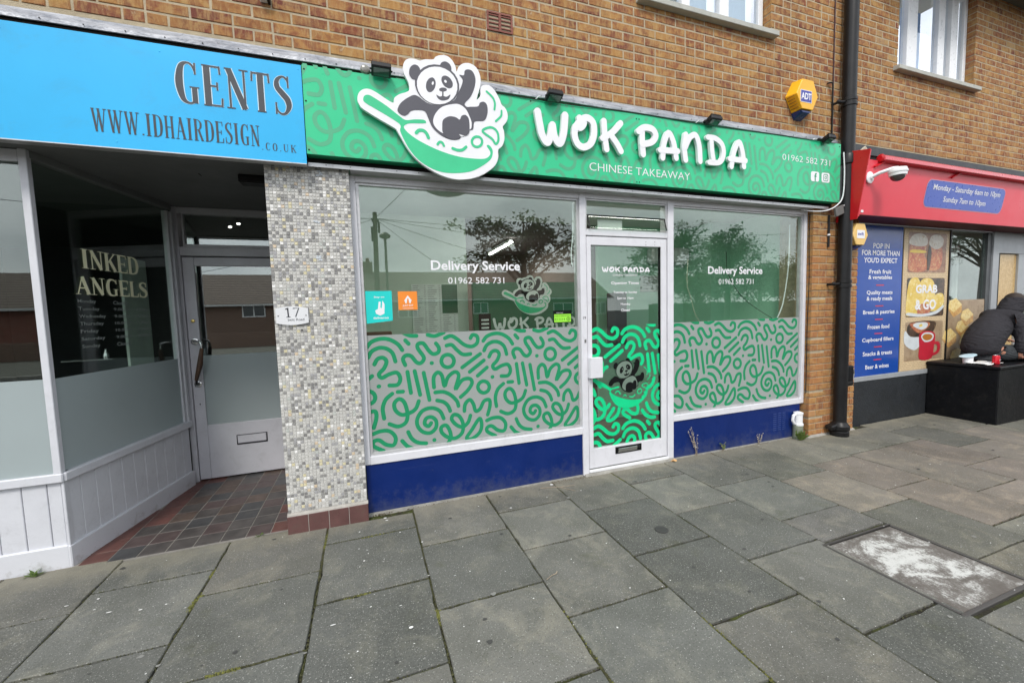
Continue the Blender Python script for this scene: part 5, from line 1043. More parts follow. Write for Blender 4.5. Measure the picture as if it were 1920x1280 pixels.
cl = At('bay_counter', 'thin pale shelf with a small glass bottle behind the bay glass', 'shelf', (-2.1, 1.0, 1.2)); cl.add(MB().obox((-2.12, 1.05, 1.225), (.16, 0, 0), (0, .08, 0), (0, 0, .004)), 'top', mSTEEL)
bt = At('glass_bottle', 'small glittering bottle standing on the shelf inside the bay', 'bottle', (-2.03, 1.04, 1.23)); bt.add(MB().lathe((-2.03, 1.04, 1.229), [(.02, 0), (.022, .03), (.012, .05), (.007, .065), (.008, .08)], 12), 'body', mSTEEL, smooth=True)
for x, y in ((-1.30, 1.9), (-1.18, 1.72)):
    s_ = At('ceiling_spotlight', 'tiny lit spotlight, %s of the two over the left door' % ('far' if y > 1.8 else 'near'), 'spotlight', (x, y, 2.46)); s_.add(MB().lathe((x, y, 2.50), [(.02, .05), (.022, .03), (.028, 0)], 12), 'housing', mPIPE); s_.add(MB().ball((x, y-.01, 2.497), .016, .016, .012, 10, 6), 'bulb', emis('spot_glow', (1, .97, .9), 9))
ls = At('wall_lamp', 'small white and black lamp on the bricks at the top edge, above the blue sign', 'lamp', (-.5, -.12, 3.56)); ls.add(MB().box(-.535, -.49, -.15, -.09, 3.553, 3.60), 'head', mPVC, bevel=.004); ls.add(MB().box(-.49, -.475, -.14, -.09, 3.545, 3.59), 'bracket', mBLACKP, bevel=.003)

# ================================================================== BRICK PIER, PIPE, FIXTURES
pr_ = At('brick_pier', 'warm brown brick pier between the takeaway and the red shop', 'pier', (5.0, 0, 0))
BX0, BX1 = 4.655, 5.41
pc = []
for k in range(0, 35):
    z0, z1 = k*.075+.0055, (k+1)*.075-.0055
    if k == 34: z1 = 2.60
    x = BX0; first = True
    while x < BX1-.01:
        w = (.225 if k % 2 == 0 else .1125) if first else .225
        xe = min(x+w, BX1); xe = BX1 if BX1-xe < .06 else xe
        pc.append((x+(0 if first else .0055), xe-(.0055 if xe < BX1 else 0), z0, z1)); x = xe; first = False
lay_bricks(pr_.o, pc, YW, YW+.12, mBRICKW, 300)
pr_.add(B(BX0+.007, BX1-.007, YW+.007, .3, -.05, 2.62), 'mortar', mMORTAR)
pr_.add(MB().hexa([(4.62, -.13, -.01), (5.42, -.125, -.01), (5.42, -.08, -.01), (4.62, -.08, -.01), (4.63, -.10, .012), (5.42, -.10, .008), (5.42, -.08, .02), (4.63, -.08, .03)]), 'mortar_fillet', mCONC)
dp = At('drainpipe', 'black downpipe running from the top of the wall to the pavement by the brick pier', 'drainpipe', (5.03, -.17, 0))
PXc, PYc = 5.035, -.175
dp.add(MB().tube([(PXc, PYc, .15), (PXc, PYc, 5.6)], .064, 18), 'pipe', mPIPE, smooth=True)
dp.add(MB().lathe((PXc, PYc, 3.0), [(.066, 0), (.078, .012), (.078, .10), (.070, .115), (.066, .12)], 18), 'socket', mPIPE, smooth=True)
dp.add(MB().lathe((PXc, PYc, 0), [(.090, .0), (.092, .05), (.082, .06), (.096, .075), (.096, .115), (.078, .135), (.066, .16)], 18), 'shoe', mPIPE, smooth=True)
dp.add(MB().obox((PXc-.10, PYc+.02, .105), (.045, -.005, .012), (0, .045, 0), (-.008, 0, .028)), 'shoe_toe', mPIPE, bevel=.012)
for z in (3.66, 1.72):
    t_ = dp.add(MB().lathe((PXc, PYc, z-.045), [(.066, 0), (.073, .002), (.073, .028), (.067, .032), (.067, .05), (.073, .054), (.073, .08), (.066, .084)], 18), 'clamp', mPIPE, smooth=True)
    dp.add(MB().tube([(PXc-.06, PYc, z), (PXc-.13, PYc+.02, z-.004), (PXc-.14, -.092, z-.004)], .014, 8).ball((PXc-.135, PYc+.02, z), .025, .02, .022, 8, 6), 'clamp_lug', mPIPE)
dp.add(MB().tube([(PXc+.02, PYc-.065, 1.06), (PXc+.10, PYc+.02, 1.06), (PXc+.15, -.1, 1.058)], .003, 5).tube([(PXc+.03, PYc-.06, .89), (PXc+.15, -.1, .888)], .003, 5), 'wire_tie', mPIPE)
eb = At('cable_box', 'black outdoor socket box with a looped cable, fixed behind the downpipe', 'junction box', (5.21, -.13, .55)); eb.add(MB().box(5.12, 5.265, -.17, -.092, .55, .785), 'casing', mBLACKP, bevel=.01); eb.add(MB().box(5.125, 5.25, -.18, -.17, .57, .60), 'lid', mPIPE, bevel=.003)
eb.add(MB().tube([(5.25, -.14, .745), (5.31, -.14, .735), (5.335, -.13, .68), (5.32, -.13, .62), (5.26, -.14, .585)], .007, 8), 'looped_cable', M('grey_cable', (.25, .25, .25), .5))

def alarm(name, label, cx, cz, w, h, yb, yf, my, logo_parts, base):
    a = At(name, label, 'alarm box', (cx, -.1, cz-h/2))
    hx = [(-.5, .02), (-.24, .5), (.27, .5), (.5, .02), (.26, -.42), (-.24, -.42)]
    back = [(cx+x*w*1.02, cz+z*h) for x, z in hx]; frt = [(cx+x*w*.86, cz+z*h*.94) for x, z in hx]
    n = 6; mb = MB(); mb.v = [(x, yb, z) for x, z in back]+[(x, yf, z) for x, z in frt]
    for k in range(n): q = (k+1) % n; mb.face([k, q, n+q, n+k])
    mb.face(list(range(n, 2*n))); mb.face(list(range(n))[::-1]); a.add(mb, 'cover', my, bevel=.004)
    lo = [(cx-.25*w, cz-.425*h), (cx+.27*w, cz-.425*h), (cx+.14*w, cz-.62*h), (cx-.16*w, cz-.62*h)]
    mb = MB(); mb.v = [(x, yb, z) for x, z in lo]+[(cx+(x-cx)*.86, yf+.01, z if k < 2 else z+.045) for k, (x, z) in enumerate(lo)]
    for k in range(4): q = (k+1) % 4; mb.face([k, q, 4+q, 4+k])
    mb.face([4, 5, 6, 7]); mb.face([3, 2, 1, 0]); a.add(mb, 'strobe_lens', base, bevel=.003)
    for k in range(5):
        z = cz-.04*h-k*.075*h; xa = cx-.49*w+(.045*w*k); a.add(MB().obox((xa+.004, (yb+yf)/2, z), (.003, 0, 0), (0, abs(yb-yf)*.36, 0), (0, 0, .0035)), 'vent_slot', M('dark_amber', (.35, .15, .01), .5))
    for p in logo_parts: a.add(*p)
    return a
mNB = M('navy_lens', (.012, .03, .13), .3); mLB = M('label_blue', (.035, .045, .33), .35)
alarm('alarm_box', 'bright yellow hexagonal alarm box with a blue square logo, high on the brick wall', 4.365, 3.625, .36, .335, YW, -.195, mYEL,
      [(MB().prism([(4.262, 3.555), (4.425, 3.555), (4.425, 3.675), (4.262, 3.675)], -.197, -.1955), 'label', mWHITE), (MB().prism([(4.268, 3.561), (4.419, 3.561), (4.419, 3.669), (4.268, 3.669)], -.1985, -.1972), 'label_field', mLB), (text_mb('ADT', 4.272, 4.415, 3.583, 3.648, -.199, off=.03), 'lettering', mWHITE)], mNB)
alarm('alarm_box', 'faded yellow alarm box with a white label, hanging under the red sign by the downpipe', 5.215, 2.25, .30, .27, YW, -.22, mYEL2,
      [(MB().prism([(5.155, 2.215), (5.285, 2.215), (5.285, 2.305), (5.155, 2.305)], -.2225, -.2205), 'label', mWHITE), (text_mb('swift', 5.170, 5.268, 2.245, 2.283, -.223, off=.02), 'lettering', mLB)], mNB)
# floodlights on the sign top
def flood(x, z, label, rot=0, small=False):
    t = At('floodlight', label, 'floodlight', (x, -.2, z), 'floodlights along the green sign')
    c, s_ = math.cos(rot), math.sin(rot); w = .064 if not small else .052
    ax = Vector((c, s_*.5, 0))
    def P(o, hx, hy, hz): return MB().obox(Vector((x, -.245, z))+ax*o[0]+Vector((0, o[1], o[2])), ax*hx, Vector((0, hy, -.012*hy/.03)), Vector((0, .25*hz, hz)))
    t.add(P((0, 0, 0), w, .040, .017), 'body', mPIPE, bevel=.005)
    for k in range(9): t.add(P((-w*.8+k*w*.2, .005, .024), .0022, .034, .010), 'cooling_fin', mPIPE)
    t.add(P((0, -.006, -.019), w*.78, .028, .0015), 'lens', M('dark_lens_glass', (.05, .10, .08), .08, spec=.8))
    t.add(MB().tube([Vector((x, -.245, z))+ax*(w+.006), Vector((x, -.17, z+.02))+ax*(w*.6), (x, -.135, z+.035)], .006, 6).tube([Vector((x, -.245, z))-ax*(w+.006), Vector((x, -.17, z+.02))-ax*(w*.6), (x, -.135, z+.035)], .006, 6).ball((x, -.145, z+.035), .022, .02, .018, 8, 6), 'bracket', mPIPE)
    t.add(MB().tube([(x-.02, -.14, z+.04), (x-.09, -.16, z+.03), (x-.15, -.13, z-.02)], .004, 6), 'lead_wire', mPVC)
flood(.185, 3.170, 'black finned floodlight left of the panda board on the green sign top')
flood(1.475, 3.182, 'black floodlight with a visible lens, between the panda board and the W')
flood(3.085, 3.198, 'black floodlight on a bracket above the N of the green sign')
flood(4.625, 3.205, 'black floodlight at the right end of the green sign top', small=True)
ms = At('motion_sensor', 'small round clear sensor beside the leftmost floodlight', 'sensor', (.07, -.19, 3.18)); ms.add(MB().lathe((.085, -.165, 3.19), [(.030, 0), (.034, .012), (.026, .03), (.012, .036)], 16, (0, -1, 0)), 'dome', M('dull_clear_plastic', (.22, .22, .19), .15, spec=.9), smooth=True)
# cables
def cable(label, pts, r, mat, cat='cable'):
    o = MB().tube(catmull([tuple(p) for p in pts], 5), r, 6).build('cable', mat, smooth=True); tag(o, label, cat); return o
cable('thin white cable looping from the end of the green sign under its drip trim', [(4.93, -.2, 3.12), (4.945, -.205, 2.9), (4.93, -.205, 2.66), (4.85, -.2, 2.56), (4.74, -.17, 2.505), (4.6, -.12, 2.50), (4.5, -.06, 2.525)], .006, mPVC)
cable('dark red cable running straight down the bricks left of the downpipe', [(4.895, -.098, 5.5), (4.895, -.098, 4.2), (4.90, -.098, 3.30)], .006, M('maroon_cable', (.06, .02, .025), .5))
cable('short black cable bent out of the bricks above the green sign', [(4.80, -.10, 3.86), (4.85, -.12, 3.86), (4.87, -.11, 3.76), (4.885, -.105, 3.6), (4.885, -.105, 3.3)], .008, mPIPE)
cable('thin dark cable sagging along the top edge of the green sign', [(.95, -.19, 3.17), (1.6, -.195, 3.165), (2.2, -.19, 3.185), (3.0, -.192, 3.18), (3.9, -.19, 3.196), (4.8, -.195, 3.20)], .0035, mPIPE)
cable('thin black cable down the corner between window frame and brick pier', [(4.652, -.05, 2.5), (4.648, -.05, 2.2), (4.656, -.055, 1.8), (4.65, -.05, 1.3), (4.652, -.05, .8), (4.65, -.05, .5)], .004, mPIPE)
cb = At('timber_bracket', 'weathered grey board bracket under the right end of the green sign', 'bracket', (4.95, -.18, 2.45)); cb.add(MB().obox((4.905, -.185, 2.505), (.062, 0, .022), (0, .012, 0), (-.012, 0, .045)), 'board', M('grey_weathered_board', (.13, .13, .125), .8, var=.3, dirt=.3), bevel=.003); cb.add(MB().tube([(4.96, -.19, 2.56), (5.03, -.2, 2.58)], .008, 6), 'strut', mALU2)
cc = At('wall_conduit', 'short dark conduit with a white collar on the brick pier under the sign', 'conduit', (4.9, -.1, 2.1)); cc.add(MB().tube([(4.885, -.1, 2.48), (4.885, -.1, 2.13)], .011, 8), 'tube', mPIPE); cc.add(MB().lathe((4.885, -.1, 2.255), [(.015, 0), (.015, .018)], 10), 'collar', mPVC)
cs = At('security_camera', 'cream bullet camera on a bracket between the green and red signs', 'security camera', (5.06, -.25, 3.1)); cs.add(MB().obox((5.10, -.27, 3.11), (.028, -.02, .035), (.02, .026, 0), (-.022, 0, .020)), 'housing', mCREAMP, bevel=.006); cs.add(MB().tube([(5.07, -.255, 3.08), (5.0, -.2, 3.09), (4.96, -.12, 3.13)], .014, 8), 'arm', mPIPE); cs.add(MB().ball((5.065, -.25, 3.08), .028, .028, .024, 10, 6), 'ball_joint', mPIPE)
ov = At('overflow_pipe', 'white plastic waste pipe elbow standing on a mossy grey stub by the brick pier', 'pipe', (4.51, -.06, 0))
ov.add(MB().tube([(4.51, -.07, -.01), (4.51, -.07, .165)], .050, 14), 'stub', M('mossy_grey_plastic', (.24, .27, .20), .7, var=.3, sc=12, dirt=.35), smooth=True)
ov.add(MB().tube([(4.512, -.07, .15), (4.512, -.07, .285)], .043, 14).lathe((4.512, -.07, .155), [(.052, 0), (.052, .02), (.045, .024)], 14), 'pipe', mPVC, smooth=True); ov.add(MB().lathe((4.512, -.07, .28), [(.048, 0), (.048, .018), (.02, .03)], 14), 'cap', mPVC, smooth=True)
ov.add(MB().tube([(4.47, -.07, .285), (4.425, -.075, .27), (4.418, -.075, .22), (4.45, -.07, .18)], .016, 8), 'side_arm', mPVC, smooth=True)

# ================================================================== RIGHT SHOP
rs = At('shop_sign', 'glossy red sloping shop sign with a blue opening hours plaque', 'shop sign', (6.5, -.3, 2.46))
def rsl(x, y, z):          # sloped face: y is measured out from it
    t = (z-2.455)/(3.0-2.455); return (x, -.285-.085*t+y, z)
xa, xb = 5.03, 11.2
rs.add(MB().hexa([rsl(xa, 0, 2.455), rsl(xb, 0, 2.455), rsl(xb, .008, 2.455), rsl(xa, .008, 2.455), rsl(xa, 0, 3.0), rsl(xb, 0, 3.0), rsl(xb, .008, 3.0), rsl(xa, .008, 3.0)]), 'face_panel', mRED)
rs.add(MB().hexa([(xa-.02, -.30, 2.40), (xa-.008, -.30, 2.40), (xa-.008, -.09, 2.40), (xa-.02, -.09, 2.40), (xa-.02, -.405, 3.09), (xa-.008, -.405, 3.09), (xa-.008, -.09, 3.16), (xa-.02, -.09, 3.16)]), 'end_cheek', mRED2, bevel=.002)
rs.add(MB().hexa([(xa-.006, -.292, 2.43), (xa+.03, -.292, 2.43), (xa+.03, -.284, 2.43), (xa-.006, -.284, 2.43), (xa-.006, -.392, 3.09), (xa+.02, -.392, 3.09), (xa+.02, -.384, 3.09), (xa-.006, -.384, 3.09)]), 'end_trim', mRED, bevel=.001)
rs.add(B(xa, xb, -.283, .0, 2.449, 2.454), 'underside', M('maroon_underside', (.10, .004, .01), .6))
rs.add(B(xa, xb, -.12, -.09, 3.0, 3.17), 'back_panel', mDARK)
rs.add(MB().hexa([(5.22, -.43, 2.985), (xb, -.43, 2.985), (xb, -.35, 2.985), (5.22, -.35, 2.985), (5.22, -.42, 3.045), (xb, -.42, 3.045), (xb, -.36, 3.06), (5.22, -.36, 3.06)]), 'light_trough', M('trough_red', (.55, .03, .05), .3, coat=.3), bevel=.010)
rs.add(MB().lathe((5.215, -.39, 3.02), [(.036, 0), (.040, .01), (.022, .02)], 14, (-1, 0, 0)), 'trough_cap', mRED2)
for x in (5.15, 6.55): rs.add(MB().tube([(x+.16, -.39, 3.0), (x, -.37, 2.93)], .012, 6), 'trough_arm', mRED2)
a, b, c, d, r_ = 6.14, 7.79, 2.595, 2.885, .07
P = [(cx+r_*math.cos(rad(an+t)), cz+r_*math.sin(rad(an+t))) for cx, cz, an in ((b-r_, d-r_, 0), (a+r_, d-r_, 90), (a+r_, c+r_, 180), (b-r_, c+r_, 270)) for t in (0, 22, 45, 67, 90)]
P2 = [(cx+(r_+.008)*math.cos(rad(an+t)), cz+(r_+.008)*math.sin(rad(an+t))) for cx, cz, an in ((b-r_, d-r_, 0), (a+r_, d-r_, 90), (a+r_, c+r_, 180), (b-r_, c+r_, 270)) for t in (0, 22, 45, 67, 90)]
rs.add(MB().prism(P2, -.002, -.0005, rsl), 'plaque_border', M('pale_pink_border', (.70, .35, .42), .4)); rs.add(MB().prism(P, -.004, -.0025, rsl), 'hours_plaque', mPLAQ)
rs.add(text_mb('Monday - Saturday 6am to 10pm', 6.26, 7.68, 2.765, 2.845, -.0055, fn=rsl, off=.014), 'lettering', mWHITE)
rs.add(text_mb('Sunday 7am to 10pm', 6.50, 7.40, 2.645, 2.725, -.0055, fn=rsl, off=.014), 'lettering', mWHITE)
rs.add(MB().box(5.085, 5.125, -.293, -.289, 2.475, 2.50), 'small_label', mWHITE)
kb = At('shop_fascia_band', 'dark grey band along the wall just above the red sign', 'fascia', (8, -.1, 3.17)); kb.add(B(5.10, 11.3, -.135, -.089, 3.165, 3.268), 'board', M('anthracite_board', (.045, .05, .055), .6, var=.15, dirt=.1), bevel=.003)
dc = At('dome_camera', 'white dome security camera on an arm across the red sign', 'security camera', (5.2, -.4, 2.85))
dc.add(MB().lathe(rsl(5.115, -.001, 2.825), [(.062, 0), (.060, .010), (.03, .018), (.022, .03)], 20, (0, -1, 0)), 'wall_plate', mPVC, smooth=True)
dc.add(MB().tube([(5.12, -.36, 2.825), (5.14, -.42, 2.85), (5.20, -.50, 2.875), (5.235, -.53, 2.875)], .018, 10), 'arm', mPVC, smooth=True)
dc.add(MB().lathe((5.235, -.53, 2.795), [(.072, 0), (.074, .028), (.080, .032), (.080, .05), (.074, .055), (.070, .075), (.04, .082)], 24), 'housing', mPVC, smooth=True)
dc.add(MB().ball((5.235, -.53, 2.795), .062, .062, .055, 20, 10), 'dome_glass', M('smoked_dome', (.06, .05, .05), .05, spec=.9), smooth=True)
# glazing, posters
mLGREY = M('light_grey_frame', (.36, .38, .40), .4, .1, var=.06, dirt=.1)
rf = At('shopfront_frame', 'light grey shopfront framing behind the posters of the red shop', 'shopfront', (7, 0, .5))
for b_ in [(5.41, 7.40, -.02, .05, .54, .598), (8.43, 8.58, -.03, .06, 0, 2.44), (8.58, 11, -.02, .06, 2.15, 2.44), (5.41, 8.43, .004, .05, 2.426, 2.447), (7.40, 8.43, -.02, .05, .54, .60), (9.16, 9.36, -.015, .06, 0, 2.15)]: rf.add(B(*b_), 'frame_bar', mLGREY, bevel=.003)
rf.add(B(7.412, 7.432, -.015, .04, .60, 2.43), 'frame_bar', mPIPE); rf.add(B(8.325, 8.43, -.01, .05, .60, 2.425), 'frame_bar', M('dark_anodised_frame', (.07, .075, .08), .4), bevel=.002)
rf.add(B(8.58, 8.69, .0, .06, 0, 2.15), 'door_edge', mBLACKP, bevel=.002)
rf.add(B(7.44, 8.32, .02, .026, .6, 2.425), 'pane', mGL)
rf.add(MB().box(8.0, 8.10, .3, .35, 1.3, 2.3).box(8.32, 8.36, .3, .35, 1.3, 2.3).box(7.42, 8.36, .3, .35, 2.10, 2.2), 'inner_frame', mPVC)
rf.add(B(5.6, 13, 1.6, 1.65, 0, 2.6), 'room_wall', M('grey_shop_wall', (.25, .27, .28), .8)); rf.add(B(5.45, 13, .1, 1.6, 2.5, 2.55), 'room_ceiling', mCEIL); rf.add(B(12.9, 13, .1, 1.6, 0, 2.5), 'room_wall', mDK); rf.add(B(9.36, 10.8, .02, .026, 0, 2.15), 'pane', mGL)
rr2 = At('stall_riser', 'matt black riser under the blue poster of the red shop', 'stall riser', (6.3, 0, 0)); rr2.add(B(5.41, 8.43, -.012, .06, -.02, .54), 'panel', mDARKP, bevel=.003)
wb = At('boarded_door_panel', 'golden chipboard sheet filling the doorway behind the seated person', 'board', (9, 0, 0)); wb.add(B(8.695, 9.158, .01, .03, .02, 2.142), 'sheet', print_mat('chipboard', (.52, .34, .13), (.62, .44, .20), (.36, .20, .07), 22))
bp = At('window_poster', 'tall royal blue poster listing groceries in white, on the red shop window', 'poster', (6, 0, .62)); bp.add(B(5.42, 6.405, -.004, .002, .60, 2.425), 'sheet', mBLUEP)
yy = -.0048
def ct(s, cx, z, w, h): bp.add(text_mb(s, cx-w/2, cx+w/2, z-h/2, z+h/2, yy, off=.018), 'lettering', mWHITE)
cx = 5.985
for s, z, w in (('POP IN', 2.185, .31), ('FOR MORE THAN', 2.10, .72), ("YOU'D EXPECT", 2.012, .64)): ct(s, cx, z, w, .062)
for s, z in (('Fresh fruit', 1.875), ('& vegetables', 1.80), ('Quality meats', 1.615), ('& ready meals', 1.54), ('Bread & pastries', 1.375), ('Frozen food', 1.20), ('Cupboard fillers', 1.035), ('Snacks & treats', .87), ('Beer & wines', .705)): ct(s, cx, z, .038*len(s), .062 if any(q in s for q in 'ypgq') else .052)
for z in (1.71, 1.455, 1.29, 1.115, .95, .79): bp.add(B(cx-.075, cx+.075, yy-.0002, yy+.0003, z-.006, z+.006), 'red_rule', M('rule_red', (.6, .03, .04), .4))
fp = At('window_poster', 'brick-patterned poster with three food photographs and GRAB & GO lettering', 'poster', (6.9, 0, .62)); fp.add(B(6.43, 7.405, -.004, .002, .60, 2.42), 'sheet', M('sandy_print', (.52, .37, .21), .4, var=.15, sc=20))
mb = MB(); z = .61; k = 0
while z < 2.40:
    x = 6.435-(.03 if k % 2 else 0)
    while x < 7.39:
        xs, xe = max(x, 6.435), min(x+.052, 7.40)
        if xe-xs > .01 and not (6.52 < (xs+xe)/2 < 7.33 and (.72 < z < 1.23 or 1.29 < z < 1.79 or 1.86 < z < 2.38)): mb.box(xs, xe, -.0048, -.0040, z, z+.017)
        x += .059
    z += .023; k += 1
fp.add(mb, 'printed_bricks', M('pale_print_brick', (.66, .52, .33), .4, var=.15, sc=30), kind='stuff')
def photo(z0, z1, mat, shapes):
    r_ = .03; a, b = 6.515, 7.335
    P = [(cx_+r_*math.cos(rad(an+t)), cz+r_*math.sin(rad(an+t))) for cx_, cz, an in ((b-r_, z1-r_, 0), (a+r_, z1-r_, 90), (a+r_, z0+r_, 180), (b-r_, z0+r_, 270)) for t in (0, 45, 90)]
    fp.add(MB().prism(P, -.006, -.005), 'photo', mat)
    for k, (pol, m_) in enumerate(shapes):
        q = [(a+(b-a)*u, z0+(z1-z0)*v_) for u, v_ in pol]; fp.add(MB().prism(smooth_poly(q), -.0066-.0004*k, -.0063-.0004*k), 'printed_shape', m_)
mB1 = print_mat('bread_print', (.55, .50, .42), (.66, .62, .54), (.45, .3, .16), 9); mB2 = print_mat('filling_print', (.40, .09, .05), (.55, .22, .10), (.60, .50, .25), 16); mB3 = print_mat('chips_print', (.70, .48, .06), (.80, .62, .20), (.85, .78, .5), 9); mB4 = print_mat('dark_print', (.03, .025, .02), (.10, .06, .04), (.2, .12, .06), 8)
mWD = print_mat('wood_print', (.34, .24, .15), (.42, .31, .20), (.25, .16, .09), 7); mMUG = M('mug_red_print', (.50, .02, .04), .35); mTEA = M('tea_print', (.42, .16, .03), .35); mWP = M('plate_print', (.62, .66, .68), .35, var=.1, sc=9); mYK = M('yolk_print', (.75, .55, .10), .4)
photo(1.865, 2.375, print_mat('cafe_print', (.22, .10, .06), (.36, .20, .12), (.42, .30, .20), 6), [([(.05, .05), (.45, .05), (.5, .3), (.42, .42), (.45, .7), (.08, .72), (.03, .4)], mB2), ([(.02, .72), (.1, .92), (.3, .98), (.46, .9), (.47, .70), (.25, .66)], mB1), ([(.52, .08), (.82, .10), (.9, .4), (.84, .7), (.56, .66), (.6, .35)], mB2), ([(.53, .72), (.58, .92), (.75, .97), (.9, .88), (.88, .68), (.7, .6)], mB1), ([(.06, .5), (.44, .5), (.4, .56), (.1, .57)], mYK), ([(.50, .1), (.56, .1), (.6, .5), (.54, .7), (.49, .4)], mB4)])
photo(1.295, 1.795, mB4, [([(.0, .1), (.12, .03), (.4, .1), (.38, .6), (.3, .98), (.1, .98), (.02, .7)], mB3), ([(.28, .5), (.34, .9), (.5, 1.0), (.68, .93), (.75, .6), (.6, .3), (.4, .3)], mB3), ([(.60, .15), (.95, .2), (.98, .55), (.82, .6), (.66, .45)], mB3), ([(.3, .08), (.6, .08), (.62, .3), (.35, .32)], mB2), ([(.03, .05), (.4, .0), (.8, .06), (.99, .22), (.97, .28), (.75, .13), (.4, .07), (.06, .12)], mWP)])
fp.add(text_mb('GRAB', 6.70, 7.17, 1.60, 1.71, -.0092, off=.035), 'lettering', mWHITE); fp.add(text_mb('& GO', 6.70, 7.15, 1.385, 1.52, -.0092, off=.035), 'lettering', mWHITE)
photo(.725, 1.235, mWD, [([(.05, .75), (.15, .98), (.78, .98), (.72, .7), (.45, .58), (.15, .62)], mB4), ([(.0, .78), (.0, .45), (.25, .27), (.42, .4), (.5, .58), (.15, .62)], mWP), ([(.12, .92), (.2, .97), (.6, .97), (.62, .86), (.42, .72), (.3, .72)], mB2), ([(.2, .9), (.3, .97), (.55, .96), (.58, .86), (.42, .78)], mWP), ([(.35, .9), (.42, .93), (.45, .88), (.38, .86)], mYK), ([(.40, .02), (.72, .02), (.78, .35), (.80, .62), (.70, .72), (.5, .74), (.37, .66), (.38, .35)], mMUG), ([(.42, .6), (.5, .7), (.68, .69), (.76, .6), (.7, .48), (.52, .46)], mWP), ([(.45, .59), (.52, .66), (.66, .65), (.72, .59), (.67, .51), (.54, .50)], mTEA), ([(.76, .44), (.90, .44), (.95, .3), (.9, .14), (.74, .08), (.74, .14), (.85, .2), (.87, .32), (.82, .38), (.76, .37)], mMUG)])
pp = At('window_poster', 'poster of golden pastry cubes on a wooden board, low behind the black planter', 'poster', (7.9, 0, .62)); pp.add(B(7.44, 8.42, -.004, .002, .60, 1.50), 'sheet', mWD)
mPY = print_mat('pastry_print', (.80, .58, .20), (.88, .72, .36), (.60, .36, .10), 16); mPY2 = print_mat('pastry_side_print', (.52, .25, .08), (.70, .42, .13), (.80, .60, .25), 16)
for k, (cx_, cz, s_) in enumerate([(7.60, 1.39, .17), (7.80, 1.10, .16), (7.90, 1.25, .16), (7.50, .98, .17), (7.93, .90, .20), (8.24, 1.06, .16), (7.70, .70, .17)]):
    pp.add(MB().prism([(cx_-s_, cz), (cx_-s_*.1, cz-s_*.75), (cx_+s_, cz-s_*.35), (cx_+s_*.95, cz+s_*.3), (cx_, cz+s_*.2)], -.0056-.0008*k, -.005-.0008*k), 'printed_shape', mPY2); pp.add(MB().prism([(cx_-s_, cz+.01), (cx_-s_*.1, cz-s_*.35), (cx_+s_, cz+s_*.25), (cx_+s_*.1, cz+s_*.8), (cx_-s_*.7, cz+s_*.6)], -.006-.0008*k, -.0057-.0008*k), 'printed_shape', mPY)
# planter bench, can, papers
plb = At('planter_bench', 'black painted block bench in front of the red shop window', 'bench', (8, -.35, 0))
plb.add(MB().box(7.0, 11.0, -.675, -.015, -.02, .665), 'base', mBLACKP, bevel=.01); plb.add(MB().box(6.985, 11.0, -.69, -.012, .665, .70), 'top_slab', mBLACKP, bevel=.006)
can = At('drink_can', 'open red soft drink can standing on the black bench', 'can', (7.255, -.55, .70))
can.add(MB().lathe((7.255, -.55, .70), [(.026, 0), (.033, .008), (.033, .098), (.027, .110)], 20), 'body', mCANR, smooth=True); can.add(MB().lathe((7.255, -.55, .8095), [(.027, 0), (.028, .003), (.025, .004), (.024, .001)], 20), 'rim', mSTEEL, smooth=True)
can.add(MB().ribbon([(7.243, .748), (7.250, .762), (7.257, .750), (7.265, .764), (7.272, .752)], .004, -.5838), 'white_mark', mWHITE)
pa = At('paper_wrapper', 'crumpled white paper wrapper lying on the black bench beside the red can', 'wrapper', (7.3, -.4, .70))
mb = MB(); n = 7; random.seed(9)
for i in range(n):
    for j in range(5): mb.v.append((7.04+.34*i/6+random.uniform(-.02, .02), -.56+.22*j/4+random.uniform(-.02, .02), .704+random.random()*.022))
for i in range(n-1):
    for j in range(4): mb.face([i*5+j, (i+1)*5+j, (i+1)*5+j+1, i*5+j+1])
pa.add(mb, 'sheet', mPAPER)
tb = At('takeaway_lid', 'pale blue plastic lid on the bench just behind the seated person', 'lid', (7.2, -.3, .78)); tb.add(MB().lathe((7.16, -.34, .790), [(.075, 0), (.08, .006), (.05, .012)], 20, (-.25, .1, .96)), 'disc', M('pale_blue_plastic', (.50, .68, .76), .4)); tb.add(MB().lathe((7.16, -.34, .70), [(.045, 0), (.05, .088)], 18), 'tub', mPVC)

# person -------------------------------------------------------------
def skin_mesh(name, chains, mat, parent, sub=2, loc=(0, 0, 0)):
    """chains of (x,y,z,rx[,ry]); chains sharing a first point are joined"""
    V, E, Rr, idx = [], [], [], {}
    for ch in chains:
        prev = None
        for p in ch:
            k = tuple(round(q, 4) for q in p[:3])
            if k not in idx: idx[k] = len(V); V.append(p[:3]); Rr.append((p[3], p[4] if len(p) > 4 else p[3]))
            if prev is not None: E.append((prev, idx[k]))
            prev = idx[k]
    me = bpy.data.meshes.new(name); me.from_pydata([tuple(Vector(v)-Vector(loc)) for v in V], E, []); o = bpy.data.objects.new(name, me); COL.objects.link(o)
    md = o.modifiers.new('s', 'SKIN'); md.use_smooth_shade = True
    for k, r_ in enumerate(Rr): me.skin_vertices[0].data[k].radius = r_
    me.skin_vertices[0].data[0].use_root = True
    o.modifiers.new('u', 'SUBSURF').levels = sub; o.modifiers[-1].render_levels = sub
    dg = bpy.context.evaluated_depsgraph_get(); m2 = bpy.data.meshes.new_from_object(o.evaluated_get(dg)); o.modifiers.clear(); o.data = m2; bpy.data.meshes.remove(me)
    m2.materials.clear(); m2.materials.append(mat); m2.polygons.foreach_set('use_smooth', [True]*len(m2.polygons)); o.parent = parent; return o
L0 = (7.9, -.45, .7)
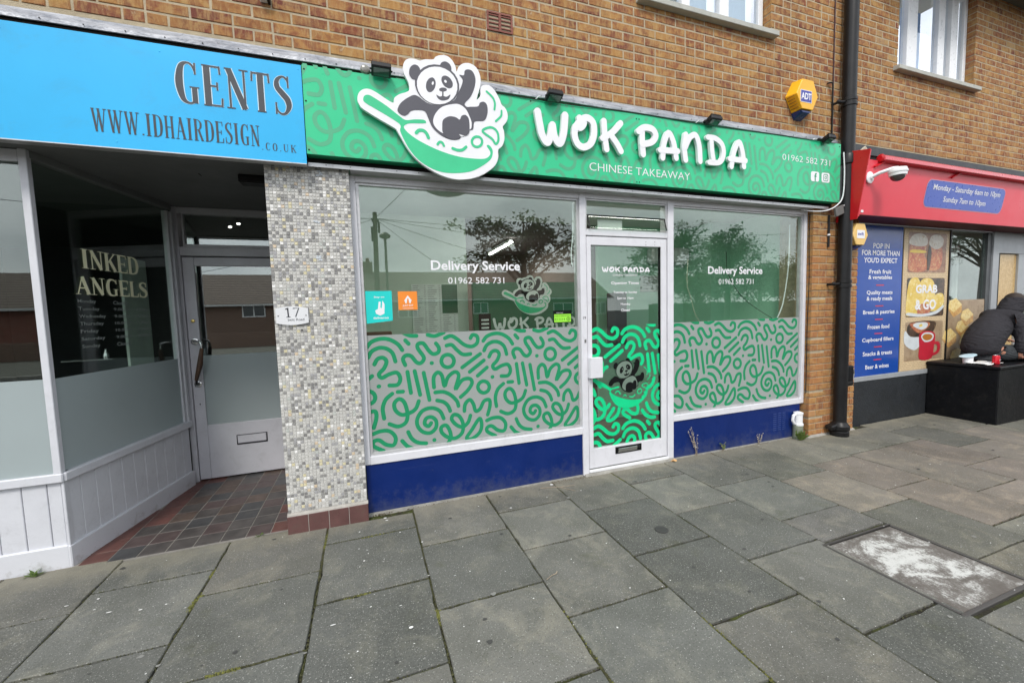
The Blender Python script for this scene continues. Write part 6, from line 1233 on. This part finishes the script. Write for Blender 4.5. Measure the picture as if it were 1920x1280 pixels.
pe = thing('person', 'person in a charcoal hooded top, hunched forward, sitting on the black bench', 'person', L0)
CY = -.33; hipc = (7.42, CY, .84)
YR = -.57
body = [[(*hipc, .12, .11), (7.50, CY, 1.0, .12, .11), (7.72, CY, 1.13, .12, .11), (7.96, CY, 1.22, .11, .10), (8.10, CY, 1.30, .062), (8.18, CY, 1.35, .068), (8.26, CY, 1.42, .095), (8.29, CY, 1.49, .085)],
        [(8.26, CY, 1.42, .095), (8.35, CY, 1.39, .05), (8.385, CY, 1.405, .016)],
        [(7.96, CY, 1.22, .11), (7.93, -.46, 1.17, .075), (7.87, -.55, 1.10, .055), (7.745, -.60, .94, .045), (7.72, YR, .785, .030), (7.775, YR, .748, .036, .022)],
        [(7.96, CY, 1.22, .11), (8.02, -.19, 1.16, .07), (8.08, -.12, 1.06, .052), (8.22, -.14, .96, .040), (8.34, -.20, .93, .030), (8.39, -.22, .925, .034, .022)]]
for s_ in (-1, 1): body.append([(*hipc, .12), (7.50, CY+s_*.12, .83, .09), (7.88, CY+s_*.17, .80, .07), (8.10, CY-.22+s_*.17, .76, .055), (8.12, CY-.36+s_*.17, .42, .05), (8.10, CY-.36+s_*.17, .10, .040), (8.16, CY-.46+s_*.18, .045, .033)])
bo = skin_mesh('body', body, mSKIN, pe, 2, L0)
for hx, hy, hz in ((7.775, YR, .748), (8.39, -.22, .925)):     # fingers rooted in the palm
    for k, (dy, L_) in enumerate(((-.027, .068), (-.010, .082), (.009, .078), (.027, .060))):
        skin_mesh('finger', [[(hx+.005, hy+dy*.8, hz, .012), (hx+.032, hy+dy*1.15, hz-.001, .0105), (hx+.032+L_*.5, hy+dy*1.3, hz-.014, .0095), (hx+.032+L_, hy+dy*1.35, hz-.033, .0085)]], mSKIN, pe, 1, L0)
    skin_mesh('thumb', [[(hx-.03, hy+.018, hz, .014), (hx-.008, hy+.045, hz-.008, .012), (hx+.030, hy+.058, hz-.026, .010)]], mSKIN, pe, 1, L0)
hood = [[(7.45, CY, .775, .165, .18), (7.45, CY, .87, .195, .20), (7.52, CY, 1.0, .195, .205), (7.66, CY, 1.10, .195, .195), (7.81, CY, 1.175, .195, .18), (7.97, CY, 1.24, .17, .15), (8.06, CY, 1.28, .125, .12)],
        [(7.97, CY, 1.24, .17), (7.93, -.45, 1.17, .13), (7.87, -.54, 1.09, .100), (7.80, -.585, 1.00, .088), (7.745, -.60, .93, .080), (7.725, -.59, .87, .072), (7.72, YR, .805, .050)],
        [(7.97, CY, 1.24, .17), (8.02, -.20, 1.16, .115), (8.08, -.12, 1.06, .09), (8.22, -.14, .965, .07), (8.32, -.19, .935, .046)]]
ho = skin_mesh('hoodie', hood, mHOOD, pe, 3, L0)
skin_mesh('hood', [[(8.00, CY, 1.27, .115, .13), (8.10, CY, 1.34, .125, .135), (8.19, CY, 1.42, .135, .13), (8.24, CY, 1.50, .12, .115)]], mHOOD, pe, 2, L0)
tr_ = [[(7.43, CY, .84, .18, .16), (7.46, CY, .80, .16, .11)]]
for s_ in (-1, 1): tr_.append([(7.43, CY, .84, .18), (7.56, CY+s_*.13, .82, .125), (7.88, CY+s_*.17, .80, .105), (8.10, CY-.22+s_*.17, .76, .095), (8.12, CY-.36+s_*.17, .42, .085), (8.10, CY-.36+s_*.17, .12, .075)])
skin_mesh('trousers', tr_, mTROU, pe, 2, L0)
for s_ in (-1, 1): skin_mesh('shoe', [[(8.10, CY-.34+s_*.17, .055, .05), (8.14, CY-.44+s_*.18, .05, .052, .045), (8.19, CY-.54+s_*.19, .04, .045, .035)]], mSHOE, pe, 2, L0)
mb = MB()
for s_ in (-1, 1): mb.ball((8.345, CY+s_*.034, 1.45), .012, .012, .010, 8, 6)
mb.v = [(x-L0[0], y-L0[1], z-L0[2]) for x, y, z in mb.v]; mb.build('eye', mPVC, pe, smooth=True)
mb = MB().ball((8.352, CY, 1.355), .012, .026, .007, 8, 6); mb.v = [(x-L0[0], y-L0[1], z-L0[2]) for x, y, z in mb.v]; mb.build('mouth', M('lips', (.35, .12, .09), .5), pe, smooth=True)
mb = MB().ball((8.215, CY, 1.49), .105, .095, .085, 14, 10); mb.v = [(x-L0[0], y-L0[1], z-L0[2]) for x, y, z in mb.v]; mb.build('hair', mHAIR, pe, smooth=True)

# ================================================================== TAKEAWAY INTERIOR
ir = At('takeaway_room', 'mint green customer area seen through the takeaway windows', 'room', (2.3, 1, 0))
ir.add(B(-.08, 4.75, .06, 4.5, -.03, -.005), 'floor', M('brown_lino', (.16, .12, .10), .5)); ir.add(B(-.08, 4.75, .03, 1.55, 2.62, 2.66), 'ceiling', mCEIL); ir.add(B(-.08, 4.75, 1.55, 4.5, 2.62, 2.66), 'ceiling', M('dimmed_rear_ceiling', (.20, .165, .175), .9))  # rear ceiling: its dimness is painted into the darker mauve
ir.add(B(-.09, -.055, .06, 4.0, 0, 2.62), 'side_wall', mMINT); ir.add(B(4.72, 4.76, .06, 1.5, 0, 2.62), 'side_wall', mMINT)
ir.add(B(-.055, 1.15, 1.50, 1.55, 0, 2.62), 'partition', mPALEW); ir.add(B(2.95, 4.40, 1.55, 1.60, 0, 2.62), 'partition', mMINT); ir.add(B(4.40, 4.72, 1.05, 1.10, 0, 2.62), 'pier', mMINT); ir.add(B(4.38, 4.40, 1.05, 1.6, 0, 2.62), 'pier', mMINT)
ir.add(B(1.15, 2.95, 4.4, 4.45, 0, 2.62), 'back_wall', mBROWN); ir.add(B(1.12, 1.15, 1.55, 4.4, 0, 2.62), 'side_wall', mPALEW); ir.add(B(2.95, 2.98, 1.60, 4.4, 0, 2.62), 'side_wall', mBROWN)
co = At('serving_counter', 'dark green counter front with a panda emblem and WOK PANDA lettering, inside the shop', 'counter', (2.1, 1.3, 0)); co.add(B(1.16, 2.70, 1.30, 1.36, 0, 1.86), 'front_panel', mDKGRN, bevel=.004); co.add(B(1.15, 2.72, 1.24, 1.5, 1.10, 1.125), 'worktop', mBROWN); 
lx = lambda x, y, z: (1.505+(x-.02)*.60, y, 1.475+(z-2.505)*.555)
co.add(MB().prism(smooth_poly(LOGO['board']), 1.2985, 1.2995, lx), 'emblem', M('dull_white_print', (.74, .78, .74), .6)); logo(co.add, lx, 1.298, .6, (mLOGOG, mBLACKV, M('dull_white_print', (.74, .78, .74), .6)), dl=.001)
mb_w = M('dull_white_print', (.74, .78, .74), .6)
for wd, strokes in WOKP:
    mb = MB()
    for q, s_ in enumerate(strokes): mb.ribbon([(1.33+(x-1.21)*.56, 1.28+(z-2.75)*.50) for x, z in s_], wd*.55, 1.2985-.0003*q, rise=.00001)
    co.add(mb, 'letter', mb_w)
me_ = At('menu_board', 'white wall menu with three columns of small print inside the takeaway', 'menu', (.75, 1.48, 1.2)); me_.add(B(.50, 1.02, 1.485, 1.498, 1.10, 1.855), 'sheet', M('menu_sheet', (.82, .84, .80), .6)); me_.add(B(.84, 1.02, 1.480, 1.4845, 1.52, 1.85), 'green_panel', mDKGRN)
mb = MB(); random.seed(4)
for c in range(3):
    for k in range(30):
        z = 1.835-k*.0245
        if c == 2 and z > 1.50: continue
        x = .515+c*.165; mb.box(x, x+random.uniform(.05, .11), 1.4835, 1.4845, z, z+.006); mb.box(x+.125, x+.142, 1.4835, 1.4845, z, z+.006)
me_.add(mb, 'print_lines', mPRINT, kind='stuff')
nt_ = At('wall_notice', 'small dark notice beside the menu inside the takeaway', 'notice', (1.22, 1.3, 1.3)); nt_.add(B(1.22, 1.36, 1.285, 1.297, 1.20, 1.50), 'sheet', mBLACKV)
for k in range(5): nt_.add(B(1.245, 1.335, 1.2835, 1.2845, 1.24+k*.045, 1.26+k*.045), 'print_line', mb_w)
bxn = At('brown_box', 'brown box on the sill inside the lower left of the big window', 'box', (.1, .2, 1.2)); bxn.add(B(-.02, .20, .30, .42, 1.20, 1.38), 'carton', M('brown_card', (.13, .06, .035), .8), bevel=.004); bxn.add(B(-.05, .5, .25, .5, 1.17, 1.198), 'shelf', mBROWN)
tl = At('tube_light', 'lit white fluorescent tube on the ceiling inside the takeaway', 'light', (2.14, 3.3, 2.56)); tl.add(MB().obox((2.145, 3.30, 2.59), (.012, .62, 0), (-.03, 0, 0), (0, 0, .02)), 'batten', mPVC); tl.add(MB().tube([(2.163, 3.9, 2.555), (2.127, 2.6, 2.555)], .014, 10), 'tube', emis('tube_glow', (1, .98, .92), 8))
al = bpy.data.lights.new('tube_light_glow', 'AREA'); al.shape = 'RECTANGLE'; al.size = .1; al.size_y = 1.2; al.energy = 22; al.color = (1, .97, .9); ao = bpy.data.objects.new('tube_light_glow', al); COL.objects.link(ao); ao.location = (0, -.1, -.03); ao.parent = tl.o
tl2 = At('tube_light', 'added unseen ceiling tube lighting the front area, just above the inside of the takeaway window head', 'light', (1.3, .22, 2.58)); tl2.add(B(.6, 3.6, .19, .25, 2.59, 2.62), 'batten', mPVC); tl2.add(MB().tube([(.62, .22, 2.58), (3.58, .22, 2.58)], .014, 10), 'tube', emis('added_tube_glow', (1, .98, .92), 2.5))  # unseen tube added to brighten the takeaway front area
al = bpy.data.lights.new('added_front_fill', 'AREA'); al.shape = 'RECTANGLE'; al.size = 2.9; al.size_y = .1; al.energy = 7; al.color = (1, .97, .9); ao = bpy.data.objects.new('added_front_fill', al); COL.objects.link(ao); ao.location = (.8, 0, -.035); ao.rotation_euler = (rad(20), 0, 0); ao.parent = tl2.o
pb = At('posted_notice', 'white notice taped to the wall inside the right window', 'notice', (3.95, 1.5, 1.6)); pb.add(MB().box(3.62, 3.98, 1.535, 1.545, 1.74, 1.96), 'sheet', M('notice_sheet', (.55, .56, .55), .6))
for k in range(4): pb.add(B(3.66, 3.94, 1.532, 1.5345, 1.78+k*.04, 1.79+k*.04), 'print_line', mPRINT)
ac = At('wall_heater', 'white wall unit high inside the right window', 'air heater', (4.0, 1.4, 2.2)); ac.add(MB().box(3.72, 4.36, 1.40, 1.548, 2.12, 2.34), 'casing', mPVC, bevel=.03)
tv = At('dark_screen', 'black appliance at the lower left inside the right window', 'appliance', (3.1, 1.2, 1.3)); tv.add(MB().box(2.98, 3.16, 1.2, 1.4, 1.05, 1.72), 'case', mBLACKP, bevel=.01)
cable('pale cord hanging in a curve inside the right edge of the right window', [(4.535, .09, 2.40), (4.53, .09, 2.0), (4.50, .09, 1.75), (4.43, .08, 1.50), (4.34, .07, 1.36)], .006, mPVC)
cable('thin pale cord hanging inside the left half of the right window', [(3.13, .12, 2.0), (3.12, .12, 1.75), (3.17, .12, 1.6), (3.22, .12, 1.45), (3.28, .12, 1.36)], .003, mCREAMP)
cable('thin dark cord hanging from the white unit inside the right window', [(4.05, .5, 2.15), (4.08, .5, 1.9), (4.15, .4, 1.65), (4.25, .3, 1.5), (4.36, .12, 1.34)], .0035, mPIPE)
cable('white blind cord hanging inside the right edge of the large left window', [(1.772, .035, 2.45), (1.768, .035, 2.2), (1.752, .04, 2.0), (1.76, .035, 1.9)], .005, mPVC)

# ================================================================== WEEDS BY THE RISER
def weed(x, y, h, label, nst, seed, dry=False):
    random.seed(seed); t = At('weed', label, 'weed', (x, y, 0))
    stems = MB(); lv = MB()
    for s_ in range(nst):
        a = random.uniform(-1, 1); L_ = h*random.uniform(.6, 1); P = [(x+random.uniform(-.02, .02), y, -.005)]
        for k in range(1, 6): P.append((x+a*L_*.45*(k/5)**1.2+random.uniform(-.006, .006), y-.01+random.uniform(-.008, .008), L_*k/5))
        stems.tube(catmull(P, 3), .0016, 5)
        for k in range(2, 6):
            for _ in range(3 if not dry else 5):
                px, py, pz = P[k]; l_ = random.uniform(.008, .02)*(1 if not dry else .7); an = random.random()*6.28; el = random.uniform(-.3, .9)
                d = Vector((math.cos(an)*math.cos(el), -abs(math.sin(an))*math.cos(el), math.sin(el))); q = d.orthogonal().normalized()*l_*.3; p0 = Vector((px, py, pz)); lv.quad(p0, p0+d*l_*.5+q, p0+d*l_, p0+d*l_*.5-q)
    t.add(stems, 'stem', mDRY, kind='stuff'); t.add(lv, 'leaf', mPAPERLEAF if dry else mWEED, kind='stuff'); return t
mPAPERLEAF = M('pale_seed_head', (.45, .42, .36), .8, var=.3, sc=40)
weed(3.10, -.035, .33, 'tall wispy dry weed growing against the navy panel beside the door', 8, 21, True)
weed(3.45, -.035, .09, 'small green weed at the foot of the navy panel, right of the tall dry weed', 5, 22)
weed(3.95, -.035, .12, 'faint dry sprig at the foot of the navy panel under the small grille', 4, 23, True)
t_ = At('weed', 'leafy green weed growing round the grey pipe stub by the brick pier', 'weed', (4.47, -.12, 0)); mb = MB(); random.seed(30)
for k in range(60):
    a = random.uniform(0, math.pi*2); L_ = random.uniform(.04, .10); el = random.uniform(.2, 1.4); p0 = Vector((4.48+random.gauss(0, .02), -.125+random.gauss(0, .008), random.uniform(0, .06)))
    d = Vector((math.cos(a)*math.cos(el), -abs(math.sin(a))*math.cos(el)*.6, math.sin(el))); q = d.cross(Vector((0, 1, .2))).normalized()*L_*.18; mb.quad(p0, p0+d*L_*.5+q, p0+d*L_+Vector((0, 0, -.01)), p0+d*L_*.5-q)
t_.add(mb, 'leaf', mWEED, kind='stuff')
for n_, (x, y, lb) in enumerate([(-1.98, -.02, 'small leafy weed at the foot of the bay window at the left edge'), (-.78, -.04, 'tiny moss tuft at the edge of the entrance tiles')]):
    t_ = At('weed', lb, 'weed', (x, y, 0)); mb = MB(); random.seed(40+n_)
    for k in range(26):
        a = random.uniform(0, 6.28); L_ = random.uniform(.02, .05)*(1 if n_ == 0 else .45); el = random.uniform(.1, .9); p0 = Vector((x+random.gauss(0, .015), y+random.gauss(0, .01), .002))
        d = Vector((math.cos(a)*math.cos(el), math.sin(a)*math.cos(el), math.sin(el))); q = d.cross(Vector((0, .1, 1))).normalized()*L_*.2; mb.quad(p0, p0+d*L_*.5+q, p0+d*L_, p0+d*L_*.5-q)
    t_.add(mb, 'leaf', mWEED, kind='stuff')
tw = At('dry_twig', 'pale bent twig lying on the slabs by the left foot of the door', 'twig', (1.5, -.2, 0)); tw.add(MB().tube([(1.33, -.12, .006), (1.48, -.16, .008), (1.58, -.28, .006)], .0022, 5).tube([(1.50, -.17, .008), (1.62, -.19, .012)], .0018, 5), 'stick', mDRY)
tw = At('dry_twig', 'small white twig lying across a slab joint in the foreground', 'twig', (.93, -1.2, 0)); tw.add(MB().tube([(.885, -1.225, .006), (.925, -1.205, .007), (.955, -1.20, .008)], .0022, 5).tube([(.955, -1.20, .008), (.97, -1.185, .008)], .003, 5), 'stick', mDRY)

# ================================================================== ACROSS THE ROAD (seen mirrored in the glass)
mROOF = roof_mat('brown_tiled_roof', (.17, .14, .12), (.25, .20, .17)); mHB = wall_brick_far('red_house_brick', (.25, .08, .06), (.20, .07, .05)); mHB2 = wall_brick_far('dark_house_brick', (.20, .12, .09), (.16, .10, .08)); mGT = M('gutter_white', (.55, .56, .56), .5)
def house(x0, x1, yw, ze, zr, label, wins, mwall, hipL=0, hipR=0, chim=()):
    h = At('bungalow', label, 'house', ((x0+x1)/2, yw-4, 0)); yb = yw-8; ym = yw-4
    h.add(B(x0, x1, yb, yw, -.1, ze), 'wall', mwall)
    o_ = .35; mb = MB(); b = 0
    mb.v = [(x0-o_, yw+o_, ze-.12), (x1+o_, yw+o_, ze-.12), (x1+o_, yb-o_, ze-.12), (x0-o_, yb-o_, ze-.12), (x0-o_+hipL, ym, zr), (x1+o_-hipR, ym, zr)]
    for f_ in ((0, 1, 5, 4), (2, 3, 4, 5), (3, 0, 4), (1, 2, 5), (3, 2, 1, 0)): mb.face(list(f_))
    r_ = h.add(mb, 'roof', mROOF); h.add(MB().box(x0-o_, x1+o_, yw+o_, yw+o_+.10, ze-.20, ze-.08), 'gutter', mGT)
    for cx_ in chim: h.add(MB().box(cx_-.35, cx_+.35, ym-.3, ym+.3, zr-.6, zr+.75), 'chimney', mHB2, bevel=.02); h.add(MB().lathe((cx_, ym, zr+.75), [(.16, 0), (.12, .3)], 10), 'chimney_pot', mTERRA)
    for (a, b_, c, d) in wins:
        w = MB().box(a, b_, yw, yw+.05, c, c+.07).box(a, b_, yw, yw+.05, d-.07, d)
        for q in (a, (a+b_)/2-.035, b_-.07): w.box(q, q+.07, yw, yw+.055, c+.07, d-.07)
        wo_ = h.add(w, 'window', mPVC); g_ = MB().box(a+.05, b_-.05, yw+.005, yw+.02, c+.05, d-.05); g_.v = [(x-h.loc.x, y-h.loc.y, z-h.loc.z) for x, y, z in g_.v]; g_.build('pane', M('far_window_dark', (.03, .035, .04), .1, spec=.8), wo_)
    return h
house(-.9, 19.5, -27, 2.62, 4.95, 'long brick bungalow with a brown tiled roof, mirrored in the takeaway window', [(7.7, 8.9, 1.42, 2.30), (14.4, 16.2, 1.22, 2.12), (18.3, 19.3, 1.1, 2.1), (2.2, 3.6, 1.3, 2.25)], mHB2, chim=(.35, 12.3))
house(-14.2, -2.6, -27, 2.62, 4.95, 'brick bungalow with a brown roof and white window, mirrored in the left door', [(-8.0, -6.6, 1.65, 2.5), (-12, -10.8, 1.4, 2.4)], mHB2)
house(-30, -15.3, -24, 2.45, 4.5, 'red brick bungalow with a hipped roof, mirrored at the far left edge', [(-19, -17.4, 1.2, 2.1)], mHB, hipL=2.5, hipR=0)
vg = B(-60, 80, -26.5, -13.5, -.13, -.06).build('verge', M('gritty_verge', (.12, .12, .10), .95, var=.3, sc=3)); vg['kind'] = 'structure'
kb2 = B(-60, 80, -13.5, -13.3, -.13, -.02).build('kerb', mCONC); kb2['kind'] = 'structure'
hdg = At('garden_wall', 'low brick garden wall across the road, mirrored in the glass', 'wall', (0, -22, 0)); hdg.add(B(-35, 8, -21.2, -21, -.1, .75), 'wall', mHB2)
tp_ = At('telegraph_pole', 'tall wooden telegraph pole with wires, mirrored in the large window', 'telegraph pole', (.7, -22, 0)); tp_.add(MB().tube([(.68, -22, -.1), (.74, -22, 4), (.80, -22, 7.45)], .16, 12, radii=[.17, .15, .12]), 'pole', mBARK); tp_.add(MB().box(.55, .67, -22.1, -21.85, 5.8, 6.6).box(.93, 1.05, -22.1, -21.85, 6.3, 6.9).box(.6, 1.0, -22.05, -21.95, 6.9, 7.1), 'junction_boxes', mPIPE)
for k, e_ in enumerate([(9, -6, 13.5), (-12, -20, 7.2), (-11, -26, 4.4), (14, -27, 4.9), (22, -24, 6.4), (8.3, -27, 3.2), (-20, -22, 7.6), (34, -22, 7.4)]):
    a = Vector((.8, -22, 7.1)); b = Vector(e_); P = []
    for q in range(13): t = q/12; p = a.lerp(b, t); p.z -= .5*4*t*(1-t)*min(1, (b-a).length/25); P.append(tuple(p))
    tp_.add(MB().tube(P, .014, 5), 'overhead_wire', mPIPE)
lp = At('street_lamp', 'slim street lamp with a round head, mirrored beside the telegraph pole', 'street lamp', (1.2, -20, 0)); lp.add(MB().tube([(1.2, -20, -.1), (1.2, -20, 5.6)], .07, 10), 'column', mPIPE); lp.add(MB().lathe((1.2, -20, 5.6), [(.08, 0), (.28, .08), (.30, .2), (.12, .34)], 16), 'lamp_head', mPIPE)
fe = At('shed_fence', 'dark timber fence across the road, mirrored in the door glass', 'fence', (24, -22, 0))
for k in range(56): fe.add(B(19.8+k*.30, 20.08+k*.30, -22, -21.96, -.1, 1.75+.03*(k % 3)), 'fence_board', M('fence_brown', (.05, .035, .025), .9, var=.3))
def tree(name, label, x, y, h, cr, n, lf_s, mat, seed, zc=None, squash=1.0, clump=.32, nbr=26, cat='tree'):
    random.seed(seed); t = At(name, label, cat, (x, y, 0)); tip = []; zc = zc or h-cr*squash
    tr_ = MB().tube([(x, y, -.1), (x+.04, y, zc*.5), (x, y+.05, zc), (x+.05, y, h-.25)], .1, 8, radii=[.035*h, .028*h, .02*h, .008])
    br = MB()
    for k in range(nbr):
        z0 = random.uniform(zc*.55, zc+cr*.5); a = k*2.4+random.random(); el = random.uniform(.15, 1.1); r_ = cr*random.uniform(.6, 1.0)
        e = Vector((x+math.cos(a)*math.cos(el)*r_, y+math.sin(a)*math.cos(el)*r_, min(h-.1, zc+math.sin(el)*r_*squash+random.uniform(-.5, .2)*cr*.4)))
        s_ = Vector((x, y, z0)); md = s_.lerp(e, .5)+Vector((0, 0, .1*cr)); br.tube([s_, md, e], .02, 5, radii=[.010*h, .006*h, .003*h]); tip += [e, s_.lerp(e, .7)+Vector((random.gauss(0, .1), random.gauss(0, .1), .1)), md]
        for q in range(2):
            e2 = e+Vector((random.gauss(0, .22), random.gauss(0, .22), random.gauss(.05, .18)))*cr*.6; br.tube([md.lerp(e, .6), e2], .01, 4, radii=[.004*h, .002*h]); tip.append(e2)
    t.add(tr_, 'trunk', mBARK, smooth=True); t.add(br, 'limb', mBARK, kind='stuff')
    lv = MB(); per = n//len(tip)
    for c in tip:
        cs_ = clump*random.uniform(.5, 1.2)
        for _ in range(per):
            p = c+Vector((random.gauss(0, cs_*.5), random.gauss(0, cs_*.5), random.gauss(0, cs_*.32))); d = Vector((random.gauss(0, 1), random.gauss(0, 1), random.gauss(-.2, .5))).normalized(); q = d.cross(Vector((random.gauss(0, .4), random.gauss(0, .4), 1))).normalized(); l_ = lf_s*random.uniform(.6, 1.2)
            lv.quad(p, p+d*l_*.5+q*l_*.28, p+d*l_, p+d*l_*.5-q*l_*.28)
    t.add(lv, 'crown', mat, kind='stuff'); return t
tree('young_tree', 'young leafy tree with open branches, mirrored in the large window', 5.6, -11, 5.35, 2.3, 4300, .19, mLEAF2, 51, zc=3.2, clump=.34)
tree('young_tree', 'fuller leafy tree mirrored in the door and the right window', 12.6, -11.5, 5.3, 2.3, 6500, .15, mLEAF2, 52, zc=3.0, clump=.42, nbr=34)
tree('conifer', 'pointed dark conifer mirrored in the right window', 25.3, -20, 7.2, 2.0, 7000, .2, mLEAF2, 53, zc=4.2, squash=1.5, clump=.6, nbr=30)
for k, (x, y, h, c_) in enumerate([(19.5, -17, 4.8, 2.3), (23, -15.5, 4.6, 2.2), (28.5, -18, 5.6, 2.6), (33, -18, 6.2, 2.8)]):
    tree('roadside_bush', ['bushy tree mirrored in the middle of the right window', 'rounded bush mirrored low in the right window', 'bush mirrored at the right side of the right window', 'large bush mirrored at the far right edge'][k], x, y, h, c_, 6500, .2, mLEAF2 if k % 2 else mLEAF, 60+k, zc=h*.45, clump=.75, nbr=26, cat='bush')
for k, (x, y, h, c_) in enumerate([(44, -14, 9, 3.6), (52, -22, 10, 4)]): tree('bare_tree', ['tall thinly leaved tree mirrored in the red shop window', 'second tall tree far along the road, mirrored in the red shop window'][k], x, y, h, c_, 3000, .2, mLEAF2, 70+k, zc=5, clump=.7, nbr=34)
# parked car far left, mirrored in the bay glass
def car(x, y, ang, mat, label):
    t = At('parked_car', label, 'car', (x, y, -.12)); c, s_ = math.cos(ang), math.sin(ang)
    f = lambda px, py, pz: (x+px*c-py*s_, y+px*s_+py*c, -.12+pz)
    prof = [(-2.1, .35), (-2.12, .75), (-1.9, .95), (-1.35, 1.02), (-.75, 1.42), (.75, 1.45), (1.45, 1.02), (2.0, .92), (2.12, .6), (2.1, .35)]
    body = MB().prism(prof, -.82, .82, lambda a, b_, z: f(a, b_*(1 if z < 1.0 else .82), z)); t.add(body, 'body', mat, bevel=.05)
    g_ = MB().prism([(-1.2, 1.04), (-.7, 1.38), (.7, 1.40), (1.3, 1.04)], -.80, .80, lambda a, b_, z: f(a, b_*(1.025 if z < 1.1 else .86), z)); t.add(g_, 'side_window', M('car_glass', (.02, .025, .03), .06, spec=.9))
    for wx in (-1.3, 1.3):
        for wy in (-.80, .80): w_ = t.add(MB().lathe(f(wx, wy-.1, .31), [(.31, 0), (.32, .02), (.32, .18), (.31, .2)], 20, (-s_, c, 0)), 'wheel', mPIPE)
    for wy in (-.6, .6): t.add(MB().ball(f(2.08, wy, .68), .06, .14, .08, 8, 6), 'headlight', mPVC)
    return t
car(-13.5, -11.5, rad(6), M('silver_car_paint', (.42, .43, .45), .3, .5, coat=.5), 'silver car parked across the road, mirrored in the bay window')
car(-19, -12.2, rad(2), M('dark_car_paint', (.04, .045, .06), .3, .3, coat=.5), 'dark car parked behind the silver one, mirrored in the bay window')
